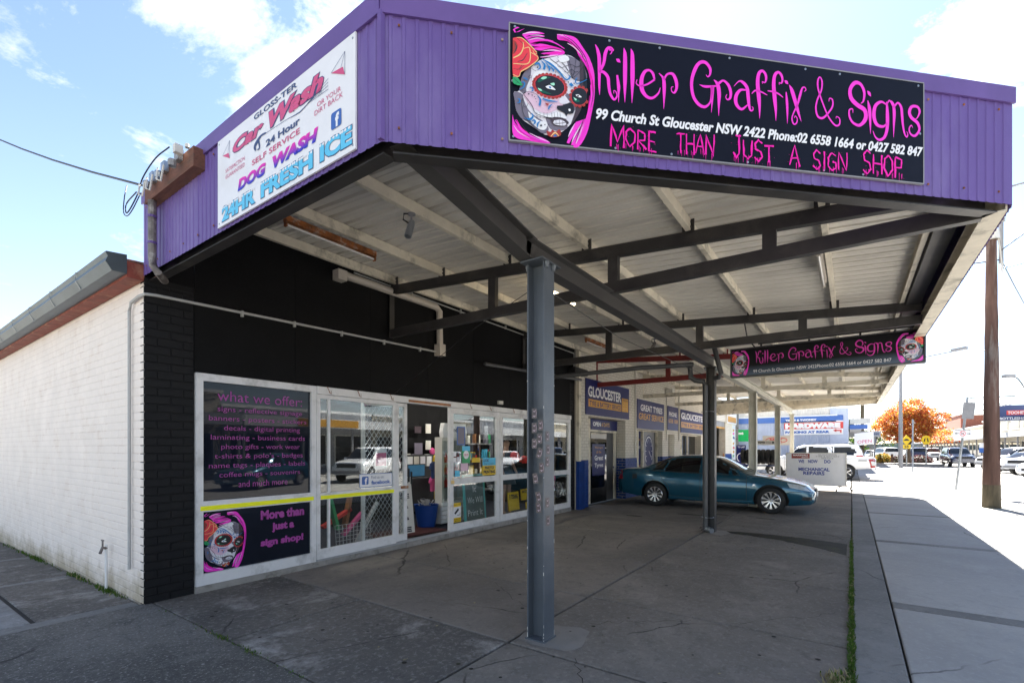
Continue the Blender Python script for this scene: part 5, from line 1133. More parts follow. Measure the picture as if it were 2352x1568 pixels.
T('OR YOUR', 1.40, .405, 1.65, .435, 'rosyP', bold=-.005); T('DIRT BACK', 1.37, .36, 1.67, .392, 'rosyP', bold=-.005); T('PTY', 1.41, .465, 1.46, .48, 'grey', bold=-.01)
for p_, q_ in (([(1.69, .625), (1.55, .555), (1.69, .485)], None), ([(.21, .635), (.09, .555), (.21, .495)], None)):
    a, b, c = p_; flat(cs, [b, c, ((a[0]+c[0])/2-.02, (b[1]+c[1])/2+.02)], f2_, 'rosyP', .003)
    mb = MB(); ribbon(mb, [(*a, .003), (*b, .003)], f2_, .003, 1); ribbon(mb, [(*a, .003), (*c, .003)], f2_, .003, 1); ribbon(mb, [(*a, .003), ((b[0]+c[0])/2+.03, (b[1]+c[1])/2+.02, .003)], f2_, .003, 1); mb.build('print_lines', 'navyP', cs)
def fbicon(parent, fr, x, y, s_, d=.003):
    q = []
    for cx, cy, a0 in ((x+s_*.85, y+s_*.85, 0), (x+s_*.15, y+s_*.85, 90), (x+s_*.15, y+s_*.15, 180), (x+s_*.85, y+s_*.15, 270)): q += arc(cx, cy, s_*.15, a0, a0+90, 4)
    flat(parent, q, fr, 'fbblue', d, 'icon'); lettering(parent, 'f', fr, x+s_*.42, y+s_*.05, x+s_*.80, y+s_*.86, 'whiteP', bold=.05, d=d+.001)
fbicon(cs, f2_, 1.55, .195, .105)
mb = MB(); ribbon(mb, [(.62, .41, .012), (.60, .44, .03), (.64, .47, .03), (.70, .49, .016), (.76, .485, .012)], f2_, .003); ribbon(mb, [(.66, .46, .02), (.67, .41, .016), (.64, .405, .01)], f2_, .003); ribbon(mb, [(.76, .482, .003), (1.05, .47, .003), (1.2, .455, .008), (1.36, .49, .003)], f2_, .003, 2)
for k in range(4): ribbon(mb, [(1.28, .472, .002), (1.52, .47+k*.022, .003)], f2_, .003, 1)
mb.build('spray_gun', 'navyP', cs)
mb = MB()
for x, y in ((.025, .67), (1.765, .67), (.025, .03), (1.765, .03), (.9, .685)): mb.lathe([(0, .003), (.007, .002), (.008, 0)], f2_.p(x, y, 0), f2_.N, 8)
mb.build('sign_screws', 'zinc', cs)['kind'] = 'stuff'
# ---- hanging light box under the second truss (X = 9.8)
fh = Fr((9.72, 1.86, 2.93), (0, -1, 0))
hs = thing('hanging_sign', (9.8, .46, 2.93), 'long black light box sign hanging under the awning with a skull at each end', 'hanging sign')
mb = MB(); mb.box(9.735, 9.87, -.94, 1.86, 2.93, 3.46); mb.build('light_box', 'black', hs)
mb = MB()
for a, b, c, d_ in ((0, 2.8, 0, .02), (0, 2.8, .51, .53), (0, .02, .02, .51), (2.78, 2.8, .02, .51)): mb.prism([(a, c), (b, c), (b, d_), (a, d_)], fh.p(0, 0, -.013), fh.U, fh.W, fh.N, .016)
mb.build('box_rim', 'dgrey', hs)
hg = gradmat('slate_to_black_print', (.11, .15, .21), (.010, .010, .012), .02, .20)
mk('sign_face', [fh.p(x, y, -.012) for x, y in ((.02, .02), (2.78, .02), (2.78, .51), (.02, .51))], [(0, 1, 2, 3)], hg, hs)
killer(hs, fh, mat('dull_magenta_print', (.62, .035, .38), .35, var=0), f=lambda x, y: (.42+(x-.526)*.838, .165+(y-.24)*.72), ws=.75, d=-.008)
lettering(hs, '99 Church St Gloucester NSW 2422Phone:02 6558 1664 or 0427 582 847', fh, .39, .055, 2.38, .11, 'whiteP', bold=.0, d=-.008)
fh2 = Fr(fh.p(0, 0, -.0105), fh.U); 
skull(hs, fh2, lambda x, y: (.025+x*.56, .025+y*.685)); skull(hs, fh2, lambda x, y: (2.775-x*.64, .025+y*.685))
mb = MB()
for y in (1.35, -.12, .6): mb.box(9.78, 9.81, y-.015, y+.015, 3.46, 3.54 if y != .6 else 3.50)
mb.bar((9.79, 1.4, 3.52), (9.79, -.85, 3.52), .02, .03); mb.build('hangers', 'black_steel', hs)
mb = MB(); mb.tube([(9.79, 1.45, 3.46), (9.6, 1.55, 3.6), (9.0, 1.5, 3.78)], .012, 6); mb.build('power_cable', 'black', hs)
# skull in the lower display window, facebook sticker
wt = thing('window_graphic', (2.6, 5.9, .2), 'skull lady graphic printed on the lower left display window', 'window graphic')
fw = Fr((0, YF+.009, 0), (1, 0, 0)); skull(wt, fw, lambda x, y: (2.345+x*.90, .205+y*.985))
fbs = sign('window_sticker', 'white and blue sticker reading Find us on facebook low on the sliding window', Fr((0, YF-.012, 0), (1, 0, 0)), 4.42, 5.03, 1.02, 1.22, 'whitesign', th=.003)
g6 = Fr((0, YF-.012, 0), (1, 0, 0))
for a, b, c, d_ in ((4.42, 5.03, 1.02, 1.028), (4.42, 5.03, 1.212, 1.22), (4.42, 4.428, 1.02, 1.22), (5.022, 5.03, 1.02, 1.22)): flat(fbs, [(a, c), (b, c), (b, d_), (a, d_)], g6, 'fbblue', .001, 'border')
fbicon(fbs, g6, 4.46, 1.06, .12, .002); lettering(fbs, 'Find us on:', g6, 4.63, 1.14, 4.87, 1.185, 'navyP', bold=0, d=.002); lettering(fbs, 'facebook.', g6, 4.63, 1.055, 5.0, 1.115, 'fbblue', bold=.04, d=.002)
# column stickers
M['brownst'] = mat('brown_sticker_backing', (.10, .085, .085), .4, var=.2)
M['dullpink'] = mat('faded_pink_grey_print', (.36, .27, .31), .4, var=.1)
csx = V((3.43, 2.14, 0)); a_ = .165/2
fA = Fr((csx.x-a_-.001, csx.y+a_, 0), (0, -1, 0)); fB = Fr((csx.x-a_, csx.y-a_-.001, 0), (1, 0, 0))
random.seed(4)
kk = 0
def sticker(fr, x, z, rot, lab, w=.05, h=.085):
    t = thing('skull_sticker', fr.p(x, z, 0), lab, 'sticker', 'skull stickers on the near column')
    c_, s__ = math.cos(rot), math.sin(rot); q = lambda px, py: (x+px*c_-py*s__, z+px*s__+py*c_)
    mk('backing', [fr.p(*q(px, py), .0015) for px, py in ((-w/2, -h/2), (w/2, -h/2), (w/2, h/2), (-w/2, h/2))], [(0, 1, 2, 3)], 'brownst', t)
    mk('oval', [fr.p(*q(w*.42*math.cos(u), h*.44*math.sin(u)), .002) for u in [i*.524 for i in range(12)]], [tuple(range(12))], 'faceD', t)
    mb = MB(); ribbon(mb, [(*q(w*.30, -h*.35), .003), (*q(w*.40, 0), .005), (*q(w*.24, h*.36), .003)], fr, .0025, 3); ribbon(mb, [(*q(-w*.2, -h*.2), .006), (*q(0, -h*.32), .010), (*q(w*.15, -h*.2), .006)], fr, .0025, 3); ribbon(mb, [(*q(-w*.2, h*.25), .004), (*q(0, h*.15), .010), (*q(w*.1, h*.28), .004)], fr, .0025, 2); mb.build('highlights', 'dullpink', t)
    mb = MB(); ribbon(mb, [(*q(-w*.25, 0), .006), (*q(0, h*.02), .012), (*q(w*.2, -h*.02), .006)], fr, .003, 2); mb.build('pink_marks', 'faceD', t)
sticker(fA, 0.073, 1.890, 0.00, "topmost pale blue sticker on the wide face of the near column")
sticker(fA, 0.133, 1.790, 0.00, "pinkish second highest sticker on the wide face of the near column")
sticker(fA, 0.073, 1.770, 0.00, "small left edge third highest sticker on the wide face of the near column")
sticker(fA, 0.123, 1.680, 0.00, "fourth highest right hand sticker on the wide face of the near column")
sticker(fA, 0.073, 1.640, 0.00, "fifth highest left hand sticker on the wide face of the near column")
sticker(fA, 0.123, 1.560, -0.35, "most tilted, leaning left sticker on the wide face of the near column")
sticker(fA, 0.143, 1.440, 0.09, "sixth highest right hand sticker on the wide face of the near column")
sticker(fA, 0.083, 1.350, 0.14, "lone leaning left hand sticker on the wide face of the near column")
sticker(fA, 0.113, 1.200, 0.21, "upper of the lowest pair of sticker on the wide face of the near column")
sticker(fA, 0.113, 1.110, 0.14, "lowest sticker on the wide face of the near column")
sticker(fB, 0.052, 1.700, 0, "topmost sticker on the narrow face of the near column", w=.06)
sticker(fB, 0.062, 1.590, 0, "second highest sticker on the narrow face of the near column", w=.06)
sticker(fB, 0.052, 1.490, 0, "third highest sticker on the narrow face of the near column", w=.06)
sticker(fB, 0.052, 1.150, 0, "fourth highest, beside the lower pair, sticker on the narrow face of the near column", w=.06)
sticker(fB, 0.062, 1.000, 0, "lowest sticker on the narrow face of the near column", w=.06)
# ================================================================== VEHICLES
def ip(tab, x):
    xs = [t[0] for t in tab]; return float(np.interp(x, xs, [t[1] for t in tab]))
def sm(tab, x, w=.10):
    return sum(ip(tab, x+d*w)*k for d, k in ((-1, .25), (-.5, .2), (0, .1), (.5, .2), (1, .25)))
class Car:
    """lofted body; x from nose to tail, y half width, z up; parts split from one dense skin"""
    def __init__(s, spec, step=.05, detail=True):
        s.s = spec; s.step = step; s.detail = detail
    def ring(s, x):
        S_ = s.s; zt = sm(S_['top'], x, S_.get('sm', .08)); zb = ip(S_['bot'], x); hw = ip(S_['hw'], x); belt = min(sm(S_['belt'], x, .1), zt-.03); rw = ip(S_['rw'], x)
        k = min(1, (zt-belt)/.25); rw = hw*.93*(1-k)+rw*k
        mid = zb+(belt-zb)*.55; pts = [(0, zb), (hw*.80, zb), (hw*.93, zb+.02), (hw*.975, zb+.10), (hw*.99, zb+(mid-zb)*.55), (hw, mid), (hw*.995, mid+(belt-mid)*.4), (hw*.975, mid+(belt-mid)*.75), (hw*.945, belt-.012), (hw*.925, belt)]
        q0 = (hw*.925, belt); q1 = (rw, zt-.07*k-.012)
        for t in (.15, .35, .55, .75, .9): pts.append((q0[0]+(q1[0]-q0[0])*t+.012*math.sin(t*3.14), q0[1]+(q1[1]-q0[1])*t))
        pts += [q1, (rw*.95, zt-.045*k-.006), (rw*.84, zt-.022*k-.002), (rw*.6, zt-.008*k), (rw*.3, zt-.002), (0, zt)]
        return pts
    def surf(s, x, z):
        r = s.ring(x); 
        for a, b in zip(r[2:], r[3:]):
            if a[1] <= z <= b[1]: return a[0]+(b[0]-a[0])*(z-a[1])/max(1e-6, b[1]-a[1])
        return r[-6][0]
    def skin(s):
        L = s.s['L']; n = int(L/s.step); xs = [L*i/n for i in range(n+1)]; xs[0] = .0; R_ = [s.ring(x) for x in xs]; k = len(R_[0])
        vs = []; 
        for x, r in zip(xs, R_): vs += [(x, y, z) for y, z in r]+[(x, -y, z) for y, z in r[-2:0:-1]]
        m = 2*k-2; fs = []
        for i in range(n):
            for j in range(m): fs.append((i*m+j, i*m+(j+1) % m, (i+1)*m+(j+1) % m, (i+1)*m+j))
        fs += [tuple(range(m))[::-1], tuple(n*m+j for j in range(m))]
        return vs, fs
def build_car(name, spec, label, cat, loc, rz, paint, group=None, step=.05, detail=True, rim='chrome'):
    c = Car(spec, step); vs, fs = c.skin(); L = spec['L']
    me = bpy.data.meshes.new('body'); me.from_pydata(vs, [], fs); me.update()
    bmx = bmesh.new(); bmx.from_mesh(me); bmesh.ops.recalc_face_normals(bmx, faces=bmx.faces); bmx.to_mesh(me); bmx.free()
    tmp = bpy.data.objects.new('tmp', me); COL.objects.link(tmp); cuts = []
    wr = spec['wr']
    hwm = max(h[1] for h in spec['hw'])
    for wx in spec['wx']:
        mb = MB(); mb.lathe([(0, -2), (wr+.055, -2), (wr+.055, -hwm+.26), (0, -hwm+.26)], (wx, 0, wr+.01), (0, 1, 0), 36)
        mb.lathe([(0, hwm-.26), (wr+.055, hwm-.26), (wr+.055, 2), (0, 2)], (wx, 0, wr+.01), (0, 1, 0), 36)
        m2 = bpy.data.meshes.new('cut'); m2.from_pydata(mb.v, [], mb.f); b2 = bmesh.new(); b2.from_mesh(m2); bmesh.ops.remove_doubles(b2, verts=b2.verts, dist=1e-5); bmesh.ops.recalc_face_normals(b2, faces=b2.faces); b2.to_mesh(m2); b2.free()
        co = bpy.data.objects.new('cut', m2); COL.objects.link(co); cuts.append(co)
        md = tmp.modifiers.new('b', 'BOOLEAN'); md.operation = 'DIFFERENCE'; md.object = co; md.solver = 'EXACT'
    bpy.context.view_layer.update(); dg = bpy.context.evaluated_depsgraph_get(); ev = tmp.evaluated_get(dg); em = ev.to_mesh()
    V_ = [tuple(v.co) for v in em.vertices]; F_ = [tuple(p.vertices) for p in em.polygons]; CN = [tuple(p.center) for p in em.polygons]; NM = [tuple(p.normal) for p in em.polygons]
    ev.to_mesh_clear()
    for o in cuts+[tmp]: bpy.data.objects.remove(o)
    t = thing(name, loc, label, cat, group, rz)
    def inpoly(x, z, P):
        r = False; j = len(P)-1
        for i in range(len(P)):
            if (P[i][1] > z) != (P[j][1] > z) and x < (P[j][0]-P[i][0])*(z-P[i][1])/(P[j][1]-P[i][1]+1e-9)+P[i][0]: r = not r
            j = i
        return r
    cls = {}
    for f, cc, nn in zip(F_, CN, NM):
        x, y, z = cc; ay = abs(y); k = 'body'
        arch = any(math.hypot(x-wx, z-wr-.01) < wr+.058 and ay > hwm-.30 for wx in spec['wx'])
        if arch: k = 'arch'
        else:
            belt = min(sm(spec['belt'], x, .1), 9)
            gi = [i for i, P in enumerate(spec['glass']) if inpoly(x, z, P)] if (z > belt-.005 and abs(nn[1]) > .5) else []
            if gi: k = 'glass%d%s' % (gi[0], 'L' if y > 0 else 'R')
            elif z > belt+.03 and abs(nn[1]) < .75:
                for a, b in spec['screens']:
                    if a < x < b and ay < ip(spec['rw'], x)*1.02: k = 'screen%d' % (a > 2.2)
        cls.setdefault(k, []).append(f)
    def sub(nm, keys, m, par):
        fl_ = [f for k_ in keys for f in cls.get(k_, [])]
        if not fl_: return None
        used = sorted(set(i for f in fl_ for i in f)); mp = {a: i for i, a in enumerate(used)}
        return mk(nm, [V_[i] for i in used], [tuple(mp[i] for i in f) for f in fl_], m, par, local=True, smooth=True)
    body = sub('body', ['body'], paint, t); sub('wheel_arch', ['arch'], 'black', t)
    for k_ in sorted(cls):
        if k_.startswith('glass'): sub('side_window', [k_], 'carglass', t)
    sub('windscreen', ['screen0'], 'carglass', t); sub('rear_window', ['screen1'], 'carglass', t)
    # wheels
    for wx in spec['wx']:
        for sd in (1, -1):
            ww = spec.get('ww', .215); yc = sd*(hwm-.02-ww/2)
            mb = MB(); pr = [(wr*.66, -ww/2), (wr*.80, -ww/2-.004), (wr*.93, -ww/2+.008), (wr*.985, -ww/2+.03), (wr, -ww/4), (wr, ww/4), (wr*.985, ww/2-.03), (wr*.93, ww/2-.008), (wr*.80, ww/2+.004), (wr*.66, ww/2)]
            mb.lathe(pr, (wx, yc, wr), (0, sd, 0), 28 if detail else 16); w_ = mb.build('wheel', 'rubber', t, local=True, smooth=True)
            if detail:
                mb = MB(); mb.lathe([(wr*.67, ww/2-.002), (wr*.63, ww/2+.006), (wr*.60, ww/2-.02), (wr*.58, -.02)], (wx, yc, wr), (0, sd, 0), 28); mb.lathe([(0, ww/2-.012), (wr*.10, ww/2-.012), (wr*.15, ww/2-.03), (wr*.15, ww/2-.06)], (wx, yc, wr), (0, sd, 0), 16)
                ns = spec.get('spokes', 10)
                for i in range(ns):
                    a = 2*math.pi*(i+.5)/ns; ax = (math.cos(a), math.sin(a)); bx = (-math.sin(a), math.cos(a)); o = []
                    for r, w2, h in ((wr*.11, .016, ww/2-.022), (wr*.36, .014, ww/2-.012), (wr*.62, .034, ww/2-.008)):
                        for q in (-1, 1): o.append((wx+ax[0]*r+bx[0]*w2*q, yc+sd*h, wr+ax[1]*r+bx[1]*w2*q))
                    o2 = [(p[0], p[1]-sd*.03, p[2]) for p in o]; mb.add(o+o2, [(0, 1, 3, 2), (2, 3, 5, 4), (0, 2, 8, 6), (2, 4, 10, 8), (1, 7, 9, 3), (3, 9, 11, 5)])
                mb.build('rim', rim, w_, local=True, smooth=True)
                mb = MB(); mb.lathe([(0, .0), (wr*.6, .0)], (wx, yc-sd*.0, wr), (0, sd, 0), 20); mb.build('brake_disc', 'dgrey', w_, local=True)
            else:
                mb = MB(); mb.lathe([(0, ww/2-.01), (wr*.2, ww/2-.012), (wr*.62, ww/2-.02), (wr*.66, ww/2)], (wx, yc, wr), (0, sd, 0), 16); mb.build('rim', rim, w_, local=True, smooth=True)
    def patch(nm, quad, m, lift=.006, sd=1, nx=8, nz=5, par=t):
        g = []
        for i in range(nx+1):
            for j in range(nz+1):
                a, b = i/nx, j/nz; (x0, z0), (x1, z1), (x2, z2), (x3, z3) = quad
                x = (x0*(1-a)+x1*a)*(1-b)+(x3*(1-a)+x2*a)*b; z = (z0*(1-a)+z1*a)*(1-b)+(z3*(1-a)+z2*a)*b
                g.append((x, sd*(c.surf(x, z)+lift), z))
        return mk(nm, g, [(i*(nz+1)+j, (i+1)*(nz+1)+j, (i+1)*(nz+1)+j+1, i*(nz+1)+j+1)[::sd] for i in range(nx) for j in range(nz)], m, par, local=True, smooth=True)
    for sd in (1, -1):
        for nm, q, m_, *r in spec.get('patch', []): patch(nm, q, m_, *(r or [.005]), sd)
        for nm, P, r_, m_ in spec.get('line', []):
            mb = MB(); q = cr([(x, z) for x, z in P], 4); mb.tube([(x, sd*(c.surf(x, z)+.0005), z) for x, z in q], r_, 5); mb.build(nm, m_, t, local=True)
        mx, mz = spec['mirror']; y0 = c.surf(mx, mz)
        mb = MB(); mb.add([(mx+a, sd*(y0+b), mz+d) for a, b, d in ((-.02, .03, -.03), (-.05, .10, -.05), (-.05, .22, -.045), (-.03, .24, .02), (-.02, .20, .075), (.0, .08, .07), (.07, .04, -.03), (.05, .10, -.05), (.04, .22, -.045), (.05, .235, .02), (.05, .20, .07), (.06, .08, .065))], [(0,1,2,3,4,5), (11,10,9,8,7,6), (0,6,7,1), (1,7,8,2), (2,8,9,3), (3,9,10,4), (4,10,11,5), (5,11,6,0)]); mb.build('wing_mirror', paint, t, local=True, smooth=True)
        for hx, hz in spec.get('handles', []):
            y0 = c.surf(hx, hz); mb = MB(); mb.tube([(hx-.09, sd*y0, hz), (hx-.06, sd*(y0+.035), hz+.004), (hx+.07, sd*(y0+.035), hz+.004), (hx+.10, sd*y0, hz)], .013, 6); mb.build('door_handle', paint, t, local=True, smooth=True)
    for nm, bx_, m_ in spec.get('boxes', []):
        mb = MB(); mb.box(*bx_); mb.build(nm, m_, t, local=True)
    return t, c
def seam(x0, z0, z1, x1=None): return ('door_seam', [(x0, z0), ((x0+(x1 or x0))/2, (z0+z1)/2), (x1 or x0, z1)], .007, 'black')
SEDAN = dict(L=4.93, wr=.325, wx=(.90, 3.76), ww=.22, spokes=10, sm=.07,
    top=[(0, .50), (.03, .60), (.10, .68), (.25, .745), (.6, .83), (1.0, .90), (1.38, .955), (1.5, 1.0), (1.8, 1.18), (2.1, 1.335), (2.3, 1.39), (2.7, 1.43), (3.1, 1.425), (3.45, 1.37), (3.8, 1.23), (4.1, 1.09), (4.25, 1.055), (4.6, 1.045), (4.82, 1.02), (4.89, .94), (4.93, .8)],
    bot=[(0, .30), (.1, .24), (.5, .20), (1.5, .19), (3.4, .20), (4.3, .24), (4.93, .34)],
    belt=[(0, .47), (.1, .64), (.5, .77), (1.0, .85), (1.5, .895), (2.5, .93), (3.5, .965), (4.2, .985), (4.7, .97), (4.93, .75)],
    hw=[(0, .60), (.03, .70), (.10, .79), (.25, .86), (.5, .90), (.9, .92), (2.5, .925), (3.8, .915), (4.4, .88), (4.75, .82), (4.88, .74), (4.93, .66)],
    rw=[(0, .5), (1.0, .75), (1.5, .70), (2.2, .60), (2.7, .585), (3.3, .57), (3.9, .60), (4.3, .72), (4.93, .6)],
    glass=[[(1.62, .935), (2.14, 1.27), (2.50, 1.345), (2.50, .95)], [(2.60, .95), (2.60, 1.352), (3.0, 1.345), (3.38, 1.28), (3.50, .985)], [(3.56, .99), (3.45, 1.26), (3.60, 1.20), (3.82, 1.06), (3.86, 1.0)]],
    screens=[(1.46, 2.16), (3.40, 4.12)], mirror=(1.78, .97), handles=[(2.38, .80), (3.32, .82)],
    patch=[('headlight', [(.05, .57), (.50, .66), (.56, .765), (.16, .70)], 'lamp'), ('tail_light', [(4.72, .72), (4.90, .72), (4.88, .96), (4.76, .97)], 'redlamp'), ('fuel_door', [(4.28, .74), (4.42, .74), (4.42, .87), (4.28, .87)], 'black', .002), ('fog_recess', [(.05, .36), (.26, .37), (.24, .45), (.06, .45)], 'black')],
    line=[('rub_strip', [(1.36, .60), (2.52, .585)], .016, 'teal'), ('rub_strip', [(2.56, .585), (3.30, .61)], .016, 'teal'), ('sill_line', [(1.32, .27), (2.3, .255), (3.35, .28)], .02, 'teal'), seam(1.44, .30, .89), seam(2.55, .27, .94), ('door_seam', [(3.36, .42), (3.40, .60), (3.56, .75), (3.62, .96)], .007, 'black'), ('sill_seam', [(1.44, .31), (2.3, .29), (3.35, .32)], .006, 'black'), ('bumper_seam', [(.58, .52), (.45, .56), (.1, .555)], .006, 'black'), ('belt_trim', [(1.60, .915), (2.5, .94), (3.9, .985)], .010, 'black')],
    boxes=[('grille', (-.012, .03, -.30, .30, .53, .60), 'black'), ('lower_grille', (-.012, .02, -.50, .50, .33, .42), 'black'), ('number_plate', (-.022, -.012, -.18, .18, .43, .52), 'whitesign'), ('badge', (-.02, -.012, -.04, .04, .55, .60), 'chrome')])
SEDAN['boxes'] += [('rear_plate', (4.93, 4.945, -.18, .18, .66, .76), 'whitesign')]
sed, cobj = build_car('sedan', SEDAN, 'dark teal four door sedan parked nose out under the awning', 'car', (14.03, .70, 0), R(90), 'teal', step=.03)
lettering(sed, 'V6', Fr((1.30, .918, .70), (1, 0, 0)), 0, 0, 0, 0, 'chrome') if False else None
# sedan badge on the wing (local mesh)
mk('wing_badge', [(1.22, cobj.surf(1.22, .68)+.006, .66), (1.32, cobj.surf(1.32, .68)+.006, .66), (1.32, cobj.surf(1.32, .68)+.006, .672), (1.22, cobj.surf(1.22, .68)+.006, .672), (1.24, cobj.surf(1.24, .69)+.006, .685), (1.30, cobj.surf(1.3, .69)+.006, .685), (1.30, cobj.surf(1.3, .7)+.006, .71), (1.24, cobj.surf(1.24, .7)+.006, .71)], [(0, 1, 2, 3), (4, 5, 6, 7)], 'chrome', sed, local=True)
for sy in (-.32, .32): 
    mb = MB(); mb.tube([(1.46, sy, 1.01), (1.60, sy+.30, 1.10), (1.64, sy+.42, 1.12)], .008, 5); mb.build('wiper', 'black', sed, local=True)
UTE = dict(L=5.35, wr=.38, wx=(.92, 4.14), ww=.26, spokes=6, sm=.05,
    top=[(0, .70), (.03, .95), (.12, 1.03), (.5, 1.10), (1.15, 1.16), (1.3, 1.20), (1.75, 1.52), (2.0, 1.70), (2.3, 1.78), (3.0, 1.79), (3.42, 1.76), (3.50, 1.70), (3.62, 1.18), (3.7, 1.15), (5.28, 1.17), (5.33, 1.12), (5.35, 1.0)],
    bot=[(0, .42), (.3, .40), (1.5, .42), (3.5, .44), (4.8, .55), (5.35, .62)],
    belt=[(0, .65), (.05, .85), (.5, 1.0), (1.3, 1.09), (3.5, 1.13), (5.3, 1.14), (5.35, .95)],
    hw=[(0, .70), (.05, .82), (.2, .88), (.6, .92), (2, .93), (5.1, .92), (5.3, .90), (5.35, .85)],
    rw=[(0, .6), (1.3, .76), (2.0, .66), (3.4, .66), (3.6, .8), (5.35, .8)],
    glass=[[(1.55, 1.14), (2.02, 1.60), (2.42, 1.68), (2.42, 1.16)], [(2.50, 1.16), (2.50, 1.68), (3.30, 1.66), (3.36, 1.50), (3.36, 1.18)]],
    screens=[(1.28, 1.98), (3.53, 3.60)], mirror=(1.7, 1.18), handles=[(2.28, 1.0), (3.22, 1.02)],
    patch=[('headlight', [(.02, .82), (.42, .86), (.45, 1.0), (.10, .97)], 'lamp'), ('tail_light', [(5.14, .62), (5.33, .66), (5.33, 1.08), (5.05, 1.06)], 'redlamp'), ('tail_lens', [(5.19, .74), (5.335, .76), (5.335, .95), (5.14, .95)], 'lamp', .009)],
    line=[seam(1.42, .5, 1.1), seam(2.46, .5, 1.13), ('door_seam', [(3.35, .7), (3.45, .9), (3.48, 1.13)], .005, 'black'), ('tub_seam', [(3.66, .5), (3.66, 1.14)], .012, 'black'), ('tub_rail', [(3.7, 1.12), (5.3, 1.135)], .018, 'carwhite')],
    boxes=[('rear_bumper', (5.33, 5.52, -.80, .80, .50, .62), 'chrome'), ('tow_bar', (5.5, 5.8, -.03, .03, .42, .46), 'rust'), ('tow_ball', (5.74, 5.80, -.03, .03, .46, .53), 'chrome'), ('mud_flap', (4.60, 4.62, .62, .9, .22, .55), 'black'), ('tailgate_handle', (5.345, 5.36, -.1, .1, .95, 1.0), 'black')])
ute, uobj = build_car('utility_truck', UTE, 'white four door pickup with open tub, parked nose in beyond the letter board', 'pickup truck', (30.35, 4.36, 0), R(-90), 'carwhite', step=.05)
mk('side_decal', [(4.62, -uobj.surf(4.6, .98)-.006, .96), (4.98, -uobj.surf(4.98, .98)-.006, .96), (4.98, -uobj.surf(4.98, 1.0)-.006, 1.02), (4.66, -uobj.surf(4.6, 1.0)-.006, 1.02)], [(0, 1, 2, 3)], 'grey', ute, local=True)
WAG = dict(L=4.8, wr=.37, wx=(.92, 3.72), ww=.25, spokes=6, sm=.05,
    top=[(0, .70), (.04, .95), (.15, 1.03), (.6, 1.10), (1.15, 1.15), (1.3, 1.2), (1.75, 1.55), (2.05, 1.74), (2.4, 1.80), (4.0, 1.82), (4.45, 1.77), (4.62, 1.55), (4.75, 1.1), (4.8, .8)],
    bot=[(0, .40), (1.5, .38), (3.5, .40), (4.8, .5)],
    belt=[(0, .65), (.05, .85), (.5, 1.0), (1.3, 1.07), (3.5, 1.12), (4.5, 1.13), (4.8, .75)],
    hw=[(0, .70), (.05, .82), (.2, .88), (.6, .92), (2, .93), (4.3, .92), (4.65, .88), (4.8, .80)],
    rw=[(0, .6), (1.3, .76), (2.0, .68), (4.2, .66), (4.6, .70), (4.8, .7)],
    glass=[[(1.55, 1.13), (2.05, 1.62), (2.42, 1.70), (2.42, 1.15)], [(2.50, 1.15), (2.50, 1.70), (3.30, 1.70), (3.30, 1.17)], [(3.38, 1.18), (3.38, 1.70), (4.10, 1.67), (4.42, 1.42), (4.15, 1.19)]],
    screens=[(1.28, 2.0), (4.5, 4.72)], mirror=(1.7, 1.17), handles=[(2.28, 1.0), (3.2, 1.02)],
    patch=[('headlight', [(.02, .82), (.42, .86), (.45, 1.0), (.10, .97)], 'lamp'), ('tail_light', [(4.42, .95), (4.72, .98), (4.66, 1.22), (4.35, 1.22)], 'redlamp')],
    line=[seam(1.42, .5, 1.08), seam(2.46, .5, 1.12), seam(3.34, .75, 1.13)], boxes=[('grille', (-.01, .02, -.5, .5, .75, .95), 'black'), ('front_bumper', (-.03, .05, -.75, .75, .45, .6), 'grey')])
wag, _ = build_car('station_wagon', WAG, 'white four wheel drive wagon with roof rails, mostly behind the white pickup', 'car', (32.9, 4.15, 0), R(-90), 'carwhite', step=.06, detail=False)
for sd in (1, -1):
    mb = MB(); mb.tube([(2.3, sd*.62, 1.83), (2.45, sd*.62, 1.87), (4.1, sd*.62, 1.88), (4.25, sd*.62, 1.83)], .018, 6); mb.build('roof_rail', 'chrome', wag, local=True)
HATCH = dict(SEDAN, L=4.5, wx=(.85, 3.5), top=[(0, .50), (.05, .66), (.25, .78), (.9, .95), (1.2, 1.02), (1.75, 1.32), (2.1, 1.47), (2.6, 1.53), (3.4, 1.50), (3.9, 1.36), (4.3, 1.05), (4.45, .9), (4.5, .7)],
    bot=[(0, .3), (.3, .22), (4.2, .24), (4.5, .36)], belt=[(0, .47), (.1, .66), (.5, .80), (1.2, .93), (3.5, 1.0), (4.3, .98), (4.5, .65)], hw=[(0, .60), (.05, .72), (.25, .84), (.6, .89), (3.8, .89), (4.3, .83), (4.5, .70)], rw=[(0, .5), (1.2, .72), (2.2, .62), (3.6, .60), (4.2, .68), (4.5, .6)],
    glass=[[(1.45, .97), (2.0, 1.36), (2.35, 1.43), (2.35, .99)], [(2.43, .99), (2.43, 1.43), (3.3, 1.42), (3.75, 1.28), (3.85, 1.04)]], screens=[(1.2, 2.0), (3.85, 4.33)], mirror=(1.6, 1.0), handles=[(2.2, .85), (3.1, .87)],
    patch=[('headlight', [(.04, .60), (.40, .70), (.42, .80), (.12, .74)], 'lamp'), ('tail_light', [(4.2, .78), (4.42, .78), (4.40, .98), (4.22, 1.0)], 'redlamp')], line=[seam(2.39, .3, .98)], boxes=[('grille', (-.01, .03, -.35, .35, .42, .55), 'black'), ('number_plate', (-.02, -.01, -.18, .18, .36, .44), 'whitesign')])
G_ = 'cars parked along the street'
protos = {}
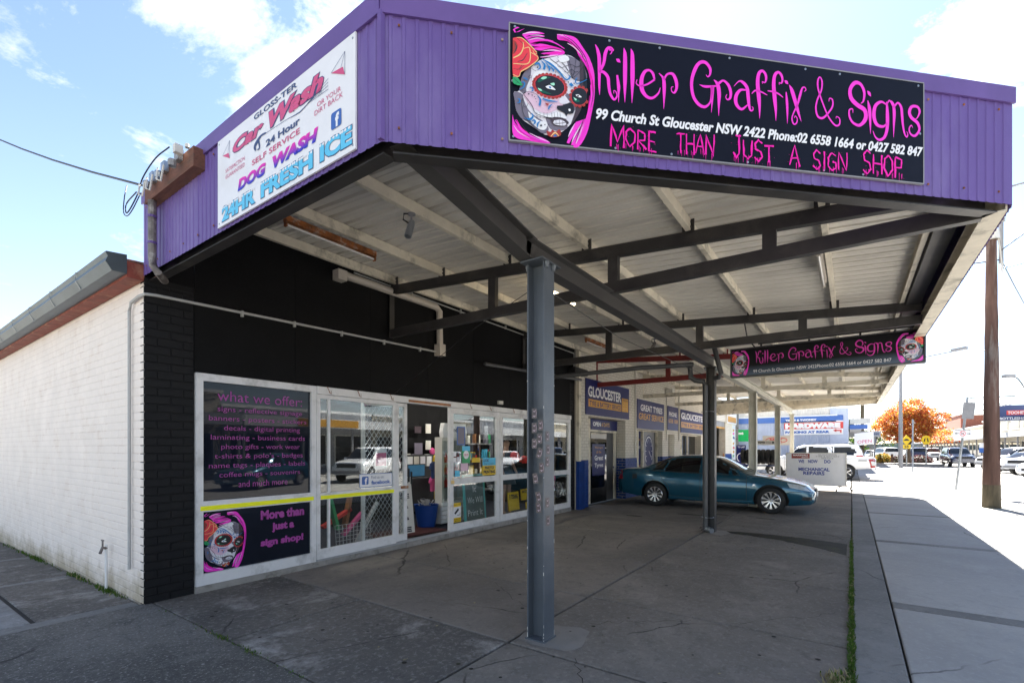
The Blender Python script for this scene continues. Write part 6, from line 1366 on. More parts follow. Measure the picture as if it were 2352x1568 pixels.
def pcar(kind, spec, x, y, rz, paint, label, cat='car'):
    z = -.12
    if kind not in protos:
        protos[kind], _ = build_car('parked_car', spec, label, cat, (x, y, z), R(rz), paint, G_, step=.11, detail=False); protos[kind]['pm'] = 1; del protos[kind]['pm']; return protos[kind]
    o = dupobj(protos[kind]); o.location = (x, y, z); o.rotation_euler = (0, 0, R(rz)); o['label'] = label; o['category'] = cat
    for ch in o.children:
        if ch.name.split('.')[0] in ('body', 'wing_mirror', 'door_handle'):
            ch.material_slots[0].link = 'OBJECT'; ch.material_slots[0].material = M[paint]
    return o
# opposite side, angled parking seen right of and behind the timber pole
pcar('hatch', HATCH, 39.6, -8.3, -50, 'carwhite', 'white hatchback at the right edge of the photo, nearest of the angled cars')
pcar('wagon', WAG, 43.6, -8.6, -50, 'carwhite', 'white wagon second from the right edge among the angled cars')
pcar('hatch', HATCH, 46.5, -8.2, -55, 'carsilver', 'silver hatchback just right of the timber pole base')
pcar('wagon', WAG, 52.0, -8.4, -60, 'carwhite', 'white wagon half hidden behind the timber pole, left of it')
pcar('wagon', WAG, 59, -8.3, 3, 'carnavy', 'dark blue and white four wheel drive driving towards the camera beside the leaning pole')
pcar('hatch', HATCH, 72, -9.6, 3, 'carsilver', 'silver car driving behind the dark four wheel drive')
pcar('wagon', WAG, 79, -6.3, 183, 'carnavy', 'dark navy wagon seen from behind beyond the garden bed')
pcar('wagon', WAG, 77, -2.4, 200, 'carwhite', 'white van like wagon left of the garden bed behind the grey light pole')
pcar('hatch', HATCH, 82, -1.2, 205, 'carsilver', 'silver hatchback left of the white wagon behind the yellow shrubs')
pcar('wagon', WAG, 88, -9.5, 2, 'carwhite', 'white utility facing the camera right of the navy wagon')
pcar('hatch', HATCH, 96, 1.5, 90, 'carwhite', 'small white car far down the near side past the conveyancing awning')
pcar('hatch', HATCH, 88, 2.0, 90, 'carsilver', 'small silver car far down the near side under the conveyancing awning')
pcar('wagon', WAG, 118, -11, 2, 'carsilver', 'distant silver car far along the street centre')
# reflected in the shop windows: parked across the road
pcar('wagon', WAG, 14.5, -8.6, -25, 'carwhite', 'white wagon parked opposite, seen in the sliding window reflection')
pcar('hatch', HATCH, 21.5, -8.6, -30, 'carsilver', 'silver hatchback parked opposite, seen in window reflections')
pcar('hatch', HATCH, 28.0, -8.6, -30, 'carwhite', 'white hatchback parked opposite, reflected in the glass right of the shop door')
pcar('wagon', WAG, 34.5, -8.4, -30, 'carnavy', 'dark wagon parked opposite, reflected in the right hand windows')
pcar('hatch', HATCH, 9.0, -8.6, -25, 'teal', 'dark car parked opposite, reflected in the printed window')
# ================================================================== BACKGROUND, OUR SIDE
k_ = 35/34
hw = thing('hardware_store', (40, 4, 0), 'pale blue corrugated hardware store wall with blue, red and white painted sign', 'shop building')
hf = Fr((35.0, 12, 0), (0, -1, 0))
Yc = .16; L2 = 12-Yc
mb = MB(); corrug(mb, hf, 5.2, L2-.9, 0, 3.35, pitch=.09, dp=.03); mb.build('iron_wall', 'corr_blue', hw)
mb = MB(); mb.box(34.98, 35.2, Yc, Yc+.9, 0, 4.03); mb.box(35.02, 46, Yc+.02, 12, 0, 3.3); mb.box(35.2, 46, Yc, 12, 3.3, 4.0); mb.build('block_wall', mat('pale_blue_block_wall', (.50, .55, .68), .7, var=.05), hw)
mb = MB(); mb.box(34.93, 34.99, .75, 8, 3.22, 3.58); mb.build('blue_band', 'band_blue', hw)
mb = MB(); mb.box(34.90, 35.02, .70, 8, 3.58, 3.66); mb.build('white_trim', 'white', hw)
mb = MB(); corrug(mb, Fr((35.05, 12, 0), (0, -1, 0)), 4, L2-.55, 3.66, 4.05, pitch=.09, dp=.03, topf=lambda x: 4.3-.02*x); mb.build('upper_sheet', 'corr_white', hw)
hs2 = Fr((34.93, 3.50, 2.44), (0, -1, 0)); y1 = 3.50-.40
hsn = thing('hardware_sign', (34.93, 2, 2.4), 'painted wall sign reading YATES & TWOMEY HARDWARE PARKING AT REAR', 'sign')
panel('sign_panel', hsn, hs2, 0, y1, .0, 1.16, .02, 'whitesign'); flat(hsn, [(0, .84), (y1, .84), (y1, 1.16), (0, 1.16)], hs2, 'band_blue', .003, 'blue_band'); flat(hsn, [(0, .36), (y1, .36), (y1, .76), (0, .76)], hs2, 'hw_red', .003, 'red_band')
lettering(hsn, 'YATES & TWOMEY', hs2, .06, .86, 1.75, .99, 'whiteP', bold=.06, d=.008); lettering(hsn, 'HARDWARE', hs2, .06, .39, y1-.14, .72, 'whiteP', bold=.09, d=.008); lettering(hsn, 'PARKING AT REAR', hs2, .06, .09, y1-.68, .25, 'band_blue', bold=.07, d=.008)
mb = MB(); mb.add([hs2.p(x, y, .008) for x, y in ((y1-.16, .10), (y1-.08, .10), (y1-.08, .28), (y1-.38, .28), (y1-.38, .20), (y1-.16, .20), (y1-.34, .33), (y1-.52, .24), (y1-.34, .15))], [(0, 1, 2, 3, 4, 5), (6, 7, 8)]); mb.build('arrow', 'hw_red', hsn)
# dark yard shed between tyre shop and hardware store
sh = thing('yard_shed', (34, 8, 0), 'dark grey corrugated yard shed with diagonal braces behind the tyre rack', 'shed')
sf = Fr((34.0, 12, 0), (0, -1, 0)); mb = MB(); corrug(mb, sf, 0, 6.0, 0, 4.2, pitch=.09, dp=.03); mb.build('iron_wall', 'corr_grey', sh)
mb = MB(); mb.bar((33.93, 9, 3.9), (33.93, 6, 2.9), .05, .05); mb.bar((33.93, 9, 1.6), (33.93, 6.1, 2.8), .05, .05); mb.bar((33.93, 6.05, 0), (33.93, 6.05, 4.2), .06, .06); mb.bar((33.93, 9, 2.2), (33.93, 6.05, 2.2), .05, .05); mb.build('brace', 'black_steel', sh)
gs = Fr((30.6, 5.42, 0), (0, -1, 0)); g_ = sign('green_sign', 'vivid green sign on the yard shed behind the cream columns', gs, 0, .55, 2.0, 2.68, 'green_sign')
lettering(g_, 'nt', gs, .02, 2.40, .28, 2.55, 'whiteP', bold=.04); lettering(g_, 'P', gs, .06, 2.28, .13, 2.34, 'navyP', bold=.02)
bs = Fr((25.6, 4.62, 0), (0, -1, 0)); b_ = sign('sandwich_board', 'blue sandwich board reading BUILT TO LAST behind the sedan', bs, 0, .42, .55, 1.76, 'tyre_blue', cat='sandwich board')
lettering(b_, 'TO LAST', bs, .06, 1.62, .38, 1.70, 'whiteP', bold=.04); mb = MB(); ribbon(mb, [(x, y, .035) for x, y in arc(.18, 1.15, .15, -60, 250, 14, .2)], bs, .004, 1); mb.build('logo_ring', 'whiteP', b_)
bs = Fr((24.6, 4.12, 0), (.15, -1, 0)); b_ = sign('sandwich_board', 'small leaning blue and white board beside the larger blue board', bs, 0, .24, .5, 1.2, 'tyre_blue', cat='sandwich board'); mb = MB(); ribbon(mb, [(x, y, .03) for x, y in arc(.12, .98, .08, 0, 360, 12, .12)], bs, .004, 1); ribbon(mb, [(.05, .6, .04), (.2, .75, .04)], bs, .004, 1); mb.build('logo_ring', 'whiteP', b_)
# letter board on wheels
mf = Fr((21.6, 2.10, .18), (0, -1, 0)); ms = thing('letter_board', (21.6, 1.1, 0), 'white wheeled letter board reading WE NOW DO MECHANICAL REPAIRS', 'letter board')
for i in range(8):
    panel('board_strip', ms, mf, .03, 1.93, .03+i*.150, .03+i*.150+.147, .03, 'whitesign')
mb = MB(); mb.box(21.632, 21.66, .16, 2.08, .19, 1.42)
for a, b, c, d_ in ((0, 1.96, 0, .03), (0, 1.96, 1.225, 1.25), (0, .03, .03, 1.225), (1.93, 1.96, .03, 1.225)): mb.prism([(a, c), (b, c), (b, d_), (a, d_)], mf.p(0, 0, -.03), mf.U, mf.W, mf.N, .045)
mb.build('board_frame', 'offwhite', ms)
flat(ms, [(.19, 1.03), (.79, 1.03), (.79, 1.21), (.19, 1.21)], mf, 'maroon', .004, 'maroon_label'); lettering(ms, 'MARSHALL', mf, .23, 1.12, .75, 1.185, 'whiteP', bold=.05, shear=.2, d=.006); lettering(ms, 'Batteries', mf, .53, 1.055, .75, 1.10, 'whiteP', bold=.02, d=.006)
for t_, a, b, y in (('GLOUCESTER', 1.06, 1.66, 1.155), ('TYRE & BATTERY', .98, 1.74, 1.085), ('SERVICE', 1.17, 1.55, 1.015)): lettering(ms, t_, mf, a, y, b, y+.052, 'grey', bold=0, d=.006)
for t_, a, b, y in (('WE', .42, .61, .855), ('NOW', .74, 1.05, .855), ('DO', 1.26, 1.46, .855), ('MECHANICAL', .42, 1.43, .55), ('REPAIRS', .58, 1.27, .40)): lettering(ms, t_, mf, a, y, b, y+.13, 'board_blue', bold=.03, d=.006)
mb = MB(); mb.tube([(21.6, .30, .20), (21.3, .45, .07)], .015, 6); mb.tube([(21.6, .17, .24), (21.55, -.02, .08)], .015, 6); mb.tube([(21.6, .45, .19), (21.55, -.02, .08)], .012, 6); mb.tube([(21.6, 1.9, .20), (21.4, 1.95, .07)], .015, 6); mb.build('legs', 'pipe_rusty', ms)
for x, y in ((21.3, .45), (21.53, -.02), (21.4, 1.95)):
    mb = MB(); mb.lathe([(0, -.02), (.05, -.02), (.055, 0), (.05, .02), (0, .02)], (x, y, .055), (0, 1, 0), 12); mb.build('castor', 'dgrey', ms, smooth=True)
# tyre rack with brand headers
tr = thing('tyre_rack', (22.6, 2.9, 0), 'dark blue tyre rack with TOYO TYRES header and black tyres behind the cream columns', 'rack')
mb = MB(); mb.bar((22.3, 2.53, 0), (22.3, 2.53, 1.95), .06, .09); mb.bar((22.3, 3.9, 0), (22.3, 3.9, 1.95), .06, .06); mb.bar((22.95, 2.53, 0), (22.95, 2.53, 1.9), .06, .06); mb.bar((22.3, 2.5, .88), (22.3, 3.9, .88), .07, .05); mb.bar((22.3, 2.5, .5), (22.3, 3.9, .5), .05, .05); mb.build('rack_frame', 'navyP', tr)
rf_ = Fr((22.26, 3.25, 1.74), (0, -1, 0)); panel('header', tr, rf_, 0, .68, 0, .19, .02, 'offwhite'); lettering(tr, 'TOYO', rf_, .05, .06, .32, .14, 'inkB', bold=.06, d=.004); lettering(tr, 'TYRES', rf_, .36, .06, .56, .135, 'grey', bold=0, d=.004); flat(tr, arc(.62, .1, .035, 0, 360, 10, .05), rf_, 'inkB', .004)
for i in range(7):
    t_ = thing('spare_tyre', (22.63, 2.66+i*.19, .92), '%s black tyre standing on the rack shelf, counted from its street end' % ['first', 'second', 'third', 'fourth', 'fifth', 'sixth', 'seventh'][i], 'tyre', 'tyres on the rack')
    mb = MB(); mb.lathe([(.19, -.08), (.25, -.09), (.30, -.075), (.315, -.04), (.315, .04), (.30, .075), (.25, .09), (.19, .08), (.19, -.08)], (22.63, 2.66+i*.19, 1.24), (0, 1, 0), 22); mb.build('carcass', 'rubber', t_, smooth=True)
mx = Fr((24.2, 3.28, 1.74), (0, -1, 0)); m_ = sign('maxxis_board'.replace('maxxis', 'brand'), 'cream board with orange oval logo above the tyre rack', mx, 0, 1.1, 0, .42, 'offwhite', cat='sign')
mb = MB(); ribbon(mb, [(x, y, .03) for x, y in arc(.55, .22, .42, 0, 360, 24, .12)], mx, .004, 1); mb.build('oval_ring', 'hw_red', m_); lettering(m_, 'MAX', mx, .27, .15, .80, .29, 'hw_red', bold=.08, shear=.15, d=.006)
mb = MB(); mb.bar((24.24, 3.2, 0), (24.24, 3.2, 1.75), .05, .05); mb.bar((24.24, 2.25, 0), (24.24, 2.25, 1.75), .05, .05); mb.build('posts', 'offwhite', m_)
for i, (x, y, z, m__) in enumerate(((22.6, 2.75, .0, 'wood'), (22.6, 3.3, 0, 'bark'), (23.0, 2.2, 0, 'cap_red'))):
    o = MB(); o.box(x-.2, x+.2, y-.15, y+.15, .01, .45 if i < 2 else .2); tag(o.build('storage_box', m__), ['orange brown carton under the tyre rack shelf', 'dark brown carton under the tyre rack shelf', 'small red box at the foot of the second cream column'][i], 'box')
wb = thing('wheel_stack', (24.0, 3.9, 0), 'pale wheel rim leaning beside the small blue board', 'wheel'); mb = MB(); mb.lathe([(.12, -.05), (.2, -.05), (.23, 0), (.2, .05), (.12, .05)], (24.0, 3.75, .55), (1, 0, 0), 18); mb.build('rim_ring', 'offwhite', wb, smooth=True)
# conveyancing awning and shops beyond
cv = thing('conveyancing_shop', (60, 3, 0), 'grey shop awning reading CONVEYANCING beyond the hardware store', 'shop building')
mb = MB(); mb.box(52, 66, -2.0, .05, 3.0, 3.08); mb.box(51.95, 52.02, -2.0, 1.2, 2.58, 3.1); mb.box(52, 66, -2.06, -2.0, 2.6, 3.1); mb.build('awning_fascia', 'wallgrey', cv)
mb = MB(); mb.box(53, 72, .6, 9, 0, 4.2); mb.build('wall', 'wallcream', cv)
mb = MB(); 
for x, y in ((52.1, -1.7), (58, -1.7), (64, -1.7)): mb.box(x, x+.12, y, y+.12, 0, 2.6)
mb.build('posts', 'grey', cv)
cf = Fr((51.93, -.15, 2.66), (0, -1, 0)); lettering(cv, 'CONVEYANCING', cf, .1, .08, 1.8, .28, 'navyP', bold=.04, d=.005)
s = sign('awning_sign', 'small navy sign hanging under the conveyancing awning', Fr((53, -.9, 2.1), (0, -1, 0)), 0, .9, 0, .35, 'navyP', cat='hanging sign')
s = sign('open_flag', 'white OPEN flag by the corner of the hardware store', Fr((36, -.15, 1.75), (0, -1, .12)), 0, .95, 0, .75, 'whitesign', cat='flag'); lettering(s, 'OPEN', Fr((36, -.15, 1.75), (0, -1, .12)), .15, .1, .85, .3, 'rosyP', bold=.0, d=.004)
s = sign('roof_sign', 'pale rectangular rooftop sign beyond the hardware store', Fr((46, .1, 3.5), (0, -1, 0)), 0, 1.3, 0, .42, 'offwhite', cat='sign')
mb = MB(); mb.box(40, 52, -.6, .1, 2.95, 3.15); mb.box(36, 52, .22, 9, 0, 3.6); mb.box(46.1, 46.2, -.5, -.4, 3, 3.6); o = mb.build('neighbour_shop', 'wallgrey'); tag(o, 'grey flat roofed shop between the hardware store and the conveyancing awning', 'shop building')
mb = MB(); mb.box(39.9, 40.0, -.9, .1, 2.9, 3.2); tag(mb.build('blue_awning', 'band_blue'), 'narrow blue awning edge right of the hardware wall', 'awning')
# ================================================================== POLES, SIGNS, TREES
wp = thing('timber_pole', (18.0, -3.08, 0), 'thick weathered red brown timber power pole at the kerb', 'power pole')
random.seed(8)
mb = MB(); pts = [(18.0+random.uniform(-.006, .006), -3.08+random.uniform(-.006, .006), z) for z in np.linspace(.62, 7.2, 16)]; mb.tube(pts, [.182-.0075*i/1.5 for i in range(16)], 20); mb.build('pole_shaft', 'polewood', wp, smooth=True)
mb = MB(); mb.tube([(18.0, -3.08, -.02), (18.0, -3.08, .3), (18.0, -3.08, .62)], [.195, .188, .183], 20); mb.build('pole_foot', 'polegrey', wp, smooth=True)
mb = MB(); mb.lathe([(.17, 0), (.15, .25), (.09, .3), (0, .3)], (18, -3.08, 7.2), n=12); mb.build('pole_cap', 'offwhite', wp)
mb = MB(); mb.tube([(18.2, -3.3, 6.6), (18.2, -3.3, 9.6)], .05, 8); mb.bar((18.2, -3.35, 8.6), (18.2, -3.9, 8.65), .04, .04); mb.lathe([(.05, 0), (.1, .03), (.05, .06), (.1, .09), (.05, .12)], (18.2, -3.3, 7.7), n=10); mb.build('steel_riser', 'grey', wp)
mb = MB(); mb.tube([(18.0, -3.2, 7.3), (18.1, -3.27, 6.9), (18.1, -3.3, 6.5), (18.2, -3.32, 6.35), (18.2, -3.34, 6.7)], .018, 6); mb.build('white_cable', 'offwhite', wp)
flat(wp, [(-.1, 0), (.0, 0), (.0, .13), (-.1, .13)], Fr((17.9, -2.90, 1.48), (.35, -.9, 0)), 'fbblue', .02, 'blue_tag'); flat(wp, [(-.1, .13), (.0, .13), (.0, .26), (-.1, .26)], Fr((17.9, -2.90, 1.48), (.35, -.9, 0)), 'whiteP', .02, 'white_tag')
mb = MB(); random.seed(2)
for _ in range(400): a = random.uniform(0, 6.28); r = random.uniform(.19, .42); x, y = 18+r*math.cos(a)*1.6, -3.08+r*math.sin(a); mb.add([(x, y, 0), (x+.012, y, 0), (x+.01, y+.01, .03)], [(0, 1, 2)])
tag(mb.build('pole_grass', 'grassm'), 'scrap of grass round the foot of the timber pole', 'grass', kind='stuff')
def wire(pts, r, lab):
    q = []
    for a, b in zip(pts, pts[1:]):
        a, b = V(a), V(b); L_ = (b-a).length; n = 10
        for i in range(n): t = i/n; p = a.lerp(b, t); p.z -= 4*t*(1-t)*L_*.018; q.append(p)
    q.append(V(pts[-1])); mb = MB(); mb.tube(q, r, 4); tag(mb.build('overhead_wire', 'black'), lab, 'wire', 'overhead power lines')
wire([(18.2, -3.3, 6.95), (-20, -9, 8.2)], .016, 'upper of two black cables meeting at the top of the timber pole'); wire([(18.2, -3.3, 6.45), (2, -30, 9)], .014, 'lower of two black cables meeting at the top of the timber pole')
wire([(14, 5.0, 6.3), (18.2, -3.3, 6.7), (50, -12, 9)], .014, 'black cable crossing behind the top of the timber pole')
for i, (a, b, l) in enumerate((((52, -3.2, 8.2), (30, -14, 9.0), 'long cable from the grey light pole to the right edge'), ((120, -4, 8), (34, -14, 7.7), 'faint cable sloping up to the right behind the timber pole'), ((120, -4, 7), (34, -14, 6.6), 'lower faint cable sloping up behind the timber pole'), ((115, -10, 7.8), (60, -16, 7.0), 'faint cable between distant poles right of the timber pole'))): wire([a, b], .035, l)
# service cable on the left
wire([(1.68, 5.5, 4.10), (1.07, 19.2, 10.7)], .011, 'twisted black service cable running off to the left edge')
_mk = mk; _sv = set(SPLIT); SPLIT.clear()
def mk(name, vs, fs, m, parent=None, **k): return _mk(name, [(v[0], v[1], v[2]) for v in vs], fs, m, parent, **k)
tm = thing('service_beam', (1.62, 4.9, 3.95), 'weathered timber beam with grey fuse boxes and wires on the left fascia end', 'timber beam')
mb = MB(); mb.bar((1.752, 4.47, 4.04), (1.752, 5.57, 4.04), .09, .165); mb.build('beam', 'timber', tm)
for i, y in enumerate((4.72, 5.02, 5.30)):
    mb = MB(); mb.box(1.668, 1.712, y-.04, y+.04, 4.07, 4.16); mb.lathe([(.03, -.06), (.035, -.02), (.025, 0)], (1.64, y, 4.06), n=8); mb.build('fuse_box', 'zinc' if i else 'grey', tm)
mb = MB(); mb.box(1.62, 1.68, 4.60, 4.65, 4.08, 4.15); mb.lathe([(0, .04), (.018, .03), (.018, 0)], (1.68, 4.52, 4.105), n=8); mb.build('insulator', 'offwhite', tm)
mb = MB()
for y in (4.95, 5.2, 5.38): mb.tube([(1.61, y, 4.05), (1.59, y-.04, 3.93), (1.60, y-.10, 3.90), (1.61, y-.14, 4.03)], .008, 5)
mb.build('white_wires', 'offwhite', tm)
mb = MB(); mb.tube(cr([(1.63, 4.75, 4.17), (1.61, 5.0, 4.15), (1.61, 5.3, 4.08), (1.63, 5.5, 4.0), (1.62, 5.68, 3.90), (1.62, 5.78, 3.90), (1.63, 5.80, 4.0), (1.65, 5.6, 4.06)], 5), .006, 5); mb.tube(cr([(1.64, 5.45, 4.0), (1.62, 5.6, 3.88), (1.62, 5.75, 3.86), (1.62, 5.85, 3.93), (1.63, 5.86, 4.08), (1.66, 5.9, 4.22)], 5), .005, 5)
mb.build('black_wires', 'black', tm)
mk = _mk; SPLIT.update(_sv)
mb = MB(); mb.tube([(1.72, 5.42, 3.95), (1.72, 5.42, 3.42), (1.72, 5.40, 3.33), (1.75, 5.36, 3.26), (1.85, 5.5, 3.24)], .034, 10); tag(mb.build('service_pipe', 'pipe_rusty', smooth=True), 'peeling grey service pipe strapped to the left fascia end', 'pipe')
mb = MB()
for z in (3.55, 3.80): mb.lathe([(.036, -.012), (.039, -.01), (.039, .01), (.036, .012)], (1.72, 5.42, z), n=10)
mb.build('pipe_straps', 'purple_flash', tm)
# light pole, sign poles
lp = thing('street_light', (50.5, -3.3, 0), 'tall tapered grey street light pole left of the orange tree', 'street light')
mb = MB(); mb.tube([(50.5, -3.3, 0), (50.5, -3.3, 9.3)], [.16, .09], 12); mb.build('pole', 'grey', lp, smooth=True)
mb = MB(); mb.tube([(50.5, -3.3, 8.7), (48.8, -6.5, 8.95)], .045, 6); mb.build('arm', 'grey', lp); mb = MB(); mb.bar((48.9, -6.2, 9.0), (48.5, -7.0, 9.06), .4, .2); mb.build('lamp_head', 'grey', lp)
lp2 = thing('street_light', (73, -15.5, 0), 'street lamp on a curved arm entering from the right edge', 'street light')
mb = MB(); mb.tube(cr([(73.0, -15.5, 5.2), (72.75, -15.3, 7.0), (72.4, -14.85, 8.05), (72.0, -14.3, 8.95), (71.7, -13.9, 9.1)], 4), .06, 6); mb.build('arm', 'dgrey', lp2); mb = MB(); mb.bar((71.75, -13.95, 9.2), (71.2, -13.1, 9.2), .5, .32); mb.build('lamp_head', 'grey', lp2); mb = MB(); mb.tube([(73, -15.5, -.1), (73, -15.5, 5.25)], .09, 8); mb.build('pole', 'grey', lp2)
def post(name, x, y, h, r, lab, cat='post', m='zinc', dx=0, dy=0):
    t = thing(name, (x, y, 0), lab, cat); mb = MB(); mb.tube([(x, y, -.02), (x+dx, y+dy, h)], r, 8); mb.build('post', m, t, smooth=True); return t
post('sign_post', 41, -3.3, 3.5, .045, 'bare thin pale post between the yellow signs')
p = post('parking_sign', 24.9, -3.28, 3.55, .04, 'leaning grey pole with a white no standing arrow sign', 'street sign', dx=-.08, dy=-.32)
nf = Fr((24.72, -3.28, 2.02), (.55, -.83, -.03), (0, .04, 1)); nf = Fr((24.60, -3.16, 2.02), (.50, -.86, -.03), (.02, -.05, 1))
panel('sign_plate', p, nf, 0, .66, 0, .30, .01, 'whitesign'); mb = MB(); ribbon(mb, [(x, y, .018) for x, y in arc(.33, .15, .095, 0, 360, 20)], nf, .003, 1); ribbon(mb, [(.27, .21, .014), (.39, .09, .014)], nf, .004, 1); mb.build('red_ring', 'redP', p)
lettering(p, 'N', nf, .29, .11, .37, .19, 'inkB', bold=.04, d=.0025); lettering(p, 'ALCOHOL FREE ZONE', nf, .06, .262, .60, .29, 'inkB', bold=.01)
for s_ in (-1, 1): mb = MB(); c0 = .33+s_*.2; mb.add([nf.p(x, y, .003) for x, y in ((c0-.06*s_, .142), (c0+.02*s_, .142), (c0+.02*s_, .118), (c0+.08*s_, .15), (c0+.02*s_, .182), (c0+.02*s_, .158), (c0-.06*s_, .158))], [tuple(range(7))]); mb.build('arrow', 'inkB', p)
mb = MB(); bp_ = Fr((24.68, -3.38, 2.72), (.50, -.86, -.03), (.02, -.1, 1)); mb.prism([(0, 0), (.42, 0), (.42, .62), (0, .62)], bp_.p(0, 0, .04), bp_.U, bp_.W, bp_.N, .012); mb.build('back_plate', 'grey', p)
p = post('speed_hump_sign', 57, -4.14, 2.5, .05, 'yellow diamond speed hump sign with a 25 plate', 'street sign'); df = Fr((56.93, -4.14, 0), (.55, -.835, 0))
mb = MB(); mb.prism([(0, 1.88), (.48, 2.36), (0, 2.84), (-.48, 2.36)], df.p(0, 0, -.02), df.U, df.W, df.N, .02); mb.build('diamond_plate', 'signyel', p); panel('speed_plate', p, df, -.38, .38, 1.56, 1.95, .02, 'signyel'); lettering(p, '25', df, -.2, 1.64, .2, 1.87, 'inkB', bold=.03, d=.004)
mk('hump_mark', [df.p(x, y, .004) for x, y in [(-.34, 2.30), (.34, 2.30), (.34, 2.33)]+arc(0, 2.33, .22, 0, 180, 10, .15)+[(-.34, 2.33)]], [tuple(range(15))], 'inkB', p)
p = post('crossing_sign', 60, -5.8, 2.4, .05, 'round yellow pedestrian crossing sign right of the diamond sign', 'street sign'); df = Fr((59.93, -5.8, 0), (.55, -.835, 0))
mb = MB(); mb.prism(arc(0, 2.39, .43, 0, 360, 24)[:-1], df.p(0, 0, -.02), df.U, df.W, df.N, .02); mb.build('round_plate', 'signyel', p); mb = MB(); mb.add([df.p(x, y, .004) for x, y in ((-.26, 2.22), (-.13, 2.22), (-.05, 2.57), (-.14, 2.57))], [(0, 1, 2, 3)]); mb.add([df.p(x, y, .004) for x, y in ((.26, 2.22), (.13, 2.22), (.05, 2.57), (.14, 2.57))], [(3, 2, 1, 0)]); mb.build('leg_marks', 'inkB', p)
post('power_pole', 60, -.9, 8.6, .16, 'grey green power pole beside the conveyancing awning', 'power pole', 'polegrey')
p = post('power_pole', 118, -11.5, 9.2, .18, 'distant timber power pole with two crossarms right of the orange tree', 'power pole', 'polewood'); mb = MB(); mb.bar((118, -13.2, 8.9), (118, -9.8, 8.9), .15, .15); mb.bar((118, -13.2, 7.2), (118, -9.8, 7.2), .12, .12); mb.build('crossarm', 'dgrey', p)
p = post('power_pole', 112, -19.5, 10.6, .18, 'distant pole whose crossarm shows right of the timber pole', 'power pole', 'polewood'); mb = MB(); mb.bar((112, -22, 10.2), (112, -16.5, 10.2), .15, .15); mb.bar((112, -21, 9.0), (112, -18, 9.0), .12, .12); mb.build('crossarm', 'dgrey', p)
def tree(name, base, blobs, n, size, mats, wts, lab, cat='tree', trunk=.18, limbs=True, seed=1):
    random.seed(seed); t = thing(name, base, lab, cat); b = V(base); mb = MB()
    top = V((sum(c[0] for c in blobs)/len(blobs), sum(c[1] for c in blobs)/len(blobs), b.z+1.9))
    mb.tube([b, b.lerp(top, .5)+V((.05, .03, 0)), top], [trunk, trunk*.8, trunk*.6], 10); mb.build('trunk', 'bark', t, smooth=True)
    if limbs:
        mb = MB()
        for c in blobs:
            p_ = V(c[:3]); mid = top.lerp(p_, .5)+V((random.uniform(-.2, .2), random.uniform(-.2, .2), .1)); mb.tube([top, mid, p_], [trunk*.4, trunk*.25, .03], 6)
            for _ in range(4): q = p_+V([random.uniform(-1, 1)*c[3+i]*.7 for i in range(3)]); mb.tube([mid, mid.lerp(q, .6), q], [trunk*.16, .03, .012], 4)
        mb.build('limbs', 'bark', t)
    vs, fs, mi = [], [], []; tot = sum(c[3]*c[4]*c[5] for c in blobs)
    for c in blobs:
        k = int(n*c[3]*c[4]*c[5]/tot)
        clumps = [[random.gauss(0, 1) for _ in range(3)] for _ in range(max(6, k//60))]
        for g in clumps:
            l = math.sqrt(sum(q*q for q in g)); rr = random.uniform(.55, 1.0)**.6
            for i in range(3): g[i] = g[i]/l*rr
        for _ in range(k):
            g = random.choice(clumps); sp = .17
            p_ = [c[i]+(g[i]+random.gauss(0, sp))*c[3+i] for i in range(3)]
            s_ = size*random.uniform(.6, 1.4); a = V((random.gauss(0, 1), random.gauss(0, 1), random.gauss(0, 1))).normalized(); u = a.orthogonal().normalized()*s_; w = a.cross(u).normalized()*s_*.7; P_ = V(p_); i0 = len(vs)
            vs += [P_-u, P_-w*.8, P_+u, P_+w*.8]; fs.append((i0, i0+1, i0+2, i0+3))
            mi.append(random.choices(range(len(mats)), wts)[0] if random.random() < .6 else (hash((round(g[0], 2), round(g[1], 2))) % len(mats)))
    mk('crown', vs, fs, mats, t, mis=mi); return t
tree('autumn_tree', (63.6, -4.9, 0), [(63.5, -4.3, 4.3, 2.1, 2.0, 1.5), (63.5, -4.9, 5.2, 1.9, 1.6, 1.5), (63.5, -2.9, 3.9, 1.5, 1.1, .9), (63.7, -3.6, 3.0, 1.5, 1.0, .8), (63.5, -5.7, 4.0, 1.7, 1.3, 1.3), (64.5, -7.1, 4.7, 1.3, 1.05, .9), (63.5, -5.2, 2.9, 1.5, 1.3, .7)], 15000, .095, ['leaf_o', 'leaf_r', 'leaf_y'], [5, 3, 3], 'big orange and yellow autumn tree in the garden bed', seed=5)
tree('autumn_tree', (92, -9.5, 0), [(92, -9.5, 3.4, 2.2, 2.6, 1.2)], 1500, .13, ['leaf_o', 'leaf_r', 'leaf_y'], [2, 2, 4], 'smaller pale orange tree low behind the big autumn tree', seed=6)
tree('bare_tree', (80, -2.4, 0), [(80, -2.6, 6.0, 1.6, 1.6, 1.3)], 500, .06, ['bark'], [1], 'sparse leafless tree above the left of the autumn tree', seed=9)
tree('green_tree', (86, 1.6, 0), [(86, 1.6, 4.6, 2.5, 2.2, 1.5)], 2500, .16, ['leaf_d', 'leaf_g'], [3, 1], 'dusty green tree above the conveyancing awning', seed=10)
tree('green_tree', (95, -2.5, 0), [(95, -2.5, 2.2, 2.5, 3, 1.6), (99, -1, 3.0, 2.5, 2.5, 1.6)], 2500, .16, ['leaf_d', 'leaf_g'], [2, 2], 'green tree low behind the left of the autumn tree', seed=11)
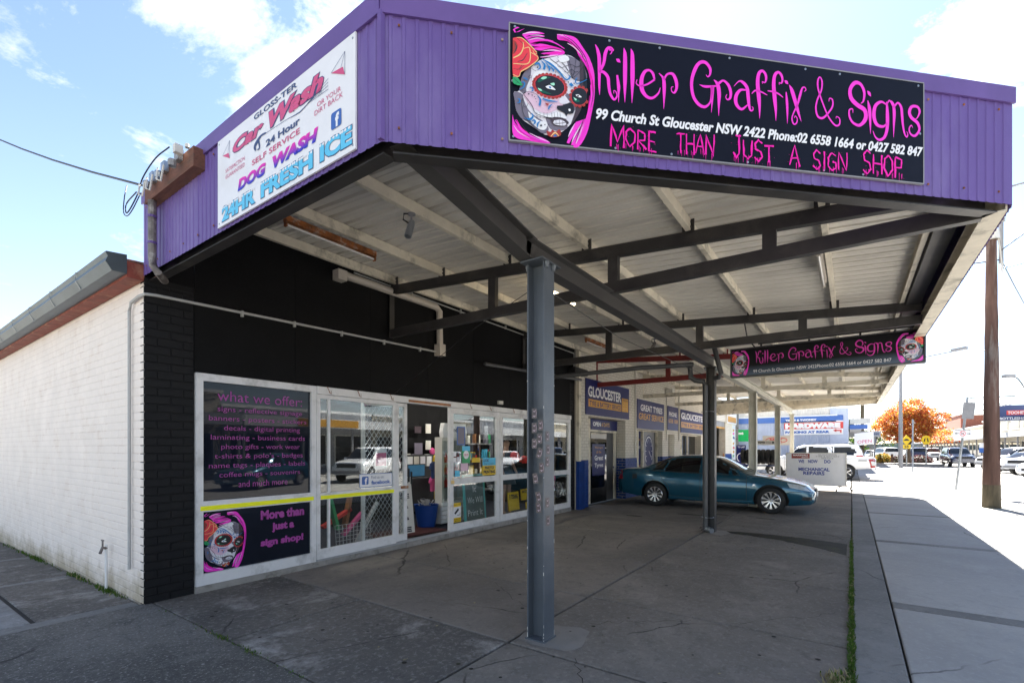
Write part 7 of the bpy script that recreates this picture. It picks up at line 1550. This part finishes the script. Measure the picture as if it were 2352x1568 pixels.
def shrub(x, y, rx, ry, h, n, mats, lab, seed, size=.05, z0=.1):
    random.seed(seed); vs, fs, mi = [], [], []; t = thing('shrub', (x, y, 0), lab, 'shrub', 'shrubs in the street garden bed')
    for _ in range(n):
        a = random.uniform(0, 6.28); e = math.acos(random.uniform(0, 1)); r = random.uniform(.72, 1.05); P_ = V((x+rx*r*math.cos(a)*math.sin(e), y+ry*r*math.sin(a)*math.sin(e), z0+h*r*math.cos(e)))
        d = V((random.gauss(0, 1), random.gauss(0, 1), random.gauss(0, 1))).normalized(); u = d.orthogonal().normalized()*size; w = d.cross(u).normalized()*size*.7; i0 = len(vs); vs += [P_-u, P_-w, P_+u, P_+w]; fs.append((i0, i0+1, i0+2, i0+3)); mi.append(random.randrange(len(mats)))
    mk('foliage', vs, fs, mats, t, mis=mi)
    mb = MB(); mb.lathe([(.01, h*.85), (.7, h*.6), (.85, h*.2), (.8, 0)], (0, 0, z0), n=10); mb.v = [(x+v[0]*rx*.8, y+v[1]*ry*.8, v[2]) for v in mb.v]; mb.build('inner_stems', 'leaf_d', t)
shrub(64.5, -2.7, 1.2, .9, .95, 2200, ['leaf_g', 'leaf_y'], 'bright green shrub at the left end of the garden bed', 1, .06)
shrub(65, -4.3, 1.5, 1.0, .75, 2200, ['leaf_p', 'leaf_d'], 'plum coloured hedge shrub behind the light pole', 2, .06); shrub(66, -5.9, 1.6, 1.1, .8, 2200, ['leaf_p', 'leaf_d', 'leaf_p'], 'dark plum hedge shrub at the right end of the bed', 3, .06)
shrub(72, .2, 1.6, 1.0, 1.0, 1800, ['leaf_y', 'leaf_g'], 'yellow flowering shrub near the power pole', 4, .07); shrub(70, -.6, 1.2, .8, .6, 1400, ['leaf_d', 'leaf_g'], 'dark low shrub in front of the yellow one', 5, .06)
mb = MB(); mb.box(61, 70, -7.2, -2.0, -.1, .08); tag(mb.build('garden_bed', 'kerb'), 'kerbed garden bed around the autumn tree', 'garden bed')
mb = MB(); mb.box(63.4, 63.6, -3.55, -3.35, .0, 1.0); tag(mb.build('bollard', 'polewood'), 'short dark timber bollard in the garden bed', 'bollard')
# ================================================================== OPPOSITE SIDE OF THE STREET
def shopfront(x0, x1, h, wall, lab, aw_=True, para=.5, trim='white', sign_m=None, txt=None, nwin=3, depth=9, awm='wallgrey', up=False, y0=-16.2):
    t = thing('street_shop', ((x0+x1)/2, y0-depth/2, 0), lab, 'shop building', 'shops across the street'); mb = MB(); mb.box(x0, x1, y0-depth, y0, -.1, h); mb.build('wall', wall, t)
    mb = MB(); mb.box(x0-.1, x1+.1, y0-.3, y0+.12, h, h+.15); mb.build('parapet_cap', trim, t)
    w = (x1-x0)/nwin
    for i in range(nwin):
        a = x0+i*w+.3; b = x0+(i+1)*w-.3; mb = MB(); mb.box(a, b, y0, y0+.05, .5, 2.5); o = mb.build('window', 'offwhite', t); mb = MB(); mb.box(a+.08, b-.08, y0+.05, y0+.06, .58, 2.42); mb.build('glass', 'carglass', o)
        if up: mb = MB(); mb.box(a+.4, b-.4, y0, y0+.05, 3.9, min(5.2, h-.4)); o = mb.build('window', 'offwhite', t); mb = MB(); mb.box(a+.48, b-.48, y0+.05, y0+.06, 3.98, min(5.1, h-.5)); mb.build('glass', 'carglass', o)
    if aw_:
        mb = MB(); mb.box(x0, x1, y0, y0+2.4, 3.05, 3.12); mb.box(x0, x1, y0+2.4, y0+2.48, 2.8, 3.35); mb.build('awning', awm, t)
        mb = MB(); 
        for i in range(nwin+1): xx = min(x1-.15, x0+i*w); mb.box(xx, xx+.12, y0+2.2, y0+2.32, 0, 2.85)
        mb.build('awning_posts', 'grey', t)
    if sign_m:
        fr = Fr(((x0+x1)/2+2, y0+2.5, 2.85), (-1, 0, 0)); panel('fascia_sign', t, fr, 0, 4, .02, .46, .02, sign_m)
        if txt: lettering(t, txt, fr, .3, .12, 3.7, .38, 'whiteP', bold=.03, d=.004)
    return t
shopfront(2, 12, 4.6, 'wallcream', 'cream shop opposite, reflected in the printed window', sign_m='navyP')
shopfront(12.1, 22, 3.9, 'wallgrey', 'grey shop opposite with a pale awning, reflected in the sliding window', awm='white', sign_m='amber')
shopfront(22.1, 33, 3.9, 'wallcream', 'pale cream shop opposite, reflected right of the shop door', awm='wallgrey')
shopfront(33.1, 45, 4.2, 'wallgrey', 'tall grey shop opposite, reflected in the right hand windows', awm='white')
shopfront(45.1, 60, 4.4, 'wallcream', 'low cream shop opposite beyond the tall grey one', awm='offwhite')
shopfront(60.1, 100, 5.5, 'wallcream', 'two storey cream verandah hotel right of the timber pole', awm='wallgrey', up=True, nwin=8)
shopfront(100.1, 118, 5.0, 'wallcream', 'cream shop with green band left of the timber pole', awm='offwhite', nwin=5, sign_m='green_sign')
shopfront(118.1, 135, 7.6, 'wallred', 'red brick two storey building with gable left of the timber pole', awm='offwhite', up=True, nwin=5, trim='wallred')
shopfront(135.1, 175, 6.2, 'wallred', 'far dark red brick hall behind the autumn tree', awm='wallgrey', nwin=8)
mb = MB(); mb.add([(60, -16, 5.65), (100, -16, 5.65), (100, -26, 5.65), (60, -26, 5.65), (66, -20, 7.4), (94, -20, 7.4)], [(0, 1, 5, 4), (1, 2, 5), (2, 3, 4, 5), (3, 0, 4)]); tag(mb.build('hotel_roof', 'roofgrey'), 'pale hipped roof on top of the two storey hotel', 'roof')
hb = Fr((86, -15.9, 6.1), (-1, 0, 0)); hb = Fr((75.0, -13.2, 4.7), (.25, -1, 0)); s = sign('billboard', 'navy hotel billboard with red label at the right edge', hb, 0, 3.0, 0, 1.7, 'navyP', cat='billboard'); lettering(s, 'BOTTLESHOP', hb, .3, .1, 2.8, .35, 'whiteP', bold=.03); flat(s, [(.9, .6), (2.8, .6), (2.8, 1.1), (.9, 1.1)], hb, 'hw_red', .004, 'red_label'); lettering(s, 'TOOHEYS', hb, 1.0, .68, 2.7, 1.02, 'whiteP', bold=.03, d=.008)
# near side shops far down the street
mb = MB(); mb.box(120, 170, 2, 14, -.1, 4.5); mb.box(118, 170, -1.5, 2, 2.9, 3.3); tag(mb.build('far_shops', 'wallcream'), 'row of cream shops far down the near side of the street', 'shop building')
# low hills far off
mb = MB(); vs = []; n = 60
for i in range(n+1):
    a = -1.25+2.9*i/n; d = 1400; vs.append((d*math.cos(a), d*math.sin(a), -5)); vs.append((d*math.cos(a), d*math.sin(a), 14+10*math.sin(i*.37)+6*math.sin(i*.91)))
o = mk('hills', vs, [(2*i, 2*i+1, 2*i+3, 2*i+2) for i in range(n)], mat('hazy_green_hill', (.20, .25, .25), .9, var=.15, vs=.01)); o['kind'] = 'structure'
# ================================================================== THINGS IN THE SHOP
SH[:] = [.28, 0, 0]
fr_ = thing('display_fridge', (6.95, 6.9, .08), 'white glass door drinks fridge just inside the shop door', 'fridge')
mb = MB(); mb.box(6.62, 7.3, 6.62, 6.80, .1, .55); mb.box(6.62, 7.3, 6.76, 6.80, .55, 1.75); mb.box(6.62, 6.68, 6.6, 6.76, .55, 1.75); mb.box(7.24, 7.3, 6.6, 6.76, .55, 1.75); mb.box(6.62, 7.3, 6.6, 6.8, 1.75, 1.82); mb.build('cabinet', 'offwhite', fr_)
mb = MB(); mb.prism([(0, 0), (.68, 0), (.70, .1), (.66, .28), (.02, .28), (-.02, .1)], (6.62, 6.66, 1.82), FX, UP, (0, -1, 0), .1); mb.build('header', 'white', fr_); lettering(fr_, 'Sandys', Fr((6.62, 6.55, 1.82), (1, 0, 0)), .16, .08, .5, .2, 'inkB', bold=.04)
mb = MB(); mb.box(6.62, 7.3, 6.58, 6.6, .6, 1.75); pane_ = mb.build('glass_door', 'glass', fr_)
mb = MB()
for z in (.8, 1.05, 1.3, 1.52): mb.box(6.7, 7.22, 6.63, 6.75, z, z+.015)
mb.build('shelves', 'grey', fr_)
random.seed(3); mb = MB()
for z in (.815, 1.065, 1.315): 
    for k in range(7): mb.lathe([(.03, 0), (.03, .13), (.012, .17), (.012, .2)], (6.74+k*.073, 6.68, z), n=6)
mb.build('bottles', 'cap_red', fr_)['kind'] = 'stuff'
mb = MB(); 
for k in range(5): mb.box(6.60, 7.28, 6.57, 6.615, .12+k*.085, .185+k*.085)
mb.build('vent_slats', 'white', fr_)
SH[:] = [.37, -.1, 0]
bn = thing('storage_bin', (6.25, 6.85, .08), 'royal blue plastic tub full of grey bags inside the doorway', 'bin')
mb = MB(); mb.lathe([(0, 0), (.17, 0), (.235, .42), (.25, .43), (.22, .42), (.16, .03)], (6.25, 6.85, .08), n=20); mb.build('tub', 'binblue', bn, smooth=True)
mb = MB(); random.seed(6)
for _ in range(26): a = random.uniform(0, 6.28); r = random.uniform(0, .17); x, y, z = 6.25+r*math.cos(a), 6.85+r*math.sin(a), .47+random.uniform(0, .12); s_ = .06; mb.add([(x+random.uniform(-s_, s_), y+random.uniform(-s_, s_), z+random.uniform(-s_, s_)) for _ in range(4)], [(0, 1, 2), (0, 2, 3), (0, 3, 1), (1, 2, 3)])
mb.build('bags', 'grey', bn)
SH[:] = [.15, 0, 0]
ab = thing('sale_board', (5.72, 6.35, .08), 'cream sandwich board with black letters and photos, half hidden by the open door', 'sandwich board')
af = Fr((5.42, 6.30, .12), (1, 0, 0), (0, .12, 1)); panel('board', ab, af, 0, .33, 0, .98, .02, 'offwhite')
for t_, z in (('SE', .87), ('SE', .60), ('E', .02)): lettering(ab, t_, af, .04, z, .26, z+.09, 'inkB', bold=.06)
for z in (.75, .66, .42, .22): flat(ab, [(.08, z), (.22, z+.01), (.2, z+.06), (.07, z+.05)], af, 'faceD', .003)
SH[:] = [0, 0, 0]
cbd = thing('chalkboard', (7.45, 6.2, .08), 'turquoise framed chalkboard reading You Think It We Will Print It', 'chalkboard')
cf_ = Fr((7.12, 6.18, .12), (1, 0, 0), (0, .08, 1)); panel('slate', cbd, cf_, .05, .61, .04, .92, .015, 'chalk')
for n_, (a, b, c, d_) in enumerate(((0, .05, 0, .96), (.61, .66, 0, .96), (.05, .61, 0, .04), (.05, .61, .92, .96))): panel('frame_rail', cbd, cf_, a, b, c, d_, .03, 'tealp')
for t_, a, b, z in (('You Think', .1, .56, .76), ('It', .28, .38, .60), ('We Will', .1, .56, .38), ('Print It', .09, .55, .13)): lettering(cbd, t_, cf_, a, z, b, z+.12, 'whiteP', bold=-.01, d=.004)
random.seed(21)
wallp = [('paper_notice', 7.90, 1.95, .16, .22, 'offwhite', 'upper white notice pinned to the dark wall inside the doorway'), ('paper_notice', 7.90, 1.57, .16, .21, 'offwhite', 'lower left white notice inside the doorway'), ('framed_certificate', 8.23, 1.57, .19, .22, 'grey', 'gold edged framed certificate inside the doorway'), ('photo_board', 7.55, 1.46, .24, .26, 'faceG', 'dark photo collage left inside the doorway'), ('photo_board', 7.55, 1.95, .2, .15, 'faceD', 'small reddish photo high inside the doorway')]
for nm, x, z, w, h, m_, lab in wallp: s = sign(nm, lab, Fr((x, 8.07, z), (1, 0, 0)), 0, w, 0, h, m_, cat='notice')
mb = MB(); mb.box(4.6, 10.2, 8.2, 8.3, .08, 2.7); mb.build('partition', 'black_wall', shop)
mb = MB(); mb.lathe([(0, 0), (.09, .01), (.07, .05), (0, .06)], (8.17, 8.15, 1.53), (0, -1, 0), 10); tag(mb.build('paper_flower', 'pinkfab'), 'round pink paper flower on the dark inner wall', 'decoration')
SH[:] = [1.35, 0, .18]
cards = thing('card_rack', (6.1, 7.8, .08), 'rack of pale greeting cards above a monitor inside the doorway', 'card rack')
for i in range(5): mb = MB(); mb.box(5.72+i*.19, 5.87+i*.19, 7.78, 7.79, 1.02, 1.24); mb.build('card', ['whiteP', 'offwhite', 'faceW', 'whiteP', 'faceG'][i], cards)
mb = MB(); mb.box(5.7, 6.7, 7.8, 7.83, .08, 1.28); mb.build('rack_back', 'dgrey', cards)
SH[:] = [1.3, 0, .22]
mn = thing('monitor', (5.65, 7.4, .9), 'monitor with a blue screen on the counter inside the doorway', 'monitor'); mb = MB(); mb.box(5.42, 5.92, 7.4, 7.43, .78, 1.05); mb.build('case', 'dgrey', mn); panel('screen', mn, Fr((5.44, 7.395, .80), (1, 0, 0)), 0, .46, 0, .23, .004, mat('blue_screen', (.03, .10, .17), .3, emit=((.1, .35, .6), .03)))
mb = MB(); mb.box(5.3, 6.0, 7.3, 7.8, .7, .76); mb.box(5.3, 6.0, 7.32, 7.36, .08, .7); tag(mb.build('counter', 'dgrey'), 'dark shop counter under the monitor', 'counter')
def garment(x, y, z, w, h, m_, lab, arms=True):
    o = MB(); P_ = [(-.2*w, 0), (.2*w, 0), (.5*w, -.12*h), (.62*w, -.42*h), (.45*w, -.45*h), (.36*w, -.25*h), (.34*w, -h), (-.34*w, -h), (-.36*w, -.25*h), (-.45*w, -.45*h), (-.62*w, -.42*h), (-.5*w, -.12*h)]
    o.prism(P_, (x, y, z), FX, UP, (0, -1, 0), .07); tag(o.build('hanging_shirt', m_), lab, 'shirt', 'shirts hanging in the shop')
SH[:] = [0, 0, 0]
garment(7.58, 7.4, 1.48, .24, .5, 'signyel', 'yellow work shirt hanging beside the fridge'); garment(7.56, 7.4, .95, .24, .45, 'signyel', 'lower yellow work shirt beside the fridge'); garment(7.22, 7.15, 1.32, .22, .35, 'navyP', 'navy shirt hanging beside the yellow shirts'); garment(7.22, 7.2, 1.0, .16, .3, 'pinkfab', 'pink shirt hanging under the navy one'); garment(10.24, 6.1, .98, .2, .4, 'pinkfab', 'hot pink shirt in the last window behind the near column')
# window stickers, left of the chalkboard pane
wfp = Fr((0, YF-.004, 0), (1, 0, 0))
s = sign('window_poster', 'blue and yellow poster reading LOOK PHOTO PRINTING on the window', wfp, 7.30, 7.72, 1.07, 1.41, 'signyel', th=.002)
flat(s, [(7.30, 1.26), (7.72, 1.26), (7.72, 1.41), (7.30, 1.41)], wfp, 'cyanP', .001); lettering(s, 'LOOK', wfp, 7.32, 1.33, 7.5, 1.39, 'navyP', bold=.04, d=.002); lettering(s, 'PHOTO', wfp, 7.37, 1.18, 7.66, 1.245, 'inkB', bold=.05, d=.002); lettering(s, 'PRINTING', wfp, 7.33, 1.10, 7.70, 1.165, 'inkB', bold=.05, d=.002); lettering(s, 'Now available', wfp, 7.34, 1.27, 7.66, 1.32, 'navyP', bold=-.01, shear=.3, d=.002)
s = sign('window_poster', 'green show poster with a white oval above the photo printing poster', wfp, 6.70, 6.92, 1.32, 1.64, 'greenL', th=.002); flat(s, [(6.70, 1.55), (6.92, 1.55), (6.92, 1.64), (6.70, 1.64)], wfp, 'cyanP', .001); flat(s, arc(6.81, 1.48, .08, 0, 360, 14), wfp, 'whiteP', .0015); lettering(s, '2019', wfp, 6.75, 1.455, 6.87, 1.50, 'rosyP', bold=.03, d=.002)
s = sign('window_poster', 'blue edged notice high on the window beside the door', wfp, 6.56, 6.78, 1.66, 2.0, 'fbblue', th=.002); flat(s, [(6.58, 1.68), (6.76, 1.68), (6.76, 1.98), (6.58, 1.98)], wfp, 'faceG', .001)
s = sign('security_sticker', 'yellow and white SECURITY NOTICE camera sticker low beside the door', wfp, 6.46, 6.66, .25, .60, 'whitesign', th=.002)
for a, b in ((.25, .33), (.53, .60)): flat(s, [(6.46, a), (6.66, a), (6.66, b), (6.46, b)], wfp, 'signyel', .001)
lettering(s, 'SECURITY NOTICE', wfp, 6.475, .555, 6.645, .575, 'inkB', bold=.02, d=.002); lettering(s, 'SURVEILLANCE', wfp, 6.475, .295, 6.645, .315, 'inkB', bold=.02, d=.002); lettering(s, 'CAMERAS IN USE', wfp, 6.475, .265, 6.645, .285, 'inkB', bold=.02, d=.002)
flat(s, [(6.48, .42), (6.58, .50), (6.61, .47), (6.51, .39)], wfp, 'inkB', .002); flat(s, [(6.56, .37), (6.64, .37), (6.64, .42), (6.63, .42), (6.63, .38), (6.56, .38)], wfp, 'inkB', .002)
for x, z, w, h, m_, lab in ((6.46, 1.45, .07, .08, 'whiteP', 'topmost tiny white sticker beside the door stile'), (6.46, 1.35, .08, .08, 'whiteP', 'tiny white price sticker under the topmost one'), (6.56, 1.36, .07, .08, 'faceW', 'tiny grey sticker right of the price stickers'), (6.5, 1.08, .13, .11, 'cyanP', 'small pale blue sticker low on the sliding window'), (6.98, 1.33, .24, .09, 'signyel', 'small yellow black bumper sticker in the middle of the window'), (6.66, 1.18, .2, .14, 'faceP', 'round white and pink sticker cluster on the window')): sign('window_sticker', lab, wfp, x, x+w, z, z+h, m_, th=.002, cat='sticker')
s = sign('window_poster', 'red and white poster inside the mesh of the sliding window', Fr((0, YF+.02, 0), (1, 0, 0)), 4.72, 4.95, 1.28, 1.6, 'whitesign', th=.002); flat(s, [(4.73, 1.33), (4.94, 1.33), (4.94, 1.53), (4.73, 1.53)], Fr((0, YF+.018, 0), (1, 0, 0)), 'rosyP', .001)
lettering(shop, 'killergraffix.com.au', wfp, 4.42, 1.235, 4.98, 1.275, 'grey', bold=.0)
# mannequin, caps, signs in the middle window
SH[:] = [.55, 0, 0]
mq = thing('mannequin', (8.35, 6.5, .08), 'shop mannequin in a black dress standing in the right hand window', 'mannequin')
def skin_fig(name, J, E, m, parent, sub=2):
    me = bpy.data.meshes.new(name); me.from_pydata([j[:3] for j in J], E, []); o = bpy.data.objects.new(name, me); COL.objects.link(o)
    sk = o.modifiers.new('s', 'SKIN'); 
    for i, j in enumerate(J): me.skin_vertices[0].data[i].radius = (j[3], j[4] if len(j) > 4 else j[3])
    me.skin_vertices[0].data[0].use_root = True; ss = o.modifiers.new('u', 'SUBSURF'); ss.levels = sub; ss.render_levels = sub
    bpy.context.view_layer.update(); dg = bpy.context.evaluated_depsgraph_get(); ev = o.evaluated_get(dg); em = ev.to_mesh(); vs = [tuple(v.co) for v in em.vertices]; fs = [tuple(p.vertices) for p in em.polygons]; ev.to_mesh_clear(); bpy.data.objects.remove(o)
    return mk(name, vs, fs, m, parent, smooth='all')
J = [(8.35, 6.5, 1.0, .15, .11), (8.35, 6.5, 1.2, .12, .09), (8.35, 6.5, 1.42, .15, .10), (8.35, 6.5, 1.54, .06), (8.35, 6.49, 1.62, .05), (8.35, 6.48, 1.70, .075, .085), (8.35, 6.48, 1.78, .07, .08),
     (8.27, 6.5, .95, .085), (8.25, 6.5, .55, .055), (8.24, 6.5, .15, .035), (8.24, 6.44, .11, .03), (8.44, 6.5, .95, .085), (8.46, 6.5, .55, .055), (8.47, 6.5, .15, .035), (8.47, 6.44, .11, .03),
     (8.18, 6.5, 1.45, .045), (8.12, 6.5, 1.22, .036), (8.16, 6.42, 1.02, .026), (8.17, 6.4, .94, .03), (8.52, 6.5, 1.45, .045), (8.60, 6.48, 1.22, .036), (8.66, 6.42, 1.04, .026), (8.68, 6.4, .96, .03)]
skin_fig('figure', J, [(0, 1), (1, 2), (2, 3), (3, 4), (4, 5), (5, 6), (0, 7), (7, 8), (8, 9), (9, 10), (0, 11), (11, 12), (12, 13), (13, 14), (2, 15), (15, 16), (16, 17), (17, 18), (2, 19), (19, 20), (20, 21), (21, 22)], 'skin', mq)
mb = MB(); mb.lathe([(.13, .72), (.15, .6), (.13, .45), (.17, .25), (.24, 0), (.2, 0)], (8.35, 6.5, .78), n=18); mb.build('black_dress', 'black', mq, smooth=True)
mb = MB(); mb.lathe([(.15, 0), (.10, .03), (.09, .11), (0, .13)], (8.35, 6.48, 1.79), n=14); mb.build('hat', 'dgrey', mq, smooth=True)
SH[:] = [.22, 0, 0]
for x, z, r, lab in ((8.75, 1.38, .2, 'left red cap hanging in the right hand window'), (9.15, 1.28, -.2, 'right red cap hanging in the window beside the near column')):
    c_ = thing('cap', (x, 6.3, z), lab, 'cap', 'red caps in the window'); mb = MB(); mb.lathe([(.11, 0), (.115, .05), (.09, .11), (.04, .145), (0, .15)], (x, 6.3, z), n=14); mb.build('crown_panel', 'cap_red', c_, smooth=True)
    mb = MB(); mb.add([(x+.11*math.cos(a), 6.3-.10*math.sin(a)-(.0 if k == 0 else .10*math.sin(a)), z-(.0 if k == 0 else .03)) for k in (0, 1) for a in [i*.314 for i in range(11)]], [(i, i+1, i+12, i+11) for i in range(10)]); mb.build('peak', 'cap_red', c_)
SH[:] = [.38, 0, -.25]
for x, z, w, h, t_, lab in ((8.45, .42, .42, .42, '5 TONNE', 'yellow load limit sign leaning in the lower window'), (8.95, .62, .34, .26, 'NOTICE', 'yellow and white notice above the load limit sign'), (9.15, .40, .3, .16, 'BABY', 'small yellow sign at the right of the lower window')):
    g7 = Fr((x, 6.35, z), (1, 0, 0), (0, .1, 1)); s = sign('novelty_sign', lab, g7, 0, w, 0, h, 'signyel'); lettering(s, t_, g7, .04, h*.62, w-.04, h*.88, 'inkB', bold=.05, d=.004)
SH[:] = [.48, -.5, -.2]
rmc = thing('wheel_cover', (10.1, 6.5, .6), 'silver multi spoke wheel cover in the last shop window', 'wheel cover'); mb = MB(); mb.lathe([(.17, 0), (.21, .0), (.22, .02), (.20, .04), (.17, .03)], (10.1, 6.6, .75), (0, -1, 0), 24)
for i in range(10): a = i*.628; mb.bar((10.1+.03*math.cos(a), 6.58, .75+.03*math.sin(a)), (10.1+.18*math.cos(a), 6.58, .75+.18*math.sin(a)), .025, .02, (0, 1, 0))
mb.build('cover', 'chrome', rmc)
# basket of odds and ends behind the sliding window
SH[:] = [.27, 0, -.06]
bk = thing('wire_basket', (4.35, 6.5, .08), 'white wire basket of rolled vinyl and boards behind the sliding window', 'basket'); mb = MB()
for i in range(11): mb.bar((4.05+i*.06, 6.3, .12), (4.02+i*.066, 6.3, .5), .005, .005, (0, 1, 0))
for z in np.arange(.14, .51, .06): mb.bar((4.03, 6.3, z), (4.70, 6.3, z), .005, .005)
mb.build('wire_front', 'whiteP', bk)
for p_, q_, m_, lab in (((4.55, 6.5, .15), (4.85, 6.35, .78), 'whiteP', 'white roll leaning out of the wire basket'), ((4.2, 6.5, .4), (4.05, 6.5, .95), 'greenL', 'green board standing behind the wire basket'), ((4.3, 6.5, .3), (4.62, 6.45, .62), 'pinkfab', 'bundle of pink tissue in the wire basket'), ((4.0, 6.6, .45), (4.5, 6.6, .68), 'cap_red', 'red board lying across the wire basket'), ((4.4, 6.6, .4), (4.5, 6.6, .9), 'wood', 'brown board standing behind the pink tissue')):
    mb = MB(); mb.bar(p_, q_, .09, .05); tag(mb.build('rolled_stock', m_), lab, 'roll')
SH[:] = [0, 0, 0]
# wind chimes and hooks at the head rail
wc = thing('wind_chime', (7.55, 5.98, 2.0), 'silver tube wind chime hanging inside the window by the shop door', 'wind chime'); mb = MB()
for i in range(4): mb.tube([(7.50+i*.03, 6.0, 2.05), (7.50+i*.03, 6.0, 1.75+.03*i)], .008, 6)
mb.tube([(7.55, 6.0, 2.3), (7.55, 6.0, 2.05)], .002, 4); mb.build('tubes', 'chrome', wc)
mb = MB()
for x in (3.86, 4.35, 4.95, 6.85, 7.45, 8.25): mb.tube([(x, YF-.06, 2.44), (x+.01, YF-.075, 2.40), (x+.03, YF-.07, 2.36), (x+.06, YF-.065, 2.35), (x+.06, YF-.06, 2.39)], .0045, 5)
mb.build('rail_hooks', 'rust', shop)
# litter on the ground
random.seed(17)
mb = MB()
for _ in range(60):
    x = random.uniform(2.2, 12); y = random.uniform(.2, 5.6); r = random.uniform(.006, .02); a = random.uniform(0, 6); mb.add([(x+r*math.cos(a+t)*random.uniform(.5, 1.2), y+r*math.sin(a+t)*random.uniform(.4, 1), .004+random.uniform(0, .006)) for t in (0, 1.5, 3, 4.6)], [(0, 1, 2, 3)])
tag(mb.build('dry_leaves', 'strawm'), 'scattered dry leaf scraps and litter on the forecourt', 'leaf litter', kind='stuff')

random.seed(44)
sr = thing('stock_shelves', (8.6, 7.9, .08), 'dark wall shelves crowded with small coloured stock behind the right hand windows', 'shelves')
mb = MB()
for z in (.5, .9, 1.3, 1.7): mb.box(8.3, 10.1, 7.85, 8.15, z, z+.03)
mb.build('shelves', 'grey', sr)
for i in range(44):
    x = 8.35+random.random()*1.65; z = random.choice((.53, .93, 1.33, 1.73)); w = random.uniform(.05, .16); h = random.uniform(.08, .28); mb = MB(); mb.box(x, x+w, 7.88, 7.98, z, z+h); mb.build('stock_item', random.choice(['white', 'cap_red', 'signyel', 'cyanP', 'greenL', 'wood', 'pinkfab', 'offwhite', 'faceG', 'navyP']), sr)
sr = thing('stock_shelves', (7.3, 8.1, .08), 'low shelf of pale cards and small gifts on the dark inner wall through the doorway', 'shelves')
for i in range(40):
    x = 7.3+random.random()*1.5; z = random.choice((.55, .8, 1.05, 1.28)); w = random.uniform(.05, .14); h = random.uniform(.08, .2); mb = MB(); mb.box(x, x+w, 8.08, 8.16, z, z+h); mb.build('gift_item', random.choice(['white', 'faceG', 'pinkfab', 'offwhite', 'faceG', 'navyP', 'faceD']), sr)
sr = thing('stock_shelves', (4.5, 8.4, .08), 'deep rack of stock seen dimly behind the sliding window', 'shelves')
mb = MB()
for z in (.4, .8, 1.2, 1.6): mb.box(2.9, 4.5, 8.2, 8.5, z, z+.03)
mb.build('shelves', 'grey', sr)
for i in range(36):
    x = 2.95+random.random()*1.45; z = random.choice((.43, .83, 1.23, 1.63)); w = random.uniform(.06, .2); h = random.uniform(.08, .26); mb = MB(); mb.box(x, x+w, 8.22, 8.4, z, z+h); mb.build('stock_item', random.choice(['white', 'cap_red', 'greenL', 'wood', 'offwhite', 'faceG', 'navyP']), sr)
